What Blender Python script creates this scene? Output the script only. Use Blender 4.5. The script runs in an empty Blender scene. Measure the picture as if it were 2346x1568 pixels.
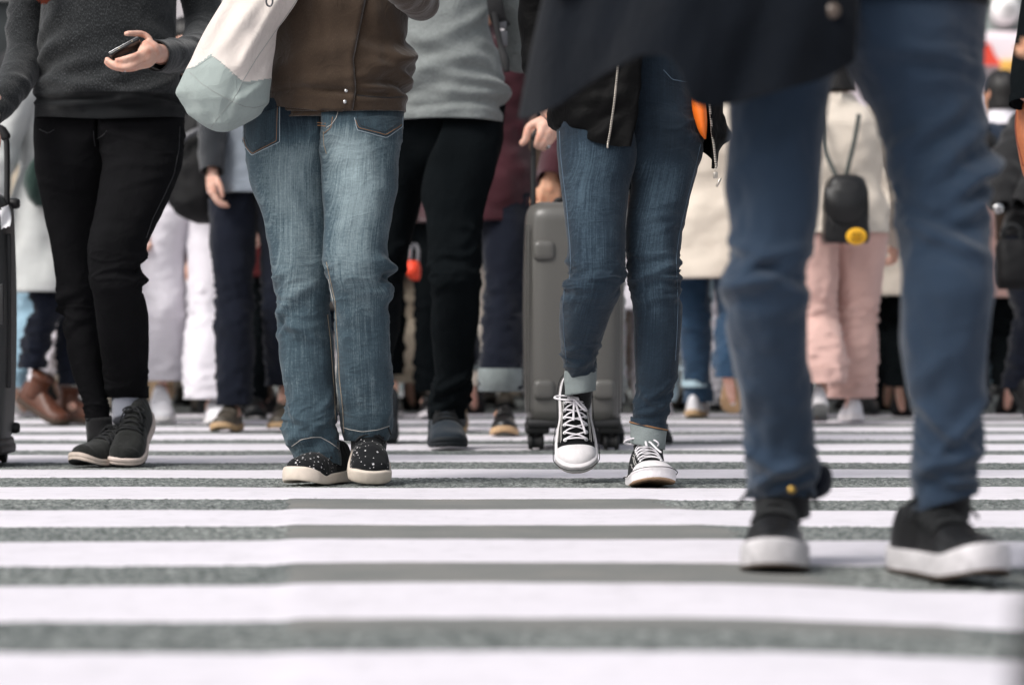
import bpy, math, random
import numpy as np
from mathutils import Vector, Matrix
from mathutils.bvhtree import BVHTree

random.seed(7)
RNG = np.random.RandomState(11)
SC = bpy.context.scene
COL = SC.collection
PI = math.pi
FPX, CXP, HOR, CH = 6420.0, 1173.0, 765.0, 0.375     # focal length, principal column, horizon row, lens height


def at(px, py, Y):
    """a point at distance Y that lies on the sight line measured in the photograph"""
    return np.array(((px - CXP) / FPX * Y, Y, CH - (py - HOR) / FPX * Y))


def gy(py):
    return FPX * CH / (py - HOR)


# ------------------------------------------------------------------ objects
def tag(o, label=None, cat=None, group=None, kind=None):
    if label: o['label'] = label
    if cat: o['category'] = cat
    if group: o['group'] = group
    if kind: o['kind'] = kind
    return o


LEGREC, SLVREC = [], []


def root(name, loc, label, cat, group=None, rz=0.0):
    LEGREC.clear(); SLVREC.clear()
    o = bpy.data.objects.new(name, None)
    COL.objects.link(o)
    o.location = loc
    o.rotation_euler = (0, 0, rz)
    o.empty_display_size = .1
    return tag(o, label, cat, group)


def wroot(o):
    """world offset of a (not rotated) root chain"""
    v = Vector((0, 0, 0))
    while o is not None:
        v = v + o.location
        o = o.parent
    return np.array(v)


class MB:
    """collects pieces of geometry for ONE mesh object"""
    def __init__(self):
        self.v, self.f, self.m, self.uv, self.n, self.fade = [], [], [], [], 0, []

    def add(self, v, f, mi=0, uv=None, fade=None):
        v = np.asarray(v, float).reshape(-1, 3)
        k = self.n
        self.v.append(v)
        if uv is None: uv = v[:, [0, 2]]
        self.uv.append(np.asarray(uv, float))
        self.fade.append(np.zeros(len(v)) if fade is None else np.asarray(fade, float))
        for q in f: self.f.append(tuple(int(i) + k for i in q))
        if np.isscalar(mi): self.m += [mi] * len(f)
        else: self.m += list(mi)
        self.n += len(v)
        return self

    def grid(self, R, closed=True, cap0=False, cap1=False, mi=0, uv=None, fade=None, flip=False):
        """R (n,m,3) rows of rings -> quads"""
        n, m, _ = R.shape
        f = []
        mm = m if closed else m - 1
        for i in range(n - 1):
            a, b = i * m, (i + 1) * m
            for j in range(mm):
                j2 = (j + 1) % m
                f.append((a + j, a + j2, b + j2, b + j) if not flip else (a + j, b + j, b + j2, a + j2))
        V = R.reshape(-1, 3)
        if uv is None:
            seg = np.linalg.norm(np.diff(R, axis=0), axis=2).mean(axis=1)
            vv = np.concatenate([[0], np.cumsum(seg)])
            per = np.linalg.norm(np.roll(R, -1, axis=1) - R, axis=2).sum(axis=1).mean()
            uu = np.linspace(0, per, m)
            U = np.stack(np.meshgrid(uu, vv), axis=-1).reshape(-1, 2)
        else: U = uv.reshape(-1, 2)
        V = list(V); U = list(U); fd = None if fade is None else list(np.asarray(fade).reshape(-1))
        for flag, row in ((cap0, 0), (cap1, n - 1)):
            if flag:
                c = R[row].mean(axis=0)
                V.append(c); U.append(U[row * m])
                if fd is not None: fd.append(fd[row * m])
                ci = len(V) - 1
                for j in range(mm):
                    j2 = (j + 1) % m
                    a, b = row * m + j, row * m + j2
                    up = (row == 0) != flip
                    f.append((ci, b, a) if up else (ci, a, b))
        return self.add(np.array(V), f, mi, np.array(U), fd)

    def build(self, name, mats, parent=None, smooth=True, off=None):
        me = bpy.data.meshes.new(name)
        v = np.concatenate(self.v) if self.v else np.zeros((0, 3))
        if off is None: off = wroot(parent) if parent is not None else np.zeros(3)
        v = v - off
        me.from_pydata(v.tolist(), [], self.f)
        if not isinstance(mats, (list, tuple)): mats = [mats]
        for x in mats: me.materials.append(x)
        me.polygons.foreach_set('material_index', np.array(self.m, dtype=np.int32))
        me.polygons.foreach_set('use_smooth', np.full(len(self.f), smooth))
        li = np.zeros(len(me.loops), dtype=np.int32)
        me.loops.foreach_get('vertex_index', li)
        uv = np.concatenate(self.uv)[li]
        me.uv_layers.new(name='UVMap').data.foreach_set('uv', uv.astype(np.float32).ravel())
        fd = np.concatenate(self.fade)
        if np.any(fd != 0):
            at_ = me.attributes.new('wash', 'FLOAT', 'POINT')
            at_.data.foreach_set('value', fd.astype(np.float32))
        me.update()
        o = bpy.data.objects.new(name, me)
        COL.objects.link(o)
        if parent is not None: o.parent = parent
        return o

    def verts(self): return np.concatenate(self.v)

    def bvh(self):
        return BVHTree.FromPolygons([tuple(x) for x in self.verts()], self.f)


# ------------------------------------------------------------------ interpolation
def herm(tk, vk, t):
    """smooth monotone-ish interpolation through keys"""
    tk = np.asarray(tk, float); vk = np.asarray(vk, float); t = np.asarray(t, float)
    if len(tk) == 1: return np.full(len(t), vk[0])
    h = np.diff(tk); d = np.diff(vk) / h
    mth = np.zeros(len(tk))
    mth[0], mth[-1] = d[0], d[-1]
    for i in range(1, len(tk) - 1):
        if d[i - 1] * d[i] <= 0: mth[i] = 0
        else:
            w1, w2 = 2 * h[i] + h[i - 1], h[i] + 2 * h[i - 1]
            mth[i] = (w1 + w2) / (w1 / d[i - 1] + w2 / d[i])
    i = np.clip(np.searchsorted(tk, t, side='right') - 1, 0, len(h) - 1)
    s = np.clip((t - tk[i]) / h[i], 0, 1)
    return ((2 * s**3 - 3 * s**2 + 1) * vk[i] + (s**3 - 2 * s**2 + s) * h[i] * mth[i]
            + (-2 * s**3 + 3 * s**2) * vk[i + 1] + (s**3 - s**2) * h[i] * mth[i + 1])


def catmull(P, n):
    P = np.asarray(P, float)
    d = np.linalg.norm(np.diff(P[:, :3], axis=0), axis=1) + 1e-9
    t = np.concatenate([[0], np.cumsum(d)])
    s = np.linspace(0, t[-1], n)
    out = np.zeros((n, P.shape[1]))
    m = np.zeros_like(P)
    for i in range(len(P)):
        if i == 0: m[i] = (P[1] - P[0]) / d[0]
        elif i == len(P) - 1: m[i] = (P[-1] - P[-2]) / d[-1]
        else: m[i] = (P[i + 1] - P[i - 1]) / (d[i] + d[i - 1])
    k = np.clip(np.searchsorted(t, s, side='right') - 1, 0, len(d) - 1)
    u = ((s - t[k]) / d[k])[:, None]
    hh = d[k][:, None]
    return ((2 * u**3 - 3 * u**2 + 1) * P[k] + (u**3 - 2 * u**2 + u) * hh * m[k]
            + (-2 * u**3 + 3 * u**2) * P[k + 1] + (u**3 - u**2) * hh * m[k + 1])


def sst(a, b, x):
    t = np.clip((x - a) / (b - a), 0, 1)
    return t * t * (3 - 2 * t)


class WN:
    """cheap smooth noise: sum of random plane waves"""
    def __init__(self, freq, seed, k=14):
        r = np.random.RandomState(seed)
        d = r.normal(size=(k, 3)); d /= np.linalg.norm(d, axis=1)[:, None]
        self.k = d * np.asarray(freq) * r.uniform(.5, 1.5, (k, 1)) * 2 * PI
        self.p = r.uniform(0, 2 * PI, k); self.w = 1 / np.sqrt(k)

    def __call__(self, P):
        P = np.asarray(P, float)
        return (np.sin(P @ self.k.T + self.p).sum(axis=-1)) * self.w


# ------------------------------------------------------------------ lofts
def tube(path, rad, n=24, m=20, ref=(0, 0, 1), flat=None, sq=2.0, roll=0.0):
    """rings round a smooth path; rad (k,) or (k,2): half width across ref / along ref"""
    path = np.asarray(path, float)
    rad = np.asarray(rad, float)
    if rad.ndim == 0: rad = np.full((len(path), 2), float(rad))
    if rad.ndim == 1:
        if len(rad) == len(path): rad = np.stack([rad, rad], 1)
        else: rad = np.tile(rad, (len(path), 1))
    A = catmull(np.concatenate([path, rad], 1), n)
    C, R2 = A[:, :3], np.maximum(A[:, 3:5], 1e-5)
    T = np.gradient(C, axis=0); T /= np.linalg.norm(T, axis=1)[:, None] + 1e-12
    refv = np.asarray(ref, float)
    th = np.linspace(0, 2 * PI, m, endpoint=False) + roll
    c, s = np.cos(th), np.sin(th)
    if sq != 2.0:
        c = np.sign(c) * np.abs(c) ** (2 / sq); s = np.sign(s) * np.abs(s) ** (2 / sq)
    out = np.zeros((n, m, 3))
    prev = None
    for i in range(n):
        if prev is None:
            X = np.cross(refv, T[i])
            if np.linalg.norm(X) < 1e-4: X = np.cross((1, 0, 0.01), T[i])
        else: X = prev - T[i] * np.dot(prev, T[i])
        X /= np.linalg.norm(X); prev = X
        Yv = np.cross(T[i], X)
        out[i] = C[i] + R2[i, 0] * c[:, None] * X + R2[i, 1] * s[:, None] * Yv
    return out


def dome(R, k=4):
    """round both ends of a tube"""
    def end(r0, r1):
        c = r0.mean(0); d = c - r1.mean(0); d /= np.linalg.norm(d) + 1e-12
        rr = np.linalg.norm(r0 - c, axis=1).mean()
        o = []
        for i in range(1, k + 1):
            a = i / k * PI / 2 * .97
            o.append(c + (r0 - c) * math.cos(a) + d * rr * math.sin(a) * .9)
        return o
    a = end(R[0], R[1]); b = end(R[-1], R[-2])
    return np.concatenate([np.array(a[::-1]), R, np.array(b)])


def capsule(mb, path, rad, n=14, m=12, mi=0, **k):
    mb.grid(dome(tube(path, rad, n, m, **k)), True, True, True, mi)


def ring_pts(cx, cy, z, a, b, th, sq=2.0):
    c, s = np.cos(th), np.sin(th)
    if np.ndim(sq) or sq != 2.0:
        c = np.sign(c) * np.abs(c) ** (2 / sq); s = np.sign(s) * np.abs(s) ** (2 / sq)
    return np.stack([cx + a * c, cy - b * s, z + 0 * c], -1)


def folds_disp(folds, T, TH):
    """folds: (t0, th0, tw, amp, sig, slope) soft ridges (amp>0) or grooves on a loft"""
    d = np.zeros_like(T)
    for (t0, th0, tw, amp, sig, slope) in folds:
        dth = (TH - th0 + PI) % (2 * PI) - PI
        x = (T - t0 - slope * dth - 6 * np.sin(3 * dth + t0)) / sig
        d += amp * (np.exp(-x * x) - .45 * np.exp(-((x - 1.9) ** 2))) * np.exp(-(dth / tw) ** 2)
    return d


def knee_folds(t0, spread, n, amp, seed, px=1.0, th=None):
    r = random.Random(seed)
    out = []
    for i in range(n):
        out.append((t0 + r.uniform(-1, 1) * spread, r.uniform(0, 2 * PI) if th is None else r.choice(th) + r.uniform(-.5, .5),
                    r.uniform(.45, 1.0), amp * r.uniform(.45, 1.1), r.uniform(7, 15) * px, r.uniform(-22, 22) * px))
    return out


def trouser_leg(keys, side, n=150, m=64, folds=(), seed=1, wr=.0016, hemf=0, heml=0, hemrows=70, br=1.0, px=True,
                sq=2.15, wash=None, inner=True, fk=1.0, crease=()):
    """one trouser leg.  keys rows: (t, L, R, Y, D) in photograph pixels (px) or (t, cx, cy, z, a, D)
    D 1 = half of the hips, 0 = round leg.  side: +1 outer edge right, -1 left.  returns rings, theta, t, fade"""
    K = np.array([tuple(k) + (0,) * (5 - len(k)) if px else k for k in keys], float)
    t = np.linspace(K[0, 0], K[-1, 0], n)
    if px:
        L, Rr, Y, D = [herm(K[:, 0], K[:, j], t) for j in (1, 2, 3, 4)]
        s = Y / FPX
        cx, a, cy, z = ((L + Rr) / 2 - CXP) * s, (Rr - L) / 2 * s, Y, CH - (t - HOR) * s
        ppm = FPX / Y.mean()
    else:
        cx, cy, z, a, D = [herm(K[:, 0], K[:, j], t) for j in (1, 2, 3, 4, 5)]
        ppm = 1.0 / abs((z[-1] - z[0]) / (t[-1] - t[0]))
    th = np.linspace(-PI / 2, 1.5 * PI, m, endpoint=False)
    TH, TT = np.meshgrid(th, t)
    c, sn = np.cos(TH), np.sin(TH)
    e = 2 / sq
    cc = np.sign(c) * np.abs(c) ** e; ss = np.sign(sn) * np.abs(sn) ** e
    b = a * (br if np.isscalar(br) else np.interp(t, [q[0] for q in br], [q[1] for q in br]))
    X0 = cx[:, None] + a[:, None] * cc
    Y0 = cy[:, None] - b[:, None] * ss
    # half-pelvis form
    mid = cx - side * a
    out = np.maximum(c * side, 0)
    bh = np.maximum(a * 1.22, .06)
    XD = mid[:, None] + side * 2 * a[:, None] * out ** .9
    YD = cy[:, None] - bh[:, None] * np.sign(sn) * np.abs(sn) ** .85
    Dm = D[:, None]
    X = X0 * (1 - Dm) + XD * Dm
    Yy = Y0 * (1 - Dm) + YD * Dm
    d = fk * folds_disp(folds, TT, TH)
    Z = np.repeat(z[:, None], m, 1)
    P = np.stack([X, Yy, Z], -1)
    nz = WN((9, 9, 5), seed); nz2 = WN((24, 24, 15), seed + 50)
    d = d + wr * nz(P) + wr * .45 * nz2(P)
    if len(crease):
        rz = (1 - np.abs(np.tanh(1.6 * WN((7, 7, 17), seed + 7)(P)))) ** 2.2 - .25
        rz2 = (1 - np.abs(np.tanh(1.6 * WN((12, 12, 34), seed + 17)(P)))) ** 2.2 - .25
        for (tc, sp, am) in crease:
            d = d + am * np.exp(-((TT - tc) / sp) ** 2) * (rz + .5 * rz2) * (1 - .45 * np.maximum(sn, 0) ** 4)
    d *= (1 - .9 * Dm * (out < .02))
    XU, YU = X.copy(), Yy.copy()
    nx, ny = cc + 1e-9, -ss
    ln = np.sqrt(nx * nx + ny * ny)
    X = X + d * nx / ln; Yy = Yy + d * ny / ln
    # hem line
    w = sst(t[-1] - hemrows, t[-1], TT)
    Z = Z + w * (hemf / ppm * np.maximum(sn, 0) ** 1.5 + heml / ppm * c)
    P = np.stack([X, Yy, Z], -1)
    if inner:
        cen = P[-1].mean(0)
        rows = []
        for q, up in ((.985, -.0015), (.955, .004), (.94, .03), (.93, .06)):
            r = cen + (P[-1] - cen) * np.array((q, q, 1)); r[:, 2] = P[-1][:, 2] + up; rows.append(r)
        P = np.concatenate([P, np.array(rows)])
        t2 = np.concatenate([t, np.full(4, t[-1] + 1)])
    else: t2 = t
    ii = np.linspace(int(n * .06), int(n * .985) - 1, 16).astype(int)
    LEGREC.append((P[ii].mean(1), np.minimum(a[ii] * .55, .055) * np.interp(np.arange(16), [0, 10, 15], [1, 1, .72])))
    arc = np.concatenate([[0], np.cumsum(np.linalg.norm(np.diff(P, axis=0), axis=2).mean(1))])
    per = 2 * PI * a.mean()
    # cloth threads run straight down: across = place from side to side, not angle
    k0 = int(np.argmax(D <= .01)); cr_ = cx.copy(); cr_[:k0] = cx[k0]
    ext = len(P) - n
    cr_ = np.concatenate([cr_, np.full(ext, cr_[-1])]); cy_ = np.concatenate([cy, np.full(ext, cy[-1])])
    XU = np.concatenate([XU, np.repeat(XU[-1:], ext, 0)]); YU = np.concatenate([YU, np.repeat(YU[-1:], ext, 0)])
    UV = np.stack([XU - cr_[:, None] + .6 * (YU - cy_[:, None]) + seed * .37, np.repeat(arc[:, None], m, 1)], -1)
    F = np.zeros(P.shape[:2])
    if wash is not None:
        F = wash(np.repeat(t2[:, None], m, 1), np.repeat(th[None], len(t2), 0))
    return P, UV, F


def torso(keys, n=110, m=96, folds=(), seed=3, wr=.002, br=.62, px=True, sq=2.2, hem=True, hemf=0, top=False, noise=(7, 7, 6), fk=1.0):
    """a closed garment body.  keys (t, L, R, Y) in pixels or (t, cx, cy, z, a, b)"""
    K = np.array(keys, float)
    t = np.linspace(K[0, 0], K[-1, 0], n)
    if px:
        L, Rr, Y = [herm(K[:, 0], K[:, j], t) for j in (1, 2, 3)]
        s = Y / FPX
        cx, a, cy, z = ((L + Rr) / 2 - CXP) * s, (Rr - L) / 2 * s, Y, CH - (t - HOR) * s
        B = herm(K[:, 0], K[:, 4], t) if K.shape[1] > 4 else a * br
        ppm = FPX / Y.mean()
    else:
        cx, cy, z, a, B = [herm(K[:, 0], K[:, j], t) for j in (1, 2, 3, 4, 5)]
        ppm = 1
    th = np.linspace(-PI / 2, 1.5 * PI, m, endpoint=False)
    TH, TT = np.meshgrid(th, t)
    c, sn = np.cos(TH), np.sin(TH)
    e = 2 / sq
    cc = np.sign(c) * np.abs(c) ** e; ss = np.sign(sn) * np.abs(sn) ** e
    P = np.stack([cx[:, None] + a[:, None] * cc, cy[:, None] - B[:, None] * ss, np.repeat(z[:, None], m, 1)], -1)
    d = fk * folds_disp(folds, TT, TH) + wr * WN(noise, seed)(P) + wr * .4 * WN(np.array(noise) * 2.7, seed + 9)(P)
    ln = np.sqrt(cc ** 2 + ss ** 2) + 1e-9
    P[..., 0] += d * cc / ln; P[..., 1] -= d * ss / ln
    if hemf: P[..., 2] += sst(t[-1] - 60, t[-1], TT) * hemf / ppm * np.abs(c) ** 1.3
    if hem:
        cen = P[-1].mean(0); rows = []
        for q, up in ((.985, -.002), (.96, .004), (.94, .04)):
            r = cen + (P[-1] - cen) * np.array((q, q, 1)); r[:, 2] = P[-1][:, 2] + up; rows.append(r)
        P = np.concatenate([P, np.array(rows)])
    return P


def sleeve(path, rad, n=70, m=40, seed=5, wr=.002, folds=6, amp=.005, ref=(0, 0, 1), cuff=True):
    R = tube(path, rad, n, m, ref=ref)
    ii = np.linspace(int(n * .10), int(n * .95), 14).astype(int)
    SLVREC.append((R[ii].mean(1), np.linalg.norm(R[ii] - R[ii].mean(1, keepdims=True), axis=2).mean(1) * .58))
    c = R.mean(1, keepdims=True)
    nrm = R - c; ln = np.linalg.norm(nrm, axis=2, keepdims=True); nrm = nrm / ln
    th = np.linspace(0, 2 * PI, m, endpoint=False)
    TH, TT = np.meshgrid(th, np.arange(n))
    r = random.Random(seed)
    fl = [(r.uniform(.15, .9) * n, r.uniform(0, 6.28), r.uniform(.5, 1.2), amp * r.uniform(.4, 1), r.uniform(1.2, 2.4), r.uniform(-4, 4)) for _ in range(folds)]
    d = np.zeros(R.shape[:2])
    for (t0, th0, tw, am, sg, sl) in fl:
        dth = (TH - th0 + PI) % (2 * PI) - PI
        x = (TT - t0 - sl * dth) / sg
        d += am * (np.exp(-x * x) - .4 * np.exp(-(x - 1.8) ** 2)) * np.exp(-(dth / tw) ** 2)
    d += wr * WN((11, 11, 11), seed)(R)
    R = R + nrm * d[..., None]
    if cuff:
        cen = R[-1].mean(0); T = R[-1].mean(0) - R[-2].mean(0); T /= np.linalg.norm(T)
        rows = [cen + (R[-1] - cen) * q + T * u for q, u in ((.97, .002), (.9, .0), (.86, -.03))]
        R = np.concatenate([R, np.array(rows)])
    return R


def remesh(mb, name, mats, parent, voxel, smooth=2, off=None):
    """fuse overlapping pieces to one continuous skin"""
    o = mb.build(name, mats, parent, off=off)
    md = o.modifiers.new('r', 'REMESH'); md.mode = 'VOXEL'; md.voxel_size = voxel; md.use_smooth_shade = True
    if smooth:
        s = o.modifiers.new('s', 'SMOOTH'); s.factor = .5; s.iterations = smooth
    dg = bpy.context.evaluated_depsgraph_get()
    me = bpy.data.meshes.new_from_object(o.evaluated_get(dg))
    old = o.data
    o.modifiers.clear()
    o.data = me; me.name = name
    bpy.data.meshes.remove(old)
    me.polygons.foreach_set('use_smooth', np.full(len(me.polygons), True))
    return o


# ------------------------------------------------------------------ things laid on a surface
def hit(bvh, px, py):
    d = at(px, py, 1.0) - np.array((0, 0, CH))
    d /= np.linalg.norm(d)
    p, nn, i, dist = bvh.ray_cast(Vector((0, 0, CH)), Vector(d))
    if p is None: return None, None
    nn = np.array(nn)
    if np.dot(nn, d) > 0: nn = -nn
    return np.array(p), nn


def seams(bvh, items, parent, name='seam', step=5):
    for (mt, r, pl) in items:
        mb = MB(); seam(mb, bvh, pl, r, step=step)
        if mb.n: mb.build(name, mt, parent)


def dens(pl, step):
    pl = np.array(pl, float)
    d = np.linalg.norm(np.diff(pl, axis=0), axis=1)
    k = max(2, int(d.sum() / step) + 1)
    s = np.concatenate([[0], np.cumsum(d)])
    q = np.linspace(0, s[-1], k)
    return np.stack([np.interp(q, s, pl[:, j]) for j in range(pl.shape[1])], 1)


def seam(mb, bvh, pl, r=.0012, lift=.0004, step=5, mi=0, dash=0):
    pts = []
    segs = []
    for (x, y) in dens(pl, step):
        p, nn = hit(bvh, x, y)
        if p is None:
            if len(pts) > 1: segs.append(pts)
            pts = []; continue
        if pts and np.linalg.norm(p - pts[-1]) > .06:
            if len(pts) > 1: segs.append(pts)
            pts = []
        pts.append(p + nn * lift)
    if len(pts) > 1: segs.append(pts)
    for s in segs:
        if dash:
            for i in range(0, len(s) - 1, 2):
                mb.grid(tube([s[i], s[i + 1]], r, 2, 5), True, True, True, mi)
        else:
            mb.grid(tube(s, r, len(s), 6), True, True, True, mi)


def patch(mb, bvh, top, bot, nu=24, nv=16, lift=.002, mi=0):
    """a cloth patch lying on the surface between two polylines"""
    a, b = dens(top, 1), dens(bot, 1)
    ia = np.linspace(0, len(a) - 1, nu).round().astype(int); ib = np.linspace(0, len(b) - 1, nu).round().astype(int)
    G = np.zeros((nv, nu, 3)); ok = np.zeros((nv, nu), bool)
    for j in range(nu):
        for i in range(nv):
            q = a[ia[j]] * (1 - i / (nv - 1)) + b[ib[j]] * i / (nv - 1)
            p, nn = hit(bvh, *q)
            if p is None: continue
            ok[i, j] = True
            G[i, j] = p + nn * (lift if not (i in (0, nv - 1) or j in (0, nu - 1)) else -.001)
    I, J = np.nonzero(ok)
    for i, j in zip(*np.nonzero(~ok)):
        k = np.argmin((I - i) ** 2 + (J - j) ** 2); G[i, j] = G[I[k], J[k]]
    mb.grid(G, False, mi=mi)


def slab(mb, G, th=.003, mi=0, fade=None):
    """an open sheet (rows, cols, 3) given thickness"""
    du = np.gradient(G, axis=1); dv = np.gradient(G, axis=0)
    nn = np.cross(du, dv); nn /= np.linalg.norm(nn, axis=2, keepdims=True) + 1e-12
    A, B = G + nn * th / 2, G - nn * th / 2
    R = np.concatenate([A, B[:, ::-1]], axis=1)
    mb.grid(R, True, mi=mi)
    for row in (0, -1):
        n = G.shape[1]
        v = np.concatenate([A[row], B[row]])
        mb.add(v, [(j, j + 1, n + j + 1, n + j) for j in range(n - 1)], mi)


def rbox(mb, c, size, r=.01, ax=None, mi=0, k=3):
    """rounded box; ax = 3x3 rows of axes"""
    sx, sy, sz = np.array(size) / 2
    r = min(r, sx * .99, sy * .99, sz * .99)
    rows = []
    m = 4 * (k + 1)
    ang = []
    for q in range(4):
        for i in range(k + 1): ang.append((q, q * PI / 2 + i / k * PI / 2))
    prof = [(-sz, 0.0)] if False else []
    for i in range(k + 1):
        a = -PI / 2 + i / k * PI / 2
        prof.append((-sz + r + r * math.sin(a), r * math.cos(a)))
    for i in range(k + 1):
        a = i / k * PI / 2
        prof.append((sz - r + r * math.sin(a), r * math.cos(a)))
    sg = [(1, 1), (-1, 1), (-1, -1), (1, -1)]
    for (z, rr) in prof:
        row = []
        for q, a in ang:
            row.append(((sx - r) * sg[q][0] + rr * math.cos(a), (sy - r) * sg[q][1] + rr * math.sin(a), z))
        rows.append(row)
    R = np.array(rows)
    if ax is not None: R = R @ np.array(ax, float)
    mb.grid(R + np.array(c), True, True, True, mi)


def lathe(mb, prof, c, axis='z', m=24, mi=0):
    th = np.linspace(0, 2 * PI, m, endpoint=False)
    R = np.zeros((len(prof), m, 3))
    for i, (r, h) in enumerate(prof):
        if axis == 'z': R[i] = np.stack([r * np.cos(th), r * np.sin(th), 0 * th + h], 1)
        elif axis == 'x': R[i] = np.stack([0 * th + h, r * np.cos(th), r * np.sin(th)], 1)
        else: R[i] = np.stack([r * np.cos(th), 0 * th + h, r * np.sin(th)], 1)
    mb.grid(R + np.array(c), True, True, True, mi)


# ------------------------------------------------------------------ materials
def mat(name, base=(.5, .5, .5), rough=.8, metal=0, spec=.3, sheen=0):
    m = bpy.data.materials.new(name); m.use_nodes = True
    nt = m.node_tree; b = nt.nodes['Principled BSDF']
    b.inputs['Base Color'].default_value = (*base, 1)
    b.inputs['Roughness'].default_value = rough
    b.inputs['Metallic'].default_value = metal
    b.inputs['Specular IOR Level'].default_value = spec
    if sheen:
        b.inputs['Sheen Weight'].default_value = sheen
        b.inputs['Sheen Roughness'].default_value = .5
    return m, nt, b


def nd(nt, t, **k):
    x = nt.nodes.new(t)
    for a, v in k.items(): setattr(x, a, v)
    return x


def mapping(nt, scale, src='UV'):
    tc = nd(nt, 'ShaderNodeTexCoord'); mp = nd(nt, 'ShaderNodeMapping')
    nt.links.new(tc.outputs[src], mp.inputs['Vector'])
    mp.inputs['Scale'].default_value = scale
    return mp


def noise(nt, vec, scale=1, detail=3, rough=.6):
    n = nd(nt, 'ShaderNodeTexNoise')
    n.inputs['Scale'].default_value = scale; n.inputs['Detail'].default_value = detail; n.inputs['Roughness'].default_value = rough
    nt.links.new(vec.outputs[0], n.inputs['Vector'])
    return n


def ramp(nt, fac, stops):
    r = nd(nt, 'ShaderNodeValToRGB')
    e = r.color_ramp.elements
    while len(e) < len(stops): e.new(.5)
    for i, (p, c) in enumerate(stops):
        e[i].position = p; e[i].color = (*c, 1)
    nt.links.new(fac, r.inputs['Fac'])
    return r


def mixc(nt, fac, a, b, mode='MIX'):
    m = nd(nt, 'ShaderNodeMix', data_type='RGBA', blend_type=mode)
    for s, v in ((0, fac), (6, a), (7, b)):
        if hasattr(v, 'links') or hasattr(v, 'is_linked'): nt.links.new(v, m.inputs[s])
        elif s == 0: m.inputs[0].default_value = v
        else: m.inputs[s].default_value = (*v, 1)
    return m.outputs[2]


def bump(nt, b, h, strength=.3, dist=.001):
    n = nd(nt, 'ShaderNodeBump')
    n.inputs['Strength'].default_value = strength; n.inputs['Distance'].default_value = dist
    nt.links.new(h, n.inputs['Height']); nt.links.new(n.outputs[0], b.inputs['Normal'])
    return n


MATS = {}


def cloth(name, c, var=.18, weave=420, rough=.92, sheen=.25, big=9, heather=0, bumpd=.0008, rib=0):
    if name in MATS: return MATS[name]
    m, nt, b = mat(name, c, rough, spec=.18 if max(c) > .02 else .06, sheen=sheen if max(c) > .0085 else 0)
    c = np.array(c)
    v1 = mapping(nt, (1, 1, 1))
    n1 = noise(nt, v1, weave, 3); n2 = noise(nt, v1, big, 4)
    lo, hi = tuple(c * (1 - var)), tuple(np.minimum(c * (1 + var), 1))
    r1 = ramp(nt, n1.outputs['Fac'], [(.3, lo), (.7, hi)])
    col = mixc(nt, .5, r1.outputs[0], ramp(nt, n2.outputs['Fac'], [(.3, lo), (.7, hi)]).outputs[0])
    if heather:
        v3 = mapping(nt, (600, 160, 1)); n3 = noise(nt, v3, 1, 2)
        rr = ramp(nt, n3.outputs['Fac'], [(.52, (0, 0, 0)), (.72, (1, 1, 1))])
        col = mixc(nt, rr.outputs[0], col, tuple(np.minimum(c * (1 + heather) + .02 * heather, 1)))
    nt.links.new(col, b.inputs['Base Color'])
    h = n1.outputs['Fac']
    if rib:
        w = nd(nt, 'ShaderNodeTexWave'); w.inputs['Scale'].default_value = rib
        nt.links.new(v1.outputs[0], w.inputs['Vector'])
        bump(nt, b, w.outputs['Fac'], .6, .002)
    else: crumple(nt, b, bump(nt, b, h, .5, bumpd), .45, .008)
    MATS[name] = m
    return m


def denim(name, dark, mid, light, streak=1.0):
    m, nt, b = mat(name, mid, .9, spec=.15, sheen=.12)
    at_ = nd(nt, 'ShaderNodeAttribute', attribute_name='wash')
    v = mapping(nt, (330, 7, 1)); n1 = noise(nt, v, 1, 4, .65)         # vertical slub
    v2 = mapping(nt, (900, 120, 1)); n2 = noise(nt, v2, 1, 2)
    v3 = mapping(nt, (90, 300, 1)); n3 = noise(nt, v3, 1, 2)
    v4 = mapping(nt, (14, 9, 1)); n4 = noise(nt, v4, 1, 4)
    ma = nd(nt, 'ShaderNodeMath', operation='MULTIPLY_ADD')
    nt.links.new(n1.outputs['Fac'], ma.inputs[0]); ma.inputs[1].default_value = .75 * streak
    mb_ = nd(nt, 'ShaderNodeMath', operation='MULTIPLY_ADD')
    nt.links.new(n2.outputs['Fac'], mb_.inputs[0]); mb_.inputs[1].default_value = .45 * streak
    m4 = nd(nt, 'ShaderNodeMath', operation='MULTIPLY'); nt.links.new(n4.outputs['Fac'], m4.inputs[0]); m4.inputs[1].default_value = .45; nt.links.new(m4.outputs[0], mb_.inputs[2])
    nt.links.new(mb_.outputs[0], ma.inputs[2])
    mc = nd(nt, 'ShaderNodeMath', operation='MULTIPLY_ADD')
    nt.links.new(n3.outputs['Fac'], mc.inputs[0]); mc.inputs[1].default_value = .25 * streak
    nt.links.new(ma.outputs[0], mc.inputs[2])
    md = nd(nt, 'ShaderNodeMath', operation='ADD')
    nt.links.new(mc.outputs[0], md.inputs[0]); nt.links.new(at_.outputs['Fac'], md.inputs[1])
    mr = nd(nt, 'ShaderNodeMapRange')
    nt.links.new(md.outputs[0], mr.inputs['Value'])
    c0 = .225 + .725 * streak
    mr.inputs['From Min'].default_value = c0 - .42; mr.inputs['From Max'].default_value = c0 + .62
    r = ramp(nt, mr.outputs[0], [(.05, dark), (.45, mid), (1.0, light)])
    nt.links.new(r.outputs[0], b.inputs['Base Color'])
    crumple(nt, b, bump(nt, b, n2.outputs['Fac'], .5, .0006), .5, .007, (14, 14, 30))
    MATS[name] = m
    return m


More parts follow.
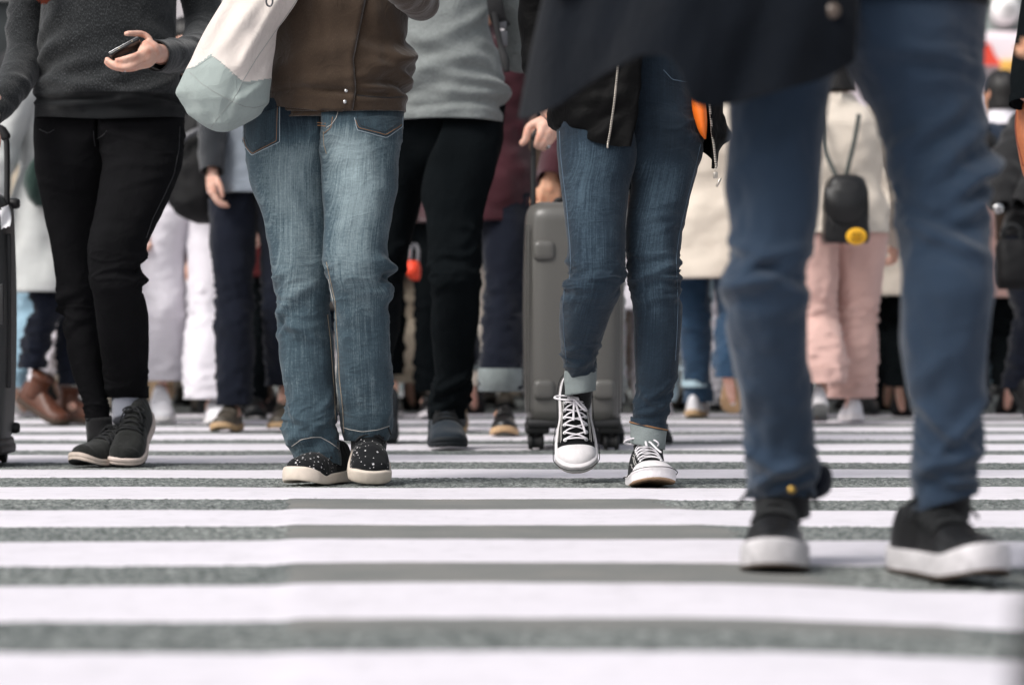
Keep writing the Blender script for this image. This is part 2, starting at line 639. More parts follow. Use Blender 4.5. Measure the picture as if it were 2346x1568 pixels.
def crumple(nt, b, src_bump, strength=.5, dist=.006, scale=(16, 26, 16)):
    """soft creases of worn cloth, under the weave"""
    v = mapping(nt, scale, 'Object')
    n = noise(nt, v, 1, 3, .5); n.inputs['Distortion'].default_value = .8
    m1 = nd(nt, 'ShaderNodeMath', operation='SUBTRACT'); nt.links.new(n.outputs['Fac'], m1.inputs[0]); m1.inputs[1].default_value = .5
    m2 = nd(nt, 'ShaderNodeMath', operation='ABSOLUTE'); nt.links.new(m1.outputs[0], m2.inputs[0])
    m3 = nd(nt, 'ShaderNodeMath', operation='POWER'); nt.links.new(m2.outputs[0], m3.inputs[0]); m3.inputs[1].default_value = .7
    k = nd(nt, 'ShaderNodeBump'); k.invert = True
    k.inputs['Strength'].default_value = strength; k.inputs['Distance'].default_value = dist
    nt.links.new(m3.outputs[0], k.inputs['Height'])
    nt.links.new(k.outputs[0], src_bump.inputs['Normal'])


def plain(name, c, rough=.5, metal=0, spec=.4, var=.12, scale=30, bumpd=0):
    if name in MATS: return MATS[name]
    m, nt, b = mat(name, c, rough, metal, spec)
    c = np.array(c)
    v = mapping(nt, (1, 1, 1), 'Object'); n = noise(nt, v, scale, 4)
    r = ramp(nt, n.outputs['Fac'], [(.3, tuple(c * (1 - var))), (.7, tuple(np.minimum(1, c * (1 + var))))])
    nt.links.new(r.outputs[0], b.inputs['Base Color'])
    if bumpd: bump(nt, b, n.outputs['Fac'], .5, bumpd)
    MATS[name] = m
    return m


def skin(name, c):
    if name in MATS: return MATS[name]
    m, nt, b = mat(name, c, .5, spec=.35)
    c = np.array(c)
    v = mapping(nt, (1, 1, 1), 'Object'); n = noise(nt, v, 45, 4); n2 = noise(nt, v, 300, 2)
    r = ramp(nt, n.outputs['Fac'], [(.3, tuple(c * (.98, .74, .68))), (.5, tuple(c)), (.7, tuple(np.minimum(1, c * (1.08, 1.12, 1.12))))])
    nt.links.new(r.outputs[0], b.inputs['Base Color'])
    b.inputs['Subsurface Weight'].default_value = .12
    b.inputs['Subsurface Radius'].default_value = (.01, .004, .002)
    b.inputs['Subsurface Scale'].default_value = .5
    bump(nt, b, n2.outputs['Fac'], .25, .0006)
    MATS[name] = m
    return m

# ================================================================== WORLD, LIGHT, CAMERA
SUN_EL, SUN_AZ = math.radians(46), math.radians(232)
w = bpy.data.worlds.new('World'); SC.world = w; w.use_nodes = True
nt = w.node_tree
bg = nt.nodes['Background']
sky = nt.nodes.new('ShaderNodeTexSky'); sky.sky_type = 'NISHITA'; sky.sun_disc = False
sky.sun_elevation = SUN_EL; sky.sun_rotation = SUN_AZ
sky.air_density = 1.0; sky.dust_density = 4.0; sky.ozone_density = 1.0
hs = nt.nodes.new('ShaderNodeHueSaturation'); hs.inputs['Saturation'].default_value = .32   # an overcast, nearly grey sky
nt.links.new(sky.outputs[0], hs.inputs['Color']); nt.links.new(hs.outputs[0], bg.inputs['Color'])
bg.inputs['Strength'].default_value = .13

sl = bpy.data.lights.new('sun', 'SUN'); sl.energy = 1.5; sl.angle = math.radians(22); sl.color = (1, .96, .92)
so = bpy.data.objects.new('sun', sl); COL.objects.link(so)
# the sun stands high, to the left of the crossing, behind thin cloud
sdir = Vector((math.cos(SUN_EL) * math.sin(SUN_AZ), math.cos(SUN_EL) * math.cos(SUN_AZ), math.sin(SUN_EL)))
so.rotation_euler = sdir.to_track_quat('Z', 'Y').to_euler(); so.location = (0, 0, 12)

cd = bpy.data.cameras.new('camera'); cam = bpy.data.objects.new('camera', cd); COL.objects.link(cam)
cam.location = (0, 0, CH); cam.rotation_euler = (PI / 2, 0, 0)
cd.sensor_width = 36; cd.lens = FPX / 2346 * 36; cd.clip_end = 400; cd.clip_start = .05
cd.shift_y = -(784 - HOR) / 2346
cd.dof.use_dof = True; cd.dof.focus_distance = 7.0; cd.dof.aperture_fstop = cd.lens / 1000 / .032; cd.dof.aperture_blades = 9
SC.camera = cam
vs = SC.view_settings
SC.display_settings.display_device = 'sRGB'
vs.view_transform = 'Standard'; vs.look = 'None'; vs.gamma = 1; vs.exposure = .5
SC.render.engine = 'CYCLES'
SC.cycles.use_denoising = True
SC.cycles.max_bounces = 6; SC.cycles.diffuse_bounces = 3; SC.cycles.transparent_max_bounces = 6
SC.cycles.sample_clamp_indirect = 6

# ================================================================== ROAD
NEAR = [.97, 1.87, 2.76, 3.672, 4.56, 5.47, 6.352, 7.318, 8.203, 9.05] + [9.95 + .9 * i for i in range(4)]
FAR = [1.53, 2.43, 3.29, 4.17, 5.07, 5.955, 6.84, 7.755, 8.69, 9.53] + [10.43 + .9 * i for i in range(4)]


def patch_lr(y):
    """left and right limit of the smooth mended strip at distance y"""
    return np.interp(y, [2.0, 3.4, 4.38, 5.35, 6.25, 6.5], [-.16, -.27, -.35, -.43, -.50, -.52]), \
        np.interp(y, [2.0, 3.4, 4.38, 5.35, 6.25, 6.5], [.78, .62, .47, .40, .335, .30])


def road_h(x, y):
    l, r = patch_lr(y)
    inside = sst(l - .03, l + .02, x) * (1 - sst(r - .02, r + .07, x)) * (1 - sst(6.42, 6.55, y))
    dip = -.012 * sst(.25, .75, x) * (1 - sst(3.9, 4.9, y))
    und = .0016 * np.sin(x * 2.3 + 1) * np.sin(y * 1.7) + .0008 * np.sin(x * 6.1 + y * 2)
    return .003 * inside + dip + und - .0


def gap_pos(y):
    """distance past the far edge of the last stripe and the length of that gap (negative on a stripe)"""
    y = np.asarray(y, float)
    i = np.clip(np.searchsorted(NEAR, y, side='right') - 1, 0, len(NEAR) - 2)
    f, n = np.array(FAR)[i], np.array(NEAR)[i + 1]
    return y - f, n - f


def in_gap(y):
    return gap_pos(y)[0] > 0


xs = np.concatenate([[-90, -40, -20, -10, -6, -4, -3, -2.4, -2.0, -1.8], np.arange(-1.7, 1.7, .0048), [1.8, 2.0, 2.4, 3, 4, 6, 10, 20, 40, 90]])
ys = [-60, -20, -8, -3, -1, 0, .8, 1.4]
y = 1.8
while y < 14:
    ys.append(y)
    g = in_gap(y)
    if 4.9 < y < 9.3 and g: y += .0065
    elif y < 4.9 and g: y += .012
    elif y < 9.3: y += .03
    else: y += .06
ys += [14.5, 15, 16, 18, 20, 24, 30, 40, 60, 120, 300]
ys = np.array(ys)
XX, YY = np.meshgrid(xs, ys)
PP = np.stack([XX, YY, 0 * XX], -1)
hN = np.zeros_like(XX)
for fr, amp, sd in ((70, .0016, 1), (125, .0011, 2), (28, .0010, 3)):
    hN += amp * WN((fr, fr, 1), sd, 18)(PP)
msk = in_gap(YY).astype(float)
fg, lg = gap_pos(YY)
msk *= sst(0, .02, fg) * (1 - sst(lg - .02, lg, fg))
pl, pr = patch_lr(YY)
inp = sst(pl - .015, pl + .015, XX) * (1 - sst(pr - .03, pr + .05, XX)) * (YY < 6.45) * (YY > 3.52)
msk *= (1 - .9 * inp) * (np.abs(XX) < 1.75) * (YY > 2) * (YY < 13.5)
ZZ = road_h(XX, YY) + np.clip(hN * 1.0 - .0004, -.006, .0020) * msk - .0022 * (1 - in_gap(YY))
road = MB(); road.grid(np.stack([XX, YY, ZZ], -1), False, uv=np.stack([XX, YY], -1))
m, nt, b = mat('asphalt', (.1, .1, .1), .95, spec=.2)
v = mapping(nt, (1, 1, 1))
vo = nd(nt, 'ShaderNodeTexVoronoi'); vo.inputs['Scale'].default_value = 85; nt.links.new(v.outputs[0], vo.inputs['Vector'])
na = noise(nt, v, 75, 3); nb = noise(nt, v, 240, 2); nc = noise(nt, v, 1.3, 4)
stone = ramp(nt, vo.outputs['Color'], [(.0, (.062, .072, .070)), (.5, (.165, .182, .176)), (.85, (.42, .44, .43))])
tar = ramp(nt, na.outputs['Fac'], [(.38, (.019, .022, .023)), (.56, (.215, .232, .226))])
c1 = mixc(nt, .5, stone.outputs[0], tar.outputs[0])
c2 = mixc(nt, .55, c1, ramp(nt, nc.outputs['Fac'], [(.3, (.62, .64, .64)), (.7, (1.18, 1.16, 1.12))]).outputs[0], 'MULTIPLY')
nt.links.new(c2, b.inputs['Base Color'])
bump(nt, b, nb.outputs['Fac'], .6, .002)
MATS['asphalt'] = m
ro = road.build('road', m); tag(ro, 'grey rough asphalt road under the crossing', kind='structure')

# mended strip
pt = MB(); yy = np.arange(3.52, 6.46, .03); nu = 60
G = np.zeros((len(yy), nu, 3))
for i, q in enumerate(yy):
    l, r = patch_lr(q)
    e1 = .006 * math.sin(q * 31) + .004 * math.sin(q * 83); e2 = .02 * math.sin(q * 17) + .012 * math.sin(q * 47 + 1)
    x = np.linspace(l + e1, r + e2, nu)
    G[i, :, 0] = x; G[i, :, 1] = q; G[i, :, 2] = road_h(x, np.full(nu, q)) + .0004
pt.grid(G, False, uv=G[..., :2])
m, nt, b = mat('mended_asphalt', (.2, .2, .19), .9, spec=.2)
v = mapping(nt, (1, 1, 1)); na = noise(nt, v, 5, 6); nb = noise(nt, v, 160, 3)
c = mixc(nt, .35, ramp(nt, na.outputs['Fac'], [(.3, (.15, .16, .154)), (.55, (.20, .20, .19)), (.75, (.25, .235, .218))]).outputs[0],
         ramp(nt, nb.outputs['Fac'], [(.3, (.10, .105, .10)), (.7, (.235, .235, .225))]).outputs[0])
nt.links.new(c, b.inputs['Base Color']); bump(nt, b, nb.outputs['Fac'], .3, .001)
o = pt.build('road_patch', m); tag(o, 'smooth grey mended strip of asphalt running along the crossing', kind='structure')

# white stripes, thick thermoplastic paint
m, nt, b = mat('road_paint', (.8, .77, .82), .75, spec=.25)
v = mapping(nt, (1, 1, 1)); na = noise(nt, v, 3, 6, .7); nb = noise(nt, v, 220, 3); nc = noise(nt, v, 16, 6, .75)
c = mixc(nt, .5, ramp(nt, na.outputs['Fac'], [(.3, (.60, .572, .612)), (.6, (.71, .678, .725))]).outputs[0],
         ramp(nt, nc.outputs['Fac'], [(.28, (.44, .425, .445)), (.5, (.71, .678, .725))]).outputs[0])
vc = nd(nt, 'ShaderNodeTexVoronoi', feature='DISTANCE_TO_EDGE'); vc.inputs['Scale'].default_value = 2.2
nw = noise(nt, v, 4, 4); vadd = nd(nt, 'ShaderNodeVectorMath', operation='ADD')
nt.links.new(v.outputs[0], vadd.inputs[0]); nt.links.new(nw.outputs['Color'], vadd.inputs[1]); nt.links.new(vadd.outputs[0], vc.inputs['Vector'])
nm = noise(nt, v, 1.1, 2)
ad = nd(nt, 'ShaderNodeMath', operation='ADD'); nt.links.new(vc.outputs['Distance'], ad.inputs[0])
mm = nd(nt, 'ShaderNodeMapRange'); mm.inputs['From Min'].default_value = .52; mm.inputs['From Max'].default_value = .62; mm.inputs['To Min'].default_value = .1; mm.inputs['To Max'].default_value = 0
nt.links.new(nm.outputs['Fac'], mm.inputs['Value']); nt.links.new(mm.outputs[0], ad.inputs[1])
cr = ramp(nt, ad.outputs[0], [(.002, (.3, .3, .31)), (.006, (1, 1, 1))])
c = mixc(nt, .8, c, cr.outputs[0], 'MULTIPLY')
nt.links.new(c, b.inputs['Base Color']); bump(nt, b, nb.outputs['Fac'], .25, .0008)
MATS['road_paint'] = m
for k, (y0, y1) in enumerate(zip(NEAR, FAR)):
    st = MB(); nx = 700
    x = np.linspace(-5, 5, nx) if y0 > 5 else np.linspace(-3, 3, nx)
    r1, r2 = np.random.RandomState(k + 20), np.random.RandomState(k + 60)

    def edge(r):
        e = np.zeros(nx)
        for f, a in ((1.1, .006), (3.7, .004), (17, .0028), (61, .002)):
            e += a * np.sin(x * f * r.uniform(.8, 1.2) + r.uniform(0, 6.3))
        return e
    en, ef = y0 + edge(r1), y1 + edge(r2)
    rows = []
    for q, dz in ((0, -.006), (0, .0006), (.012, .0014), (.1, .0016), (.2, .0016), (.3, .0016), (.4, .0016), (.5, .0016), (.6, .0016), (.7, .0016), (.8, .0016), (.9, .0016), (.988, .0014), (1, .0006), (1, -.006)):
        yy = en * (1 - q) + ef * q
        rows.append(np.stack([x, yy, road_h(x, yy) + dz], -1))
    R = np.array(rows); st.grid(R, False, uv=R[..., :2])
    o = st.build('crosswalk_stripe', m)
    tag(o, 'white painted stripe across the road', kind='structure')

# far pavement with kerb
pv = MB()
rbox(pv, (0, 36, .03), (160, 26, .16), .02)
o = pv.build('pavement', plain('pavement_stone', (.3, .29, .28), .9, scale=2)); tag(o, 'pale pavement beyond the crossing', kind='structure')

# ================================================================== BUILDINGS far behind the crowd
def building(name, label, x0, x1, y, h, wall, floors, win, shop=None, depth=9, band=None):
    r = root(name, ((x0 + x1) / 2, y, .11), label, 'building')
    b = MB(); W = x1 - x0; cx = (x0 + x1) / 2
    rbox(b, (cx, y + depth / 2, h / 2 + .11), (W, depth, h), .05); b.build('wall', wall, r)
    rw = MB(); rbox(rw, (cx, y + depth / 2 - .2, h + .3), (W + .4, depth + .4, .5), .06); rw.build('roof', wall, r)
    for f in range(floors):
        z = 4.4 + f * 3.2
        if z + 1.8 > h: break
        n = max(2, int(W / 2.4))
        for i in range(n):
            xx = x0 + (i + .5) * W / n
            fr = MB()
            for dx, dz, sx, sz in ((-.72, 0, .08, 1.7), (.72, 0, .08, 1.7), (0, .89, 1.52, .08), (0, -.89, 1.52, .08)):
                rbox(fr, (xx + dx, y - .03, z + dz), (sx, .12, sz), .01)
            fo = fr.build('window', plain('window_frame', (.45, .45, .46), .5), r)
            g = MB(); rbox(g, (xx, y - .012, z), (1.36, .03, 1.7), .005); g.build('pane', win, fo)
    if shop:
        for i, (a, c, z0, z1, mt, nm) in enumerate(shop):
            s = MB(); rbox(s, ((a + c) / 2, y - .12, (z0 + z1) / 2 + .11), (c - a, .2, z1 - z0), .03); s.build(nm, mt, r)
    return r


glass = plain('dark_glass', (.05, .06, .07), .12, spec=.6, scale=1)
pale = plain('pale_render', (.62, .58, .60), .85, scale=1.2, var=.06)
greyw = plain('grey_green_panel', (.30, .35, .33), .6, scale=1, var=.08)
darkw = plain('dark_brick', (.035, .04, .042), .8, scale=3, var=.3)
pinkw = plain('pale_pink_panel', (.80, .70, .74), .7, scale=1.5, var=.05)
redm = plain('red_sign', (.75, .07, .04), .5, scale=2, var=.08)
yelm = plain('yellow_sign', (.80, .45, .10), .5, scale=2)
Yb = 26.0
building('office_building', 'dark brick building with a pale ground floor behind the woman holding a phone', -14, -4.05, Yb, 18, darkw, 4, glass,
         [(-13.8, -4.2, .05, 2.3, pale, 'shop_front')])
building('shop_building', 'pale rendered building with shop windows behind the middle of the crowd', -3.95, 2.55, Yb + .6, 15, pale, 3, glass,
         [(-3.6, -.6, .3, 2.5, plain('shop_glass', (.32, .33, .33), .2, scale=.7, var=.3), 'shop_window'), (-.2, 2.3, .3, 2.5, plain('shop_glass', (.4, .4, .4), .2), 'shop_window')])
rb = building('corner_shop', 'grey green clad shop building with pale pink front behind the navy trousers', 2.65, 13, Yb, 13, greyw, 3, glass,
              [(2.7, 12.8, .05, 3.05, pinkw, 'shop_front')])
xs_ = lambda px, Y: (px - CXP) / FPX * Y
zs_ = lambda py, Y: CH - (py - HOR) / FPX * Y
sg = root('shop_sign', (xs_(2290, Yb), Yb - .3, zs_(120, Yb)), 'pale sign board with a red wedge and a yellow band hanging on the shop front', 'sign')
s = MB(); zt, zb2 = zs_(82, Yb - .35), zs_(152, Yb - .35)
rbox(s, (5.6, Yb - .3, (zt + zb2) / 2), (5.4, .14, zt - zb2), .02); s.build('board', pinkw, sg)
s = MB(); q = Yb - .385
x0, x1 = xs_(2240, q), xs_(2298, q)
pr_ = [(x0, zs_(150, q)), (x1, zs_(150, q)), (xs_(2280, q), zs_(128, q)), (xs_(2268, q), zs_(100, q)), (x0, zs_(96, q))]
n = len(pr_)
s.add([(a, q, c) for a, c in pr_] + [(a, q + .03, c) for a, c in pr_], [tuple(range(n))[::-1], tuple(range(n, 2 * n))] + [(i, (i + 1) % n, n + (i + 1) % n, n + i) for i in range(n)])
s.build('red_wedge', redm, sg, smooth=False)
s = MB(); rbox(s, (xs_(2320, q), q, zs_(150, q)), (.22, .05, .10), .01); s.build('yellow_band', yelm, sg)
s = MB(); rbox(s, (xs_(1938, q), q, zs_(150, q)), (.12, .05, .2), .01); s.build('red_wedge', redm, sg)
lm = root('wall_lamp', (xs_(2297, Yb), Yb - .2, zs_(28, Yb)), 'round pale lamp on the grey green wall at top right', 'lamp')
s = MB(); lathe(s, [(.0, -.16), (.09, -.15), (.13, -.08), (.135, 0), (.14, .15)], (xs_(2297, Yb), Yb - .15, zs_(28, Yb)), 'y'); s.build('lamp_glass', plain('lamp_glass', (.85, .82, .82), .3), lm)
s = MB(); lathe(s, [(.15, .0), (.16, .05), (.16, .15)], (xs_(2297, Yb), Yb - .15, zs_(28, Yb)), 'y'); s.build('lamp_base', plain('lamp_base', (.4, .4, .4), .4), lm)

# ================================================================== SHOES
class Shoe:
    """toe towards -y, ankle axis at the origin, ground at z 0"""
    def __init__(s, L=.255, w=1.0, soleh=.022, toeh=1.0, high=1.0, spring=.016, toew=1.0):
        s.L, s.w, s.soleh, s.spring = L, w, soleh, spring
        k = [0, .04, .12, .25, .42, .6, .74, .86, .94, .985, 1]
        s.kw = (k, np.array([.012, .024, .032, .036, .036, .044, .0485, .045 * toew, .034 * toew, .018 * toew, .006]) * w)
        s.kh = ([0, .05, .15, .28, .36, .48, .6, .72, .84, .93, .98, 1],
                np.array([.070, .082, .090, .094, .090, .076, .062, .051 * toeh, .043 * toeh, .034 * toeh, .022 * toeh, .010]) * np.array([high] * 5 + [1] * 7))

    def y(s, q): return .075 * s.L / .255 - q * s.L
    def zb(s, q): return s.spring * np.clip((q - .72) / .28, 0, 1) ** 2 + .006 * np.clip((.08 - q) / .08, 0, 1) ** 2
    def hw(s, q): return herm(*s.kw, np.atleast_1d(q))
    def hh(s, q): return herm(*s.kh, np.atleast_1d(q))

    def pt(s, q, ph, lift=0.0):
        """surface point: q heel..toe, ph 0..pi right..left over the top"""
        w_, h_ = float(s.hw(q)[0]) + lift, float(s.hh(q)[0]) + lift
        e = 2 / 2.5
        c, sn = math.cos(ph), math.sin(ph)
        x = w_ * np.sign(c) * abs(c) ** e
        z = h_ * np.sign(sn) * abs(sn) ** e if sn > 0 else sn * .004
        return np.array((x * (1 - .12 * max(sn, 0) * (q < .45)), s.y(q), s.zb(q) + s.soleh * .6 + z))

    def upper(s, mb, q0=0, q1=1, lift=0, n=56, mi=0, p0=None, p1=None, m=44, wr=.0012, seed=1):
        qs = np.linspace(q0, q1, n)
        if p0 is None:
            ph = np.linspace(-PI, PI, m, endpoint=False); closed = True
        else: ph = np.linspace(p0, p1, m); closed = False
        R = np.array([[s.pt(q, a, lift) for a in ph] for q in qs])
        d = wr * WN((16, 10, 16), seed)(R)
        cr = .0016 * np.exp(-((qs - .66) / .03) ** 2) - .0022 * np.exp(-((qs - .60) / .022) ** 2)
        R[..., 2] += (d + cr[:, None]) * (R[..., 2] > s.soleh * .8)
        R[..., 0] *= 1 + (d[..., None] * 6)[..., 0]
        mb.grid(R, closed, closed, closed, mi, flip=True)

    def outline(s, margin, n=64):
        qs = .5 - .5 * np.cos(np.linspace(0, PI, n))
        right = [(float(s.hw(q)[0]) + margin, s.y(q), q) for q in qs]
        left = [(-(float(s.hw(q)[0]) + margin), s.y(q), q) for q in qs[::-1]]
        o = np.array(right + left)
        cy = o[:, 1].mean(); k = 1 + margin / (s.L / 2)
        o[:, 1] = cy + (o[:, 1] - cy) * k
        return o

    def sole(s, mb, hfun, margin=.004, mi=0, bot=None, groove=0):
        o = s.outline(margin)
        q = o[:, 2]; zb = s.zb(q); H = np.array([hfun(a) for a in q])
        cx, cy = 0, o[:, 1].mean()
        rows = []
        prof = [(.90, 0), (.975, .0), (1.0, .12), (1.015, .35), (1.012, .5), (1.01, .75), (1.0, .93), (.985, 1.0), (.9, 1.0)]
        if groove: prof = [(.90, 0), (.975, .0), (1.0, .1), (1.012, .3), (1.012, .42), (.99, .46), (.99, .50), (1.012, .54), (1.012, .75), (1.0, .95), (.985, 1.0), (.9, 1.0)]
        for k, f in prof:
            rows.append(np.stack([o[:, 0] * k, cy + (o[:, 1] - cy) * (1 - (1 - k) * .5), zb + H * f], 1))
        R = np.array(rows)
        mb.grid(R, True, True, True, mi, flip=False)

    def lacing(s, mb, q0=.40, q1=.64, n=5, r=.0022, a0=.95, lift=.003, mi=0, cross=True):
        qs = np.linspace(q0, q1, n)
        for i, q in enumerate(qs):
            q2 = qs[min(i + 1, n - 1)]
            for d in ((1, -1) if cross else (1,)):
                p = []
                for u in np.linspace(0, 1, 9):
                    ph = PI / 2 + d * (a0 * (1 - 2 * u)) * (1 - .15 * i / n)
                    qq = q + (q2 - q) * u * (1 if cross else 0)
                    p.append(s.pt(qq, ph, lift + .0016 * math.sin(u * PI) * (1.6 if d > 0 else 1)))
                mb.grid(tube(p, r, 14, 7), True, True, True, mi)

    def bow(s, mb, q=.40, r=.0022, size=.03, mi=0, lift=.006, loops=((1, 1.0), (-1, 1.0)), ends=((.7, .05), (-.8, .045))):
        c = s.pt(q, PI / 2, lift)
        for d, k in loops:
            p = []
            for u in np.linspace(0, 1, 13):
                a = u * 2 * PI
                p.append(c + np.array((d * k * size * (1 - math.cos(a)) * .6, -.012 * math.sin(a) * k - .004, -.010 * (1 - math.cos(a)) * .5 + .002)))
            mb.grid(tube(p, r, 26, 7), True, True, True, mi)
        for d, ln in ends:
            p = [c, c + np.array((d * ln * .45, -.012, .003)), c + np.array((d * ln * .8, -.025, -.014)), c + np.array((d * ln * .95, -.034, -.03))]
            mb.grid(tube(p, r, 12, 7), True, True, True, mi)
        capsule(mb, [c + np.array((-.005, 0, 0)), c + np.array((.005, 0, .001))], .0045, 6, 8, mi)


Z0 = np.zeros(3)


def put_shoe(par, maker, toe, yaw=0, pitch=0, roll=0, L=.255, q=.85):
    """toe = world point (px,py at Y or xyz) under the ball of the foot"""
    R = Matrix.Rotation(math.radians(yaw), 3, 'Z') @ Matrix.Rotation(math.radians(roll), 3, 'Y') @ Matrix.Rotation(math.radians(pitch), 3, 'X')
    a = R @ Vector((0, .075 * L / .255 - q * L, 0))
    o = maker(par)
    loc = np.array(toe) - np.array(a) - wroot(par)
    o.location = loc; o.rotation_euler = R.to_euler()
    return o


def part(mb, name, mats, parent): return mb.build(name, mats, parent, off=Z0)


RUB = lambda: plain('cream_rubber', (.62, .54, .46), .6, scale=40, var=.08)
WRUB = lambda: plain('white_rubber', (.72, .69, .70), .55, scale=40, var=.10)
BLACKC = lambda: cloth('black_knit', (.011, .012, .013), .3, 700, sheen=.08)
BLK = lambda: plain('black_lace', (.009, .010, .011), .8)


def star_shoe(par, seed=1):
    s = Shoe(.25, 1.02, .022, 1.28, 1.0, .012, 1.06)
    u = MB(); s.upper(u, seed=seed)
    bv = u.bvh(); r = random.Random(seed)
    pts = []
    tries = 0
    while len(pts) < 74 and tries < 4000:
        tries += 1
        q, ph = r.uniform(.42, .985), r.uniform(.12, PI - .12)
        p = s.pt(q, ph)
        if all(np.linalg.norm(p - z) > .0075 for z in pts): pts.append(p)
    for i, p in enumerate(pts):
        loc, nn, _, _ = bv.find_nearest(Vector(p))
        loc, nn = np.array(loc), np.array(nn)
        if np.dot(nn, p - np.array((0, p[1], .03))) < 0: nn = -nn
        t1 = np.cross(nn, (0, 1, .3)); t1 /= np.linalg.norm(t1) + 1e-9; t2 = np.cross(nn, t1)
        big = i % 3 == 0
        k = 10 if big else 8
        ro_ = r.uniform(.0028, .0041) if big else r.uniform(.0010, .0015)
        a0 = r.uniform(0, 6)
        v = [loc + nn * .0009]
        for j in range(k):
            rr = ro_ * (.45 if (big and j % 2) else 1)
            a = a0 + j * 2 * PI / k
            v.append(loc + nn * .0006 + rr * (math.cos(a) * t1 + math.sin(a) * t2))
        u.add(v, [(0, 1 + j, 1 + (j + 1) % k) for j in range(k)], 1)
    o = u.build('shoe', [BLACKC(), plain('white_print', (.58, .56, .57), .85)], par, off=Z0)
    so_ = MB()
    s.sole(so_, lambda q: .025 + .010 * math.exp(-((q - .97) / .11) ** 2) + .010 * math.exp(-(q / .25) ** 2) - .005 * math.exp(-((q - .74) / .08) ** 2), .0050)
    part(so_, 'sole', RUB(), o)
    l = MB(); s.lacing(l, .36, .55, 4, .0020); s.bow(l, .36, .0020, .026, ends=((.9, .06), (-.7, .045)))
    part(l, 'laces', BLK(), o)
    return o


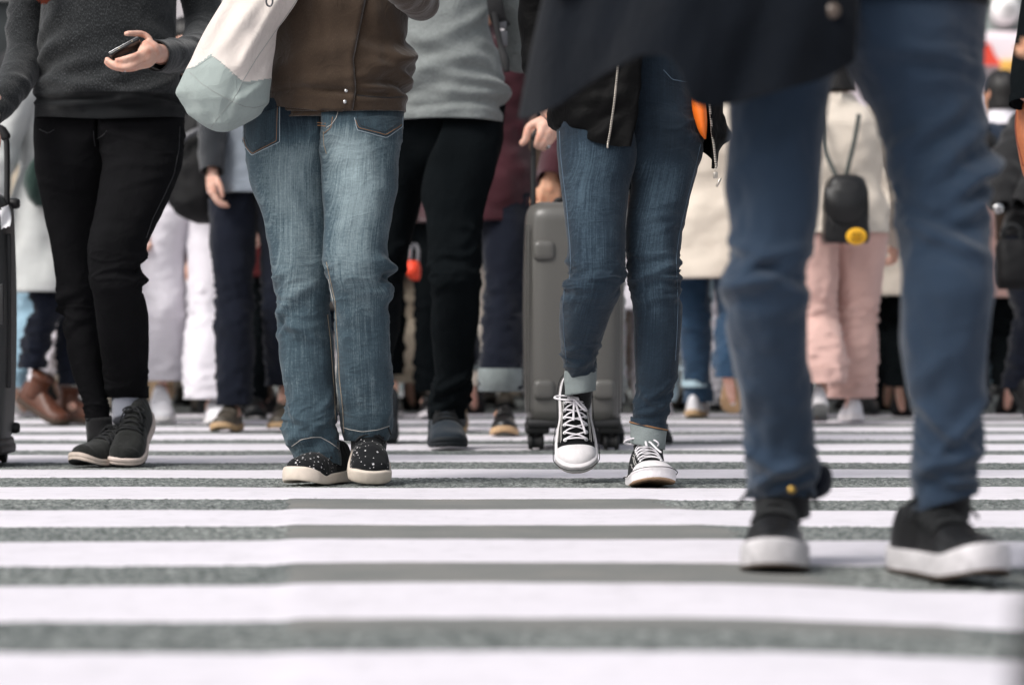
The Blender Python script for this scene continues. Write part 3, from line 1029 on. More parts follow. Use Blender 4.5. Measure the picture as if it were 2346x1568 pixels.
def canvas_shoe(par):
    s = Shoe(.262, 1.0, .020, .92, 1.0, .012, 1.08)
    can = cloth('black_canvas', (.012, .013, .014), .35, 900, sheen=.05)
    wr_ = WRUB()
    u = MB(); s.upper(u, 0, 1, wr=.0008)
    o = u.build('shoe', can, par, off=Z0)
    so_ = MB(); s.sole(so_, lambda q: .027 + .007 * sst(.8, 1.0, q), .0052); part(so_, 'sole', wr_, o)
    bt = MB(); s.sole(bt, lambda q: .006, .0042)
    R = bt.v[0]; bt.v[0] = R - np.array((0, 0, .0012)); part(bt, 'outsole', plain('gum_rubber', (.30, .20, .12), .7), o)
    # line round the sole
    ln = MB(); oo = s.outline(.0098)
    ln.grid(tube([(x, y_, s.zb(q) + .022 + .006 * sst(.8, 1, q)) for x, y_, q in np.vstack([oo, oo[:1]])], .0011, 130, 5), True, mi=0)
    part(ln, 'sole_line', BLK(), o)
    tc = MB(); s.upper(tc, .795, 1.0, .0030, 26, p0=.06, p1=PI - .06, m=34, wr=0); part(tc, 'toe_cap', wr_, o)
    # stay with eyelets each side of the tongue
    tn = MB(); s.upper(tn, .355, .70, .0016, 20, p0=PI / 2 - .62, p1=PI / 2 + .62, m=14, wr=0)
    part(tn, 'tongue', cloth('pale_tongue', (.55, .53, .54), .1, 600) if False else can, o)
    tg = MB(); s.upper(tg, .335, .40, .0048, 8, p0=PI / 2 - .42, p1=PI / 2 + .42, m=10, wr=0); part(tg, 'tongue_tag', cloth('pale_tag', (.58, .56, .58), .12, 60, big=200), o)
    ey = MB(); la = MB(); stt = MB()
    qs = np.linspace(.40, .74, 6)
    for i, q in enumerate(qs):
        aw = .62 - .035 * i
        for d in (1, -1):
            p = s.pt(q, PI / 2 + d * aw, .0030)
            nn = p - s.pt(q, PI / 2 + d * aw, -.004); nn /= np.linalg.norm(nn)
            t1 = np.cross(nn, (0, 1, 0)); t1 /= np.linalg.norm(t1); t2 = np.cross(nn, t1)
            ring = [p + .0042 * (math.cos(a) * t1 + math.sin(a) * t2) for a in np.linspace(0, 2 * PI, 13)]
            ey.grid(tube(ring, .0017, 26, 6), True)
    for i, q in enumerate(qs):
        aw = .62 - .035 * i
        for d in ((1, -1) if i < 5 else (1,)):
            q2 = qs[i + 1] if i < 5 else q
            pts = []
            for k in np.linspace(0, 1, 9):
                ph = PI / 2 + d * aw * (1 - 2 * k)
                pts.append(s.pt(q + (q2 - q) * k, ph, .0046 + (.0046 if d > 0 else .0022) * math.sin(k * PI)))
            la.grid(tube(pts, (.0023, .0016), 16, 8), True, True, True)
    for d in (1, -1):
        for off_, q0, q1 in ((.24, .36, .735), (.34, .36, .75), (.60, .32, .73)):
            pts = [s.pt(q, PI / 2 + d * (.80 + off_ - .12 * k), .0018) for k, q in enumerate(np.linspace(q0, q1, 14) )] if False else \
                  [s.pt(q, PI / 2 + d * (.62 + off_ - .16 * k / 14), .0018) for k, q in enumerate(np.linspace(q0, q1, 14))]
            stt.grid(tube(pts, .0008, 28, 5), True, True, True)
    rim = [s.pt(.36, PI / 2 + a, .002) for a in np.linspace(-1.1, 1.1, 11)]
    c = s.pt(.40, PI / 2, .010)
    for d, sx, sy, sz in ((-1, .050, .020, -.004), (1, .030, .030, -.012)):
        pts = []
        for k in np.linspace(0, 1, 15):
            a = k * 2 * PI
            pts.append(c + np.array((d * sx * (1 - math.cos(a)) * .5 * (1), -sy * .5 * (1 - math.cos(a)) * (1 if d > 0 else -.3) - .009 * math.sin(a), .007 * math.sin(a) + sz * (1 - math.cos(a)) * .5 + .004)))
        la.grid(tube(pts, (.0028, .0021), 34, 8), True, True, True)
    for dx, dy, dz in ((.026, -.085, -.030), (-.004, -.055, -.012)):
        la.grid(tube([c, c + np.array((dx * .3, dy * .35, .004 + dz * .2)), c + np.array((dx * .7, dy * .7, dz * .62)), c + np.array((dx, dy, dz))], (.0028, .0021), 20, 8), True, True, True)
    capsule(la, [c + np.array((-.008, .002, 0)), c + np.array((.007, -.002, .001))], .0062, 8, 9)
    part(ey, 'eyelets', plain('silver_metal', (.6, .6, .6), .3, metal=.9), o)
    part(la, 'laces', cloth('white_lace', (.74, .71, .74), .08, 500), o)
    part(stt, 'stitching', plain('white_thread', (.6, .58, .56), .8), o)
    return o


def runner(par, um, sm, L=.262, lace=True, soleh=.024, sole2=None, high=1.0, hf=None, cap=None, w=1.03):
    s = Shoe(L, w, soleh, 1.05, high, .018)
    u = MB(); s.upper(u, wr=.0016, seed=int(L * 1000)); o = u.build('shoe', um, par, off=Z0)
    b = MB(); s.sole(b, hf or (lambda q: .026 + .012 * math.exp(-(q / .3) ** 2) + .005 * math.exp(-((q - 1) / .1) ** 2)), .005, groove=1); part(b, 'sole', sm, o)
    if sole2 is not None:
        b = MB(); s.sole(b, lambda q: .007, .0045); b.v[0] = b.v[0] - np.array((0, 0, .0015)); part(b, 'outsole', sole2, o)
    if cap is not None:
        b = MB(); s.upper(b, .80, 1, .0016, 20, p0=.1, p1=PI - .1, m=24, wr=0); part(b, 'toe_cap', cap, o)
    if lace:
        l = MB(); s.lacing(l, .38, .62, 5, .0024); s.bow(l, .38, .0022, .026); part(l, 'laces', BLK(), o)
    return o


SHOECACHE = {}


def simple_shoe(par, um, sm, soleh=.022, boot=0, L=.26):
    key = (um.name, sm.name, soleh, boot, L)
    if key in SHOECACHE:
        src = SHOECACHE[key]
        o = src.copy(); COL.objects.link(o); o.parent = par
        for ch in src.children:
            c = ch.copy(); COL.objects.link(c); c.parent = o
        return o
    s = Shoe(L, 1.0, soleh)
    u = MB(); s.upper(u, n=36, m=28); 
    if boot: u.grid(tube([(0, .012, .05), (0, .008, .12), (0, .004, .05 + boot)], [.044, .043, .056], 14, 24), True, True, True)
    o = u.build('shoe', um, par, off=Z0)
    b = MB(); s.sole(b, lambda q: soleh + .006 * math.exp(-(q / .25) ** 2), .004); part(b, 'sole', sm, o)
    if not boot:
        l = MB(); s.lacing(l, .4, .6, 4, .0024); part(l, 'laces', um, o)
    SHOECACHE[key] = o
    return o


# ================================================================== BODIES
def finger(mb, pts, r, n=16): 
    pts = np.asarray(pts, float)
    k = len(pts)
    rr = np.interp(np.linspace(0, 1, k), [0, .3, .55, .8, 1], [r * 1.1, r * 1.0, r * 1.04, r * .93, r * .82])
    capsule(mb, pts, rr, n, 12)


def hand(mb, wrist, d, pn, thumb, curl=.5, size=1.0, spread=.1, wr_r=.027):
    """relaxed hand: d towards the fingers, pn palm normal, thumb side vector"""
    wrist = np.asarray(wrist, float)
    d = np.asarray(d, float); d /= np.linalg.norm(d)
    t = np.asarray(thumb, float); t = t - d * np.dot(t, d); t /= np.linalg.norm(t)
    pn = np.cross(d, t) if np.dot(np.cross(d, t), pn) > 0 else -np.cross(d, t)
    K = size
    for i, (off, ln, r) in enumerate(((.030, .072, .0090), (.010, .080, .0095), (-.010, .074, .0090), (-.028, .058, .0080))):
        kn = wrist + d * .088 * K * (1 - .05 * abs(i - 1)) + t * off * K
        capsule(mb, [wrist + t * off * .55 * K, wrist + d * .05 * K + t * off * .8 * K + pn * -.004 * K, kn], np.array((.017, .0165, .0125)) * K, 12, 12)
        p = kn; dirv = d + t * spread * (1.5 - i) * .5
        pts = [p]
        for seg, f in enumerate((.45, .30, .25)):
            a = curl * (1.0 + .15 * i) * (.75, .95, .6)[seg]
            dirv = dirv / np.linalg.norm(dirv)
            dirv = dirv * math.cos(a) + pn * math.sin(a) if seg == 0 else dirv * math.cos(a) + np.cross(t, dirv) * math.sin(a) * (1 if np.dot(np.cross(t, dirv), pn - d * .5) > 0 else -1)
            p = p + dirv / np.linalg.norm(dirv) * ln * f * K
            pts.append(p)
        finger(mb, pts, r * K)
    b = wrist + d * .02 * K + t * .022 * K
    finger(mb, [b, b + d * .028 * K + t * .026 * K + pn * .012 * K, b + d * .055 * K + t * .030 * K + pn * .022 * K, b + d * .080 * K + t * .024 * K + pn * .028 * K], .0105 * K)
    capsule(mb, [wrist - d * .05 * K, wrist, wrist + d * .03 * K], np.array((wr_r, wr_r * .92, .027)) * K, 10, 14)


def head(mb, c, f=(0, -1, 0), k=1.0):
    c = np.asarray(c, float); f = np.asarray(f, float); f /= np.linalg.norm(f)
    up = np.array((0, 0, 1.)); r = np.cross(f, up)
    def P(a, b, h): return c + (r * a + f * b + up * h) * k
    R = []
    for z, a, b, y0 in ((-.118, .020, .020, .050), (-.108, .040, .044, .036), (-.08, .055, .066, .016), (-.04, .066, .082, .0), (0, .073, .092, -.004), (.04, .076, .096, -.008), (.075, .070, .088, -.010), (.10, .054, .066, -.010), (.117, .028, .034, -.010)):
        th = np.linspace(0, 2 * PI, 28, endpoint=False)
        R.append([P(a * math.cos(q), y0 + b * math.sin(q), z) for q in th])
    mb.grid(np.array(R), True, True, True)
    capsule(mb, [P(0, .088, .012), P(0, .104, -.012), P(0, .108, -.030)], np.array((.008, .011, .015)) * k, 8, 10)          # nose
    for s in (1, -1):
        capsule(mb, [P(s * .028, .080, .020), P(s * .048, .070, .021)], .010 * k, 6, 8)                                        # brow
        capsule(mb, [P(s * .074, -.010, -.028), P(s * .082, -.018, -.005), P(s * .080, -.022, .020)], np.array((.009, .012, .011)) * k, 8, 8, flat=None)
        capsule(mb, [P(s * .012, .088, -.058), P(s * .020, .082, -.060)], .007 * k, 6, 8)                                      # lips


def body(par, J, mt, voxel=.008, hands=(), k=1.0, f=(0, -1, 0), legs=True, name='body'):
    mb = MB()
    pel, ch, nk, hd = [np.asarray(J[q], float) for q in ('pelvis', 'chest', 'neck', 'head')]
    mb.grid(dome(tube([pel + (0, 0, .09), pel + (0, 0, .12), (pel + ch) / 2 + (0, 0, .04), ch, ch * .3 + nk * .7], np.array(((.09, .05), (.105, .06), (.10, .07), (.14, .095), (.07, .06))) * k, 24, 22, ref=(0, 1, 0))), True, True, True)
    capsule(mb, [ch * .3 + nk * .7, nk, nk * .4 + hd * .6], np.array((.07, .052, .05)) * k, 10, 16)
    head(mb, hd, f, k)
    for pa, ra in SLVREC: capsule(mb, pa, ra, 30, 14)
    for pa, ra in (LEGREC if legs else ()): capsule(mb, pa, ra, 34, 14)
    if not LEGREC and legs:
        for s in ('l', 'r'):
            hp, kn, an = [np.asarray(J[q + s], float) for q in ('hp_', 'kn_', 'an_')]
            capsule(mb, [hp, hp * .5 + kn * .5, kn, kn * .65 + an * .35, an], np.array((.078, .062, .046, .046, .031)) * k, 30, 16)
    for s in ('l', 'r'):
        if 'to_' + s in J: capsule(mb, [J['an_' + s], np.asarray(J['an_' + s]) * .4 + np.asarray(J['to_' + s]) * .6, J['to_' + s]], np.array((.028, .024, .016)) * k, 8, 10)
    for h in hands: h(mb)
    return remesh(mb, name, mt, par, voxel)


def hair(par, c, mt, f=(0, -1, 0), k=1.0, long=0.0, bun=False):
    c = np.asarray(c, float); f = np.asarray(f, float); f /= np.linalg.norm(f); up = np.array((0, 0, 1.)); r = np.cross(f, up)
    mb = MB(); th = np.linspace(0, 2 * PI, 40, endpoint=False); R = []
    for z, a, b, y0 in ((.128, .02, .025, -.014), (.118, .045, .054, -.014), (.095, .072, .088, -.016), (.06, .085, .104, -.016), (.03, .086, .104, -.02)):
        R.append([c + k * (r * a * math.cos(q) + f * (y0 + b * math.sin(q)) + up * (z + .004 * math.sin(9 * q))) for q in th])
    zb_ = -.07 - long
    for z in np.linspace(.0, zb_, 7):
        row = []
        for q in th:
            fr = max(0, math.sin(q))
            yy = (-.02 + .100 * math.sin(q)) if math.sin(q) < .15 else (-.02 + .100 * .15)
            sc = .97 + .02 * math.sin(11 * q + z * 40) + (.1 if long else 0) * (z / zb_ if zb_ else 0)
            row.append(c + k * (r * .086 * sc * math.cos(q) + f * yy * sc + up * z))
        R.append(row)
    mb.grid(np.array(R), True, True, True, flip=True)
    if bun: capsule(mb, [c - f * .09 * k + up * .08 * k, c - f * .125 * k + up * .075 * k], .045 * k, 8, 14)
    o = mb.build('hair', mt, par)
    return o

# ================================================================== MATERIALS OF THE CLOTHES
SKIN1 = skin('fair_skin', (.66, .40, .31))
SKIN2 = skin('tan_skin', (.56, .30, .19))
DEN_A = denim('faded_denim', (.008, .015, .023), (.045, .073, .091), (.29, .365, .385), .9)
DEN_B = denim('indigo_denim', (.005, .009, .015), (.016, .029, .044), (.095, .145, .185), .8)
BLKJ = cloth('black_denim', (.0062, .0062, .0070), .35, 500)
BLKJ2 = cloth('jet_trousers', (.0035, .005, .006), .3, 420, sheen=.03)
NAVY = cloth('navy_chino', (.020, .036, .062), .16, 500, sheen=.22)
NAVYDK = cloth('dark_navy_cloth', (.007, .009, .016), .25, 400, sheen=.12)
CHAR = cloth('charcoal_knit', (.014, .0155, .0165), .3, 420, sheen=.22, heather=2.2)
CHARRIB = cloth('charcoal_rib', (.0105, .0115, .0125), .3, 420, sheen=.1, rib=150)
BROWN = cloth('brown_fleece', (.043, .027, .0165), .2, 520, sheen=.30, heather=.35)
BROWNRIB = cloth('brown_rib', (.027, .017, .0115), .2, 520, sheen=.2, rib=160)
GREYK = cloth('grey_marl_knit', (.175, .19, .186), .25, 300, sheen=.25, heather=.8, big=60)
COATM = cloth('black_coat_cloth', (.0042, .0058, .0088), .25, 300, sheen=.06)
BOMB = cloth('black_nylon', (.0042, .0042, .0044), .3, 700, rough=.6, sheen=.02)
MAROON = cloth('maroon_knit', (.050, .011, .017), .25, 260, sheen=.2, rib=90)
CUFF = cloth('pale_denim_inside', (.20, .23, .228), .4, 500, sheen=.1)
CANVAS = cloth('cream_canvas', (.62, .56, .52), .06, 800, sheen=.1)
GREYCAN = cloth('grey_green_canvas', (.30, .345, .33), .07, 700, sheen=.1)
WHITEC = cloth('white_cotton', (.72, .69, .74), .05, 500)
CREAMC = cloth('cream_cotton', (.62, .55, .47), .08, 500)
BEIGE = cloth('beige_cotton', (.42, .36, .28), .1, 500)
PINK = cloth('dusty_pink_cloth', (.66, .43, .38), .08, 500)
LBLUE = cloth('pale_blue_denim', (.22, .34, .42), .15, 500)
MBLUE = cloth('mid_blue_denim', (.022, .052, .098), .25, 500)
SOCK = cloth('grey_sock', (.20, .21, .25), .15, 400, rib=120)
ORST = plain('orange_thread', (.24, .125, .06), .8)
TANST = plain('tan_thread', (.24, .20, .15), .8)
DKST = plain('dark_thread', (.02, .022, .026), .8)
STEEL = plain('bright_steel', (.62, .62, .62), .25, metal=1, var=.04)
HAIRB = plain('black_hair', (.008, .007, .007), .5, scale=200, var=.4)
HAIRBR = plain('brown_hair', (.03, .018, .012), .5, scale=200, var=.4)
HAIRR = plain('red_hair', (.16, .028, .010), .5, scale=200, var=.4)


def J_std(cx, Y, H, zt=None):
    """a standing skeleton facing the camera"""
    zt = zt or .855 * H
    return dict(pelvis=(cx, Y, .54 * H), chest=(cx, Y, .82 * zt), neck=(cx, Y - .01, zt), head=(cx, Y - .03, zt + .125),
                hp_l=(cx - .085, Y, .52 * H), hp_r=(cx + .085, Y, .52 * H))


def wash_front(t0, t1, k=.5, side=0, knee=None, hi=None, base=.02):
    """rubbed pale front of the thighs: the cloth itself is worn there"""
    def f(T, TH):
        front = np.exp(-((TH - PI / 2 - side) / .85) ** 2)
        v = k * front * sst(t0 - 60, t0 + 40, T) * (1 - .75 * sst(t1 - 260, t1 + 60, T)) * (1 - sst(t1 + 100, t1 + 420, T))
        if knee: v = v + knee[1] * front * np.exp(-((T - knee[0]) / 70) ** 2)
        if hi: v = v - hi[1] * (1 - sst(hi[0] - 40, hi[0] + 50, T))
        return v + base
    return f


# ------------------------------------------------------------------ woman in the brown fleece jacket
A = root('person', (at(742, 765, 7.0)[0], 7.0, 0), 'person in a brown fleece jacket, faded flared blue jeans and black star print trainers', 'person')
oll = [(232, 560), (262, 557), (300, 556), (340, 560), (366, 565), (407, 574), (454, 587), (504, 602), (560, 615), (597, 619), (653, 630), (678, 633), (741, 635), (787, 638), (853, 646), (919, 654), (944, 651), (988, 648), (1025, 662), (1050, 672), (1066, 676)]
ill = [(232, 740), (285, 744), (320, 762), (355, 776), (400, 782), (500, 776), (600, 772), (647, 764), (690, 760), (725, 759), (787, 765), (841, 766), (919, 771), (969, 768), (1025, 780), (1050, 784), (1066, 784)]
orl = [(232, 930), (268, 926), (300, 924), (366, 915), (429, 912), (476, 901), (541, 889), (569, 886), (610, 889), (631, 883), (647, 895), (694, 894), (772, 895), (853, 899), (888, 901), (951, 902), (982, 901), (1007, 891)]
irl = [(232, 740), (285, 738), (330, 730), (365, 733), (400, 739), (491, 742), (540, 741), (603, 739), (638, 751), (694, 765), (720, 763), (772, 770), (872, 771), (935, 778), (975, 780), (1007, 788)]


def keys(o, i, ys, Yk, Dk, side):
    """merge measured outer / inner outlines to leg keys"""
    o, i = np.array(o, float), np.array(i, float)
    Yk, Dk = np.array(Yk, float), np.array(Dk, float)
    out = []
    for y in ys:
        a, b = np.interp(y, o[:, 0], o[:, 1]), np.interp(y, i[:, 0], i[:, 1])
        out.append((y, min(a, b), max(a, b), float(np.interp(y, Yk[:, 0], Yk[:, 1])), float(np.interp(y, Dk[:, 0], Dk[:, 1]))))
    return out


ysA = [232, 250, 268, 300, 340, 366, 400, 429, 454, 476, 504, 541, 569, 597, 615, 638, 660, 694, 725, 760, 787, 841, 872, 919, 944, 969, 988]
kl = keys(oll, ill, ysA + [1025, 1050, 1066], [(232, 7.02), (350, 7.03), (640, 7.0), (860, 7.02), (1066, 7.03)], [(232, 1), (290, .92), (350, .25), (395, 0), (1100, 0)], -1)
kr = keys(orl, irl, ysA + [1007], [(232, 7.02), (300, 6.98), (480, 6.92), (640, 6.89), (800, 6.96), (1010, 7.06)], [(232, 1), (285, .9), (340, .25), (390, 0), (1100, 0)], 1)
fA = knee_folds(640, 60, 9, .006, 3, th=[0, .3, -.3]) + [(655, .0, .8, .007, 15, 30), (612, .0, .6, .008, 12, -18), (635, .35, .7, -.006, 10, 25), (690, PI - .2, .6, .006, 16, -25),
      (915, PI / 2 + .9, .5, .004, 20, 40), (800, 1.0, .5, .003, 40, 60), (960, .8, .7, .005, 18, 50), (430, 2.2, .8, .002, 16, 50), (330, 2.4, .8, .004, 12, 50), (300, 2.2, .8, .003, 10, 40)]
fAl = knee_folds(690, 80, 9, .005, 8) + [(700, 2.2, .7, .007, 18, 45), (735, 2.5, .6, -.006, 14, 40), (760, 1.6, .8, .006, 20, -55), (980, 1.3, .8, .010, 16, 35), (950, 1.9, .7, .008, 15, -40), (1000, 2.3, .6, .007, 13, 25),
      (925, 1.0, .6, .006, 16, 50), (660, 1.5, .5, .004, 12, 10), (300, 1.2, .9, .004, 12, -40), (330, .9, .9, .0045, 12, -45), (860, 2.4, .5, .004, 26, 30), (640, 2.7, .6, .006, 14, 20)]
mb = MB()
P1, U1, F1 = trouser_leg(kl, -1, n=300, m=96, folds=fAl, crease=[(690, 70, .005), (970, 60, .007), (330, 40, .004)], fk=1.2, seed=4, wr=.0022, hemf=14, br=.95, wash=wash_front(330, 700, .32, .1, (640, .08), (310, .25), -.05))
P2, U2, F2 = trouser_leg(kr, 1, n=300, m=96, folds=fA, crease=[(640, 45, .005), (740, 60, .0025), (900, 90, .003), (320, 40, .004)], fk=1.2, seed=9, wr=.0018, hemf=0, br=.95, wash=wash_front(300, 720, .44, .05, None, (285, .2), -.05))
mb.grid(P1, uv=U1, fade=F1); mb.grid(P2, uv=U2, fade=F2)
jeans = mb.build('jeans', DEN_A, A)
bvA = mb.bvh()
PTH = plain('pale_thread', (.42, .40, .37), .8)
seams(bvA, [(TANST, .0012, [(741, 300), (742, 330), (748, 352)]), (ORST, .0009, [(762, 268), (758, 292), (742, 306)]),
            (TANST, .0014, [(748, 600), (757, 640), (768, 690), (771, 740), (775, 800), (778, 870), (785, 930), (788, 990)]), (PTH, .0010, [(753, 640), (763, 690), (766, 740)]),
            (TANST, .0014, [(750, 720), (757, 780), (762, 850), (766, 900), (768, 960)]), (PTH, .0009, [(786, 978), (800, 983), (830, 988), (865, 984), (892, 975)]),
            (PTH, .0009, [(668, 1022), (690, 1006), (715, 1001), (735, 1001), (755, 1012), (780, 1030)]), (ORST, .0014, [(727, 281), (746, 283)]), (ORST, .0014, [(727, 287), (746, 289)]),
            (PTH, .0009, [(776, 250), (770, 270), (760, 285), (748, 292)])], jeans)
for top, bot, st in (([(560, 268), (600, 255), (641, 243)], [(560, 333), (577, 356), (641, 325)], [(558, 315), (566, 338), (579, 352), (634, 322), (636, 246)]),
                     ([(812, 270), (870, 262), (922, 268)], [(818, 298), (885, 316), (922, 290)], [(814, 276), (821, 293), (884, 309), (919, 286)])):
    mb = MB(); patch(mb, bvA, top, bot, 22, 14, .0018); 
    pk = mb.build('pocket', DEN_A, jeans)
    at2 = pk.data.attributes.new('wash', 'FLOAT', 'POINT'); at2.data.foreach_set('value', np.full(len(pk.data.vertices), -.12, dtype=np.float32))
    mb = MB(); seam(mb, bvA, st, .0008, .002, mi=0); st2 = [(x + (4 if x < 600 or 700 < x < 840 else -4), y - 5) for x, y in st]; seam(mb, bvA, st2, .0007, .002, mi=1)
    seam(mb, bvA, [top[0]] + bot + [top[-1]], .0010, .0012, mi=2)
    mb.build('pocket_stitching', [ORST, DKST, plain('pale_edge', (.30, .36, .40), .9)], jeans)
tk = [(-150, 720, 800, 7.02, .07), (-130, 690, 840, 7.02, .09), (-105, 645, 905, 7.02, .11), (-40, 630, 925, 7.0, .125), (20, 622, 934, 7.0, .13), (60, 617, 937, 7.0, .13), (93, 614, 937, 7, .13), (136, 608, 945, 7, .135), (165, 604, 941, 7, .135), (185, 602, 941, 7, .135),
      (205, 602, 940, 7, .135), (218, 605, 934, 7, .13), (228, 606, 927, 7, .128), (262, 608, 928, 7, .128)]
fT = [(150, .3, .7, .010, 16, -40), (185, .25, .8, .012, 12, -30), (120, .2, .6, .008, 15, 50), (95, .05, .5, -.008, 14, 20), (205, .5, .9, -.010, 10, -10), (190, 1.6, 1.2, .004, 14, 20), (150, 2.0, .9, .004, 22, 60), (60, 1.0, .9, .004, 30, -60), (216, 1.3, 2.5, -.006, 9, 0)]
T = torso(tk, n=130, m=110, folds=fT, fk=1.3, seed=5, wr=.004, hemf=6)
mb = MB(); mb.grid(T)
jk = mb.build('jacket', BROWN, A)
bvT = mb.bvh()
mb = MB()
lt = [(838, -30), (836, 0), (808, 136), (811, 175), (815, 205), (806, 255)]
patch(mb, bvT, [(700, -40), (838, -40)], [(700, -38), (838, -38)], 4, 4) if False else None
# overlapping front with rounded corner
aL = np.array([(640, -40), (640, 0), (640, 136), (640, 205), (640, 238)]); aR = np.array([(838, -40), (837, 0), (809, 136), (815, 205), (806, 262)])
G = np.zeros((70, 40, 3))
for i, y in enumerate(np.linspace(-40, 258, 70)):
    xl = 622; xr = np.interp(y, aR[:, 1], aR[:, 0])
    for j, x in enumerate(np.linspace(xl, xr, 40)):
        yy = y - (1 - j / 39) * 18 * sst(200, 258, y) + 3 * sst(230, 258, y)
        p, nn = hit(bvT, x, yy)
        if p is None: p = np.array((at(xl + 8, 0, 7)[0], 6.95, at(0, yy, 7.0)[2]))
        G[i, j] = p + np.array((0, -1, 0)) * .008 * (1 if j < 39 else .4)
slab(mb, G, .005)
fl = mb.build('front_flap', BROWN, jk)
bvF = mb.bvh()
mb = MB()
for px, py in ((793, 208), (790, 233)):
    p, nn = hit(bvF, px, py)
    if p is not None: lathe(mb, [(.0005, -.0035), (.0035, -.003), (.0052, -.001), (.0056, .001)], p, 'y', 16)
mb.build('snap_button', STEEL, jk)
mb = MB(); seam(mb, bvT, [(818, 218), (850, 222), (890, 224), (924, 222)], .0012, .0004); mb.build('hem_seam', DKST, jk)
mb = MB()
R = torso([(222, 612, 924, 7.0, .123), (240, 632, 900, 7.0, .124), (262, 640, 860, 7.0, .124), (272, 640, 780, 7.0, .12)], 30, 60, seed=8, wr=.002)
mb.grid(R); mb.build('shirt_hem', BROWN, A)
mb = MB()
mb.grid(sleeve([at(880, -95, 7.0), at(930, -50, 7.02), at(955, -8, 6.99), at(960, 0, 6.93), at(920, -30, 6.78), at(870, -70, 6.7)], [.075, .06, .052, .046, .045, .042], 70, 36, 3, .002, 8, .006))
mb.grid(sleeve([at(660, -95, 7.02), at(622, -40, 7.05), at(600, 40, 7.09), at(597, 90, 7.06), at(585, 140, 6.99), at(575, 165, 6.97)], [.075, .06, .052, .045, .043, .041], 60, 30, 4, .002, 8, .004))
mb.build('jacket_sleeves', BROWN, jk)
JA = J_std(at(765, 0, 7.02)[0], 7.02, 1.62, 1.375)
JA.update(sh_l=at(650, -95, 7.02), el_l=at(600, 60, 7.09), wr_l=at(573, 170, 6.98), sh_r=at(880, -95, 7.0), el_r=at(957, 0, 6.96), wr_r=at(868, -72, 6.7),
          kn_l=at(700, 640, 7.0), an_l=at(735, 1040, 7.03), kn_r=at(815, 640, 6.88), an_r=at(842, 1000, 7.07), to_l=at(735, 1075, 7.0), to_r=at(842, 1040, 7.07))
body(A, JA, SKIN1, .007, [lambda m: hand(m, at(573, 172, 6.98), (-.2, -.1, -1), (0, 1, 0), (0, -1, 0), .6, .92), lambda m: hand(m, at(866, -73, 6.7), (-.7, -.3, .6), (0, 1, 0), (0, -.3, 1), .5, .92)])
hair(A, JA['head'], HAIRBR, long=.25)
for pth in ([at(728, 990, 7.04), at(732, 1040, 7.05), at(740, 1075, 7.05)], [at(842, 970, 7.07), at(845, 1010, 7.06), at(846, 1040, 7.03)]):
    mb = MB(); mb.grid(dome(tube(pth, [.047, .046, .040], 12, 24)), True, True, True); mb.build('sock', cloth('black_sock', (.012, .012, .013), .2, 400), A)
put_shoe(A, lambda p: star_shoe(p, 3), (at(695, 765, 6.93)[0], 6.93, .004), -27, 0, 0, .25)
put_shoe(A, lambda p: star_shoe(p, 5), (at(846, 765, 6.97)[0], 6.97, .014), 7, 29, 3, .25)

# canvas tote hanging from her shoulder
bag = root('tote_bag', at(510, 300, 6.82), 'cream canvas tote bag with a grey green base beside the brown jacket', 'bag')
bk = [(-60, 532, 700), (-20, 519, 688), (0, 509, 680), (38, 487, 655), (71, 467, 633), (110, 447, 628), (136, 435, 624), (157, 423, 622), (185, 410, 620), (211, 400, 617), (225, 407, 616), (232, 411, 615), (246, 420, 604), (259, 427, 596), (270, 441, 582), (281, 456, 562), (290, 470, 545), (296, 482, 533), (300, 494, 522)]
n, m_ = 120, 96
tt = np.linspace(-60, 300, n); bK = np.array(bk, float)
Lx, Rx = herm(bK[:, 0], bK[:, 1], tt), herm(bK[:, 0], bK[:, 2], tt)
G = np.zeros((n, m_, 3)); s_ = 6.82 / FPX
PX = np.zeros((n, m_, 2))
for i in range(n):
    th = np.linspace(-PI, PI, m_, endpoint=False)
    dep = .085 * np.interp(tt[i], [-60, 0, 157, 230, 285, 300], [.35, .5, 1, .95, .6, .2])
    xc = .60 + .0 * tt[i]        # fraction where the front corner stands
    u = np.cos(th); front = np.sin(th)
    q = (u + 1) / 2
    prof = np.where(q < xc, q / xc, (1 - q) / (1 - xc))
    prof = np.minimum(prof * 1.25, 1) ** .75 * .55 + np.sqrt(np.maximum(0, 1 - u * u)) * .45
    yy = 6.84 - np.sign(front) * prof * dep * np.where(front > 0, 1, .8)
    px = Lx[i] + (Rx[i] - Lx[i]) * q
    PX[i, :, 0] = px; PX[i, :, 1] = tt[i]
    G[i, :, 0] = (px - CXP) * s_; G[i, :, 1] = yy; G[i, :, 2] = CH - (tt[i] - HOR) * s_
wn1, wn2 = WN((6, 4, 4), 31), WN((14, 8, 9), 32)
G[..., 1] += (.006 * wn1(G) + .003 * wn2(G)) * np.clip((300 - tt[:, None]) / 60, 0, 1)
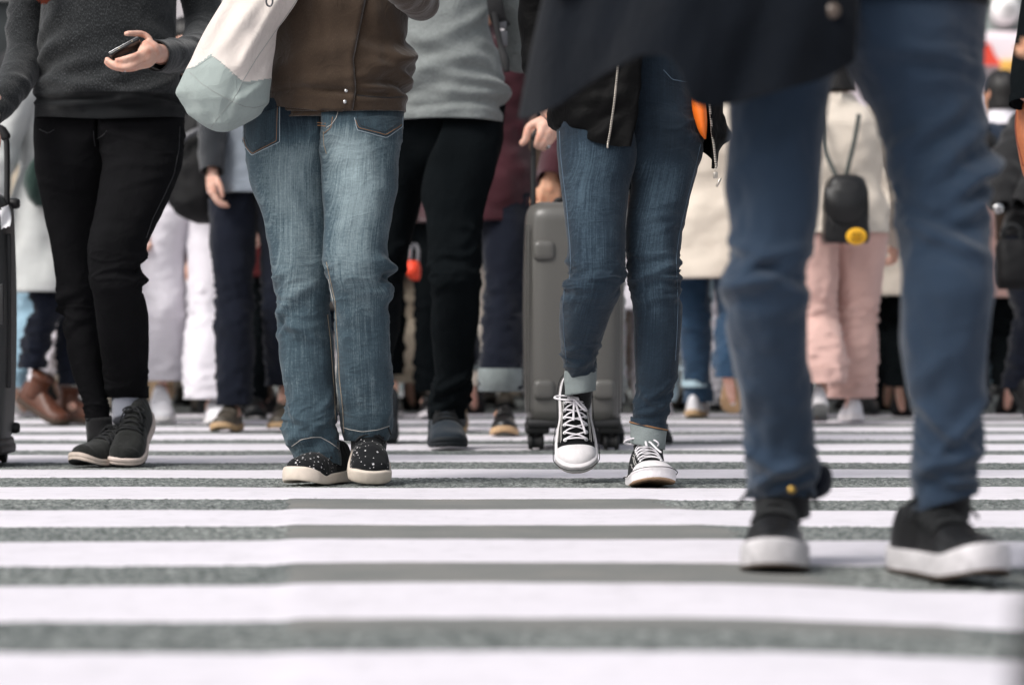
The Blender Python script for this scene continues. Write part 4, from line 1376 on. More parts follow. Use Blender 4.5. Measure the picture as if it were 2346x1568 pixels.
# long slack folds running down from the shoulder
for (x0, y0, x1, y1, am, sg) in ((640, 0, 560, 150, -.012, 12), (600, 0, 500, 130, -.008, 16), (655, 60, 585, 185, .010, 12), (540, 10, 470, 140, .007, 14), (604, 195, 545, 245, -.007, 10), (440, 190, 470, 280, -.008, 14), (560, 170, 520, 260, .005, 12)):
    dx, dy = x1 - x0, y1 - y0; ln = math.hypot(dx, dy)
    tpar = ((PX[..., 0] - x0) * dx + (PX[..., 1] - y0) * dy) / ln ** 2
    dist = ((PX[..., 0] - x0) * dy - (PX[..., 1] - y0) * dx) / ln
    G[..., 1] += am * np.exp(-(dist / sg) ** 2) * sst(-.3, .1, tpar) * (1 - sst(.8, 1.2, tpar))
mb = MB(); mb.grid(G, True, False, True)
fr_ = PX.reshape(-1, 2)
fx = [np.array([fr_[k] for k in f if k < len(fr_)]).mean(0) for f in mb.f]
bx, by = [400, 423, 446, 487, 520, 555, 571, 590, 620, 640], [158, 157, 156, 128, 155, 188, 192, 187, 180, 178]
mb.m = [1 if p[1] > np.interp(p[0], bx, by) else 0 for p in fx]
bo = mb.build('bag_body', [CANVAS, GREYCAN], bag)
bvB = mb.bvh()
BGTH = plain('grey_thread', (.30, .32, .31), .9)
seams(bvB, [(BGTH, .0008, [(435, 166), (460, 190), (490, 210), (530, 232), (560, 244), (580, 247), (600, 243), (614, 236)]), (BGTH, .0006, [(531, 233), (510, 256), (482, 293)]),
            (BGTH, .0007, [(531, 233), (545, 210), (555, 188), (590, 130), (625, 80), (660, 30), (680, 0)]), (BGTH, .0006, [(423, 157), (446, 156), (487, 128), (520, 155), (555, 188), (571, 192), (590, 187), (620, 180)])], bo)
mb = MB()
for o1, o2 in (((560, -58), (640, -210)), ((660, -58), (690, -210))):
    mb.grid(tube([at(o1[0], o1[1] + 12, 6.80), at((o1[0] + o2[0]) / 2, -130, 6.85), at(o2[0], o2[1] + 70, 6.93)], (.018, .003), 16, 10, ref=(0, 1, 0)), True, True, True)
mb.build('strap', CANVAS, bag)
kc = MB(); c = at(617, 2, 6.735)
kc.grid(tube([c + np.array((.011 * math.cos(a) * .7, .002, .013 * math.sin(a))) for a in np.linspace(0, 2 * PI, 21)], .0022, 40, 8), True)
kc.grid(tube([c + np.array((0, 0, .012)), c + np.array((.004, .004, .035)), c + np.array((.004, .012, .06))], .002, 10, 6), True, True, True)
kc.build('ring_clip', plain('dark_steel', (.12, .12, .13), .3, metal=.8), bag)

# ------------------------------------------------------------------ woman in skinny jeans and canvas shoes
B = root('person', (at(1440, 765, 6.95)[0], 6.95, 0), 'person in dark blue skinny jeans, open black jacket and black canvas shoes', 'person')
obl = [(120, 1268), (200, 1268), (250, 1270), (298, 1275), (351, 1276), (403, 1282), (466, 1290), (547, 1299), (563, 1301), (600, 1299), (638, 1306), (657, 1296), (689, 1283), (745, 1283), (816, 1287), (844, 1292), (858, 1297)]
ibl = [(120, 1440), (240, 1442), (280, 1456), (330, 1466), (375, 1460), (405, 1444), (428, 1441), (498, 1434), (568, 1433), (633, 1430), (680, 1418), (708, 1404), (764, 1385), (802, 1373), (844, 1362), (858, 1360)]
obr = [(120, 1600), (200, 1608), (245, 1610), (298, 1613), (330, 1611), (386, 1599), (428, 1588), (474, 1577), (535, 1563), (591, 1556), (615, 1558), (643, 1559), (671, 1557), (699, 1563), (755, 1560), (825, 1556), (881, 1546), (932, 1532), (955, 1529), (978, 1526)]
ibr = [(120, 1440), (240, 1441), (280, 1430), (330, 1424), (375, 1430), (405, 1444), (428, 1445), (498, 1437), (558, 1434), (633, 1436), (665, 1444), (680, 1447), (731, 1451), (825, 1453), (895, 1455), (930, 1453), (956, 1450), (978, 1448)]
ysB = [120, 160, 200, 245, 298, 340, 386, 428, 474, 498, 535, 563, 591, 615, 638, 657, 675, 699, 731, 764, 802, 830]
kl = keys(obl, ibl, ysB + [858], [(120, 6.95), (300, 6.93), (560, 6.86), (650, 6.86), (780, 6.97), (860, 7.06)], [(120, 1), (250, .9), (330, .3), (380, 0), (1100, 0)], -1)
kr = keys(obr, ibr, ysB + [881, 932, 978], [(120, 6.95), (400, 6.95), (640, 6.92), (980, 6.98)], [(120, 1), (250, .9), (330, .3), (380, 0), (1100, 0)], 1)
fB1 = knee_folds(640, 45, 8, .0045, 5, th=[PI, 0, PI - .4]) + [(600, PI, .5, .006, 8, 8), (650, PI - .2, .6, .007, 9, -14), (640, 1.6, .8, .003, 9, 10), (690, 1.6, 1.0, .002, 8, -10), (640, .1, .5, .006, 9, 20), (835, 1.6, 1.2, .005, 10, 25), (815, 1.2, 1.0, .004, 9, -25), (800, 2.2, .9, .004, 9, 22), (850, .8, .8, .004, 8, 20)]
fB2 = [(585, 1.7, 1.1, .0030, 8, -6), (600, .2, .8, .006, 9, 12), (622, 1.5, 1.3, .0055, 9, 10), (640, .3, .9, .006, 8, -12), (652, 1.4, 1.2, -.0040, 8, 12), (672, .4, .9, .006, 9, 10), (690, 1.7, 1.2, .0035, 9, 14), (500, 1.4, .9, .0025, 9, 8), (520, .8, .8, .003, 8, 10), (470, 1.2, .9, .002, 8, 6),
        (900, 1.6, 1.1, .004, 10, 30), (925, 1.2, 1.2, .005, 9, -20), (945, 1.8, 1.2, .005, 9, 20), (880, .6, .8, .004, 10, 20), (300, 1.0, 1.0, .004, 12, -50), (270, 1.2, 1.0, .0035, 10, -45), (330, .7, .9, .003, 11, -40)]
mb = MB()
P1, U1, F1 = trouser_leg(kl, -1, n=300, m=90, folds=fB1, crease=[(640, 35, .008), (820, 40, .008)], fk=1.2, seed=14, wr=.0012, br=[(560, 1.02), (660, 1.2), (760, 1.45), (830, 1.4), (858, 1.25)], hemf=-14, wash=wash_front(340, 640, .26, .25, (640, .10), (330, .1), -.07))
P2, U2, F2 = trouser_leg(kr, 1, n=300, m=90, folds=fB2, crease=[(635, 50, .007), (920, 45, .007), (300, 50, .004)], fk=1.2, seed=19, wr=.0012, br=1.02, heml=-8, hemf=6, wash=wash_front(380, 620, .30, .0, (635, .16), (340, .12), -.08))
mb.grid(P1, uv=U1, fade=F1); mb.grid(P2, uv=U2, fade=F2)
jb = mb.build('jeans', DEN_B, B); bvJ = mb.bvh()
BTH = plain('blue_thread', (.085, .125, .17), .9)
seams(bvJ, [(BTH, .0010, [(1282, 300), (1284, 351), (1290, 403), (1298, 466), (1306, 560), (1308, 610), (1305, 640)]), (BTH, .0010, [(1294, 660), (1290, 700), (1292, 760), (1298, 830)]),
            (BTH, .0009, [(1605, 330), (1592, 386), (1570, 474), (1556, 535), (1549, 591), (1551, 643), (1553, 700), (1551, 760), (1547, 825)]),
            (DKST, .0008, [(1455, 700), (1457, 760), (1459, 825), (1461, 895)]), (BTH, .0010, [(1520, 160), (1540, 182), (1570, 188), (1605, 182)]), (DKST, .0010, [(1445, 150), (1446, 230), (1443, 330)])], jb)


def cuffring(par, top, bot, mat_, edge=None, name='cuff', th=.004, wr=.002, seed=2):
    """turned-up hem: (px centre, py, half width px, Y, tilt px) top and bottom"""
    mb = MB(); rows = []
    th_ = np.linspace(-PI, PI, 60, endpoint=False)
    for k in np.linspace(0, 1, 12):
        c, y, a, Y, tl = [top[q] * (1 - k) + bot[q] * k for q in range(5)]
        s = Y / FPX
        R = ring_pts((c - CXP) * s, Y, CH - (y - HOR) * s, a * s, a * s * 1.05, th_)
        R[:, 2] -= tl * s * np.cos(th_)
        rows.append(R)
    R = np.array(rows)
    c = R.mean(1, keepdims=True)
    R = c + (R - c) * (1 + (wr / .06) * WN((14, 14, 20), seed)(R)[..., None])
    inn = c + (R - c) * .92
    mb.grid(np.concatenate([inn[:1], R, inn[::-1]]), True)
    o = mb.build(name, mat_, par)
    if edge is not None:
        mb = MB(); q = R[0]; e = c[0] + (q - c[0]) * 1.012
        mb.grid(tube(np.vstack([e, e[:1]]), .0022, 120, 6), True); mb.build('cuff_edge', edge, o)
    return o


cuffring(B, (1487, 975, 42, 6.985, 9), (1483, 1022, 41, 6.985, 8), CUFF, ORST, seed=3)
cuffring(B, (1330, 846, 38, 7.045, -3), (1329, 900, 36, 7.05, -6), CUFF, None, seed=5)
cuffring(B, (1487, 962, 42, 6.985, 9), (1487, 978, 43, 6.985, 9), DEN_B, None, seed=4)
mb = MB()
mb.grid(tube([at(1484, 1000, 6.985), at(1486, 1040, 6.985), at(1490, 1060, 6.98)], [.038, .036, .035], 10, 24), True, True, True)
mb.build('sock', cloth('black_sock', (.012, .012, .013), .2, 400), B); mb = MB()
mb.grid(tube([at(1329, 860, 7.07), at(1328, 900, 7.095), at(1326, 930, 7.11)], [.034, .033, .030], 10, 24), True, True, True)
mb.build('sock', cloth('black_sock', (.012, .012, .013), .2, 400), B)
put_shoe(B, canvas_shoe, (at(1497, 765, 6.84)[0], 6.84, .010), 7, -5, 0, .262)
put_shoe(B, canvas_shoe, at(1321, 1052, 7.10), -2, 62, -2, .262)

# open jacket: two hanging fronts joined behind
mb = MB()
def jacket_side(rows, c, YC, B_, back, n=60, m=70, seed=3, fold=()):
    """rows (py, outer px, front edge px); the sheet runs from the back round the side to the front edge"""
    K = np.array(rows, float); t = np.linspace(K[0, 0], K[-1, 0], n)
    O, E = herm(K[:, 0], K[:, 1], t), herm(K[:, 0], K[:, 2], t)
    G = np.zeros((n, m, 3))
    for i in range(n):
        Aa = abs(O[i] - c); sgn = 1 if O[i] > c else -1
        a1 = math.acos(np.clip((E[i] - c) / Aa * sgn, -1, 1))
        ph = np.linspace(back, a1, m)
        x = c + sgn * Aa * np.cos(ph); yv = YC - B_ * np.sin(ph)
        s = YC / FPX
        G[i, :, 0] = (x - CXP) * s; G[i, :, 1] = yv; G[i, :, 2] = CH - (t[i] - HOR) * s
        hang = sst(K[-1, 0] - 60, K[-1, 0], t[i])
    return G, t
G1, t1 = jacket_side([(-150, 1300, 1470), (-60, 1262, 1470), (60, 1252, 1467), (130, 1250, 1464), (200, 1256, 1461), (242, 1262, 1459), (262, 1256, 1456), (284, 1259, 1453), (300, 1272, 1450), (345, 1300, 1441)], 1436, 6.95, .155, -1.2)
w1, w2 = WN((12, 8, 9), 71), WN((30, 18, 26), 72)
d = .006 * w1(G1) + .0028 * w2(G1)
d += .010 * np.exp(-((t1[:, None] - 236) / 18) ** 2)
G1[..., 1] -= d; G1[..., 0] -= d * .4
u = np.linspace(0, 1, G1.shape[1])[None]
low = sst(285, 345, t1)[:, None] * (1 - sst(.55, .95, u)) * .036     # hem climbs away from the zip
G1[..., 2] += low
slab(mb, G1, .008)
G2, t2 = jacket_side([(-150, 1575, 1560), (-60, 1612, 1590), (60, 1640, 1600), (150, 1650, 1606), (247, 1652, 1615), (290, 1662, 1620), (316, 1668, 1623), (335, 1650, 1626), (360, 1644, 1628), (388, 1640, 1631)], 1436, 6.95, .12, -1.2)
d = .005 * w1(G2) + .003 * w2(G2); G2[..., 1] -= d; G2[..., 0] += d * .6
u = np.linspace(0, 1, G2.shape[1])[None]
G2[..., 2] += sst(310, 388, t2)[:, None] * (1 - sst(.3, .98, u)) * .055
slab(mb, G2, .007)
mb.grid(torso([(-190, 1400, 1475, 6.97, .07), (-165, 1370, 1505, 6.97, .09), (-140, 1315, 1560, 6.97, .10), (-60, 1290, 1590, 6.98, .10), (40, 1290, 1590, 7.0, .10)], 30, 50, seed=3))
jb2 = mb.build('jacket', BOMB, B); bvK = mb.bvh()
mb = MB()
Gs = G1[:, -1]
def zipper(mb, edge, inset, i0, i1):
    pts = []
    E = edge[i0:i1]
    P = dens(E, .0042)
    for k, p in enumerate(P):
        rbox(mb, p + np.array((inset[0], inset[1], 0)), (.0058, .0030, .0024), .0006, k=1)
G1z = np.array([z for z in (hit(bvK, *q)[0] for q in dens([(1419, 128), (1416, 151), (1411, 200), (1406, 245), (1398, 300), (1391, 338)], 4)) if z is not None])
zipper(mb, G1z, (0, -.002), 0, len(G1z))
capsule(mb, [G1z[-1] + (0, -.002, 0), G1z[-1] + (-.0006, -.002, -.008)], .003, 5, 6)
zm = plain('brass_steel', (.55, .50, .44), .35, metal=.9)
mb.build('zip', zm, jb2); mb = MB()
G2z = []
for q in dens([(1616, 225), (1618, 247), (1622, 290), (1626, 330), (1630, 389)], 4):
    p, nn = hit(bvK, q[0] + 9, q[1]); G2z.append(p if p is not None else at(q[0] + 9, q[1], 6.86))
G2z = np.array(G2z); G2z[:, 1] = np.median(G2z[:, 1]); zipper(mb, G2z, (-.001, -.004), 0, len(G2z))
e = G2z[-1] + np.array((.001, -.004, -.012))
rbox(mb, e, (.011, .007, .016), .002, k=2); rbox(mb, e + (.008, -.002, -.018), (.006, .0025, .024), .001, ax=[[.9, 0, -.42], [0, 1, 0], [.42, 0, .9]], k=1)
mb.build('zip', zm, jb2)
mb = MB(); G = [at(1426, y, 6.775) for y in (130, 245, 340)]
mb.grid(sleeve([at(1325, -140, 6.97), at(1262, -60, 7.0), at(1240, 30, 7.03), at(1238, 110, 7.02), at(1245, 180, 6.98)], [.07, .06, .055, .05, .045], 60, 32, 8, .003, 8, .006))
mb.grid(sleeve([at(1555, -140, 6.97), at(1650, -60, 7.02), at(1705, 40, 7.08), at(1722, 130, 7.08), at(1730, 190, 7.05)], [.07, .06, .055, .05, .045], 60, 32, 9, .003, 8, .006))
mb.build('jacket_sleeves', BOMB, jb2)
mb = MB(); R = torso([(-100, 1330, 1545, 6.95, .10), (60, 1345, 1530, 6.95, .105), (135, 1335, 1545, 6.95, .11)], 20, 40, seed=4); mb.grid(R); mb.build('top', BLKJ2, B)
JB = J_std(at(1438, 0, 6.97)[0], 6.96, 1.63, 1.41)
JB.update(sh_l=at(1325, -135, 6.97), el_l=at(1240, 60, 7.03), wr_l=at(1245, 190, 6.98), sh_r=at(1555, -135, 6.97), el_r=at(1645, 60, 7.08), wr_r=at(1730, 195, 7.05),
          kn_l=at(1365, 640, 6.9), an_l=at(1330, 880, 7.13), kn_r=at(1500, 640, 6.94), an_r=at(1485, 1030, 6.985), thin=.9)
body(B, JB, SKIN1, .007, [lambda m: hand(m, at(1245, 192, 6.98), (0, -.1, -1), (1, 0, 0), (0, -1, 0), .9, .85), lambda m: hand(m, at(1731, 198, 7.05), (.1, 0, -1), (-1, 0, 0), (0, -1, 0), .9, .85)])
hair(B, JB['head'], HAIRB, long=.2)
pch = root('pouch', at(1600, 300, 6.9), 'small bright orange pouch showing under the open black jacket beside dark blue jeans', 'bag')
mb = MB()
R = tube([at(1598, 200, 6.9), at(1600, 235, 6.885), at(1605, 270, 6.88), at(1610, 300, 6.885), at(1615, 317, 6.89)], np.array(((.012, .02), (.018, .03), (.016, .03), (.010, .025), (.003, .01))), 24, 20, ref=(0, 1, 0)); mb.grid(R, True, True, True)
po = mb.build('pouch_body', plain('orange_nylon', (.85, .17, .015), .5, scale=60, var=.06), pch)
mb = MB(); mb.grid(tube([at(1596, 205, 6.9), at(1588, 120, 6.92), at(1570, 20, 6.93)], (.006, .002), 12, 8), True, True, True); mb.build('strap', BLK(), pch)

# ------------------------------------------------------------------ woman with the phone
Cc = root('person', (at(250, 765, 7.95)[0], 7.95, 0), 'person in a charcoal sweatshirt and black skinny jeans holding a phone', 'person')
ocl = [(240, 82), (273, 80), (316, 78), (379, 80), (438, 91), (491, 102), (550, 114), (585, 121), (651, 130), (697, 138), (715, 140), (725, 144), (788, 151), (851, 165), (900, 182), (946, 195), (972, 199)]
icl = [(240, 236), (290, 238), (330, 256), (380, 266), (430, 256), (500, 240), (600, 222), (697, 225), (788, 232), (851, 240), (900, 245), (946, 250), (972, 253)]
ocr = [(240, 422), (273, 422), (316, 421), (386, 414), (449, 389), (498, 365), (547, 341), (575, 327), (590, 324), (613, 318), (630, 322), (651, 328), (708, 337), (760, 340), (816, 339), (865, 338), (893, 340), (908, 338)]
icr = [(240, 236), (290, 234), (325, 224), (345, 228), (375, 236), (421, 229), (484, 219), (550, 204), (585, 200), (637, 203), (683, 214), (760, 224), (830, 235), (865, 238), (893, 239), (908, 243)]
ysC = [240, 273, 316, 340, 379, 421, 449, 498, 550, 575, 600, 625, 651, 683, 708, 740, 788, 830, 865, 893]
kl = keys(ocl, icl, ysC + [920, 946, 972], [(240, 7.965), (320, 7.97), (500, 8.0), (972, 8.03)], [(240, 1), (300, .85), (350, .2), (390, 0), (1100, 0)], -1)
kr = keys(ocr, icr, ysC + [908], [(240, 7.965), (310, 7.955), (380, 7.90), (560, 7.80), (660, 7.80), (908, 8.05)], [(240, 1), (300, .85), (340, .2), (380, 0), (1100, 0)], 1)
fC1 = knee_folds(710, 50, 8, .005, 25, th=[PI, 2.4]) + [(705, PI, .6, .007, 7, 6), (725, PI, .6, -.006, 7, 6), (680, 2.2, .9, .003, 9, 10), (430, 1.8, .8, .002, 8, -8), (380, 1.6, .8, .002, 8, -8)]
fC2 = knee_folds(610, 40, 9, .006, 22, th=[0, .4, -.2]) + [(590, .1, .5, .009, 9, 14), (618, .1, .6, -.008, 9, 12), (640, .3, .6, .007, 9, 10), (380, 1.4, 1.0, .0025, 8, 12), (420, 1.2, 1.0, .002, 8, 14), (500, 1.6, .9, .002, 10, 10), (640, 1.4, 1.0, .003, 9, -12), (330, 1.2, 1.0, .004, 9, -40), (300, 1.6, 1.2, .003, 8, 20), (880, 1.4, 1.2, .003, 9, 10)]
mb = MB()
P1, U1, F1 = trouser_leg(kl, -1, n=210, m=72, folds=fC1, crease=[(705, 45, .009), (930, 40, .007)], fk=1.3, seed=24, wr=.0013, hemf=6)
P2, U2, F2 = trouser_leg(kr, 1, n=210, m=72, folds=fC2, crease=[(615, 45, .009), (860, 40, .004), (330, 40, .005)], fk=1.3, seed=29, wr=.0013)
mb.grid(P1, uv=U1); mb.grid(P2, uv=U2)
jc = mb.build('jeans', BLKJ, Cc); bvC = mb.bvh()
GTH = plain('grey_black_thread', (.045, .045, .048), .9)
seams(bvC, [(GTH, .0012, [(412, 290), (410, 340), (398, 400), (375, 450), (350, 500), (335, 545)]), (GTH, .0010, [(214, 300), (215, 318), (218, 335)]), (GTH, .0009, [(244, 300), (236, 310), (222, 318)]), (GTH, .0009, [(90, 296), (110, 305), (125, 297)])], jc)
cuffring(Cc, (289, 886, 51, 8.06, 0), (291, 908, 50, 8.06, 3), BLKJ, plain('grey_black_thread', (.045, .045, .048), .9), seed=6)
cuffring(Cc, (226, 955, 29, 8.03, -4), (227, 972, 28, 8.03, -3), BLKJ, None, seed=7)
mb = MB(); mb.grid(tube([at(292, 890, 8.055), at(292, 925, 8.035), at(290, 965, 8.01)], [.046, .045, .040], 12, 26), True, True, True)
mb.build('sock', SOCK, Cc)
mb = MB(); mb.grid(tube([at(226, 955, 8.03), at(228, 985, 8.03), at(230, 1010, 8.02)], .038, 8, 24), True, True, True); mb.build('sock', cloth('black_sock', (.012, .012, .013), .2, 400), Cc)
CSOLE = lambda q: .019 + .012 * math.exp(-(q / .3) ** 2) + .004 * math.exp(-((q - 1) / .1) ** 2)
GREYSH = cloth('dark_grey_mesh', (.016, .017, .016), .4, 160, sheen=.15, big=60)
put_shoe(Cc, lambda p: runner(p, GREYSH, plain('pale_foam', (.50, .42, .36), .7), .255, sole2=BLK(), hf=CSOLE), (at(196, 765, 7.89)[0], 7.89, .004), -36, 0, 0, .255)
put_shoe(Cc, lambda p: runner(p, GREYSH, plain('pale_foam2', (.60, .50, .45), .7), .257, sole2=BLK(), hf=CSOLE), (at(288, 765, 7.92)[0], 7.92, .012), -7, 31, 4, .257)
tk = [(-142, 240, 325, 7.97, .07), (-122, 200, 365, 7.97, .09), (-98, 135, 432, 7.97, .115), (-50, 105, 418, 7.95, .13), (0, 97, 400, 7.94, .14), (35, 93, 398, 7.94, .14), (100, 91, 402, 7.94, .135), (168, 91, 412, 7.94, .14), (200, 84, 418, 7.94, .145), (217, 79, 421, 7.94, .148), (228, 80, 421, 7.94, .147), (236, 82, 420, 7.94, .143), (262, 82, 421, 7.94, .142), (279, 82, 421, 7.94, .142)]
fS = [(130, 2.5, .6, .014, 20, 60), (160, 2.1, .6, .010, 16, 50), (205, 1.9, 1.0, .010, 14, -25), (215, 1.1, 1.0, .008, 14, 40), (170, 1.3, .8, .007, 20, 70), (75, 2.6, .5, .008, 20, 80), (180, 2.7, .6, -.008, 14, 20), (232, 1.5, 3, -.008, 7, 0), (100, .6, .7, .006, 20, -60)]
T = torso(tk, n=130, m=100, folds=fS, fk=1.3, seed=25, wr=.003, hemf=10, br=.69)
ctr = 1.0
mb = MB(); mb.grid(T[:112]); sw_ = mb.build('sweatshirt', CHAR, Cc)
rb_ = T[111:].copy(); mb = MB(); mb.grid(rb_); mb.build('rib_hem', CHARRIB, sw_)
mb = MB()
mb.grid(sleeve([at(150, -92, 7.96), at(95, -62, 7.96), at(62, 30, 7.95), at(55, 115, 7.93), at(45, 165, 7.88), at(15, 215, 7.78), at(-25, 262, 7.7)], [.07, .062, .054, .052, .053, .048, .042], 100, 44, 13, .002, 12, .006))
mb.grid(sleeve([at(415, -92, 7.97), at(446, -58, 8.0), at(462, 10, 8.02), at(468, 60, 8.0), at(455, 108, 7.9), at(420, 125, 7.72), at(385, 128, 7.60), at(356, 128, 7.52)], [.07, .062, .058, .056, .053, .047, .044, .043], 110, 44, 15, .002, 14, .006))
mb.build('sweatshirt_sleeves', CHAR, sw_)
q = sw_
YH = 7.46
JC = J_std(at(282, 0, 7.97)[0], 7.96, 1.72, 1.50)
JC.update(sh_l=at(140, -145, 7.96), el_l=at(55, 110, 7.93), wr_l=at(-28, 264, 7.7), sh_r=at(430, -145, 7.97), el_r=at(465, 60, 8.0), wr_r=at(352, 124, 7.50),
          kn_l=at(180, 690, 8.0), an_l=at(226, 985, 8.03), kn_r=at(268, 610, 7.82), an_r=at(291, 940, 8.05), thin=.9)


def phone_hand(m):
    a = lambda x, y, dy=0: at(x, y, YH + dy)
    capsule(m, [a(372, 124, .07), a(355, 121, .03), a(345, 117, .0)], np.array((.026, .026, .028)), 10, 16)
    # palm
    for p in ([a(352, 108, .02), a(338, 104, -.005), a(325, 117, -.025)], [a(352, 116, .01), a(338, 117, -.02), a(322, 126, -.035)],
              [a(351, 125, .01), a(338, 130, -.02), a(322, 138, -.03)], [a(350, 132, .02), a(338, 142, -.005), a(322, 150, -.012)]):
        capsule(m, p, np.array((.0155, .0165, .0115)), 12, 14)
    finger(m, [a(345, 100, .02), a(340, 87, .02), a(326, 78, .015), a(310, 77, .0), a(297, 77, -.012), a(289, 77.5, -.016)], .0088, 20)      # thumb on top
    finger(m, [a(325, 120, -.028), a(312, 127, -.045), a(297, 132, -.048), a(282, 136, -.045), a(268, 138, -.036)], .0085)
    finger(m, [a(326, 134, -.030), a(308, 147, -.040), a(288, 153, -.040), a(268, 150, -.030), a(254, 143, -.022), a(245, 136, -.014)], .0090, 20)
    finger(m, [a(325, 144, -.018), a(308, 154, -.026), a(288, 158, -.024), a(266, 155, -.016), a(251, 149, -.008), a(243, 142, 0)], .0086, 20)
    finger(m, [a(324, 151, -.002), a(308, 157, -.006), a(290, 159, -.004), a(274, 157, .002), a(262, 152, .006)], .0078)


body(Cc, JC, SKIN1, .0042, [phone_hand, lambda m: hand(m, at(-28, 266, 7.7), (-.35, -.15, -1), (0, 1, 0), (1, -.4, 0), 1.1, .95)])
nl = MB()
for (x, y, dy) in ((293, 76.5, -.0265), (270, 137, -.0455), (246, 139, -.0235)):
    c = at(x, y, YH + dy); lathe(nl, [(.0003, -.0012), (.0035, -.0006), (.0046, .0012)], c, 'y', 12)
nl.build('fingernails', skin('nail_skin', (.74, .46, .38)), Cc)
rg = MB(); c0, c1 = at(290, 157.5, YH - .024), at(284, 157, YH - .022)
rg.grid(tube([c0 + (c1 - c0) * .5 + np.array((0, .0102 * math.cos(a), .0102 * math.sin(a))) for a in np.linspace(0, 2 * PI, 25)], .0013, 40, 6), True); rg.build('finger_ring', STEEL, Cc)
ph = root('phone', at(285, 112, YH), 'black smartphone with a silver edge held in the hand in front of a charcoal sweatshirt', 'phone')
e0, e1 = at(251.5, 127, YH - .030), at(319.5, 90, YH - .022)
ax1 = e1 - e0; wlen = np.linalg.norm(ax1); ax1 /= wlen
ax2 = np.array((.12, .90, -.42)); ax2 -= ax1 * np.dot(ax1, ax2); ax2 /= np.linalg.norm(ax2); ax3 = np.cross(ax1, ax2)
if ax3[2] < 0: ax3 = -ax3
cen = (e0 + e1) / 2 + ax2 * .045
mb = MB(); rbox(mb, cen, (wlen, .105, .0105), .005, ax=[ax1, ax2, ax3], k=4); mb.build('phone_case', plain('gloss_black', (.008, .008, .009), .18, spec=.6), ph)
mb = MB(); rbox(mb, cen + ax3 * .0052 - ax2 * .0006, (wlen * .985, .104, .0022), .001, ax=[ax1, ax2, ax3], k=2); mb.build('phone_rim', STEEL, ph)
mb = MB(); rbox(mb, cen + ax3 * .0066, (wlen * .92, .095, .001), .0004, ax=[ax1, ax2, ax3], k=1); mb.build('screen', plain('screen_glass', (.01, .012, .015), .08, spec=.6), ph)
mb = MB()
for u_, w_ in ((.28, .004), (-.15, .007), (-.22, .002), (-.3, .002)): rbox(mb, cen - ax2 * .0528 + ax1 * wlen * u_, (w_, .002, .003), .0008, ax=[ax1, ax2, ax3], k=1)
mb.build('side_buttons', plain('dull_gold', (.35, .30, .22), .4, metal=.7), ph)
h_ = MB(); hr = random.Random(2)
for i in range(90):
    x0 = 82 + hr.uniform(0, 36); y1 = 2 + 14 * math.sin((x0 - 82) / 36 * PI) * hr.uniform(.3, 1) - 4
    h_.grid(tube([at(225 + hr.uniform(-25, 25), -215, 7.90), at(150 + (x0 - 100) * .8, -110, 7.80), at(x0 + hr.uniform(-8, 8), -50, 7.79), at(x0, y1, 7.80)], [.006, .006, .005, .0012], 16, 5), True, True, True)
hb = hair(Cc, JC['head'], HAIRR, long=.2)
h_.build('hair_strands', HAIRR, hb)

# ------------------------------------------------------------------ man in the grey sweater
D = root('person', (at(1020, 765, 9.2)[0], 9.2, 0), 'person in a grey marl sweater and black trousers with a strap over the shoulder', 'person')
odr = [(240, 1157), (281, 1153), (316, 1153), (386, 1139), (456, 1115), (500, 1104), (547, 1100), (600, 1099), (640, 1101), (657, 1098), (714, 1099), (760, 1094), (816, 1086), (878, 1081), (910, 1073), (943, 1067), (958, 1066)]
idr = [(240, 1020), (300, 1014), (340, 990), (390, 972), (447, 964), (501, 973), (560, 979), (632, 985), (673, 990), (755, 988), (837, 996), (870, 991), (898, 984), (939, 980), (958, 980)]
odl = [(240, 880), (400, 870), (600, 846), (760, 845), (860, 855), (900, 862)]
idl = [(240, 1020), (300, 1026), (350, 1030), (400, 1000), (436, 972), (518, 951), (604, 931), (650, 925), (714, 918), (755, 914), (812, 900), (860, 897), (900, 900)]
ysD = [240, 281, 316, 360, 400, 447, 501, 547, 600, 640, 673, 714, 755, 816, 850]
kl = keys(odl, idl, ysD + [880, 900], [(240, 9.2), (440, 9.25), (640, 9.3), (900, 9.75)], [(240, 1), (340, .85), (400, .2), (450, 0), (1100, 0)], -1)
kr = keys(odr, idr, ysD + [878, 910, 943, 958], [(240, 9.2), (440, 9.1), (640, 9.02), (958, 9.22)], [(240, 1), (340, .85), (400, .2), (450, 0), (1100, 0)], 1)
fD = knee_folds(600, 70, 9, .007, 31) + [(880, 1.5, 1.2, .009, 12, 15), (905, 1.2, 1.3, .010, 12, -12), (930, 1.7, 1.2, .009, 11, 10), (855, .8, .9, .007, 12, 30), (560, .6, .6, .004, 20, 70), (520, .7, .5, .003, 16, 80)]
mb = MB()
P1, U1, _ = trouser_leg(kl, -1, n=140, m=60, folds=knee_folds(620, 80, 9, .007, 33), seed=34, wr=.002)
P2, U2, _ = trouser_leg(kr, 1, n=170, m=64, folds=fD, crease=[(620, 60, .010), (905, 50, .014)], fk=1.2, seed=39, wr=.002)
mb.grid(P1, uv=U1); mb.grid(P2, uv=U2); mb.build('trousers', BLKJ2, D)
tk = [(-112, 975, 1060, 9.22, .075), (-98, 940, 1095, 9.22, .10), (-76, 880, 1150, 9.22, .12), (-40, 872, 1145, 9.2, .14), (0, 880, 1124, 9.18, .15), (63, 884, 1122, 9.18, .15), (140, 884, 1146, 9.18, .155), (196, 882, 1155, 9.18, .16), (212, 880, 1157, 9.18, .16), (238, 882, 1153, 9.18, .158), (276, 884, 1153, 9.18, .158)]
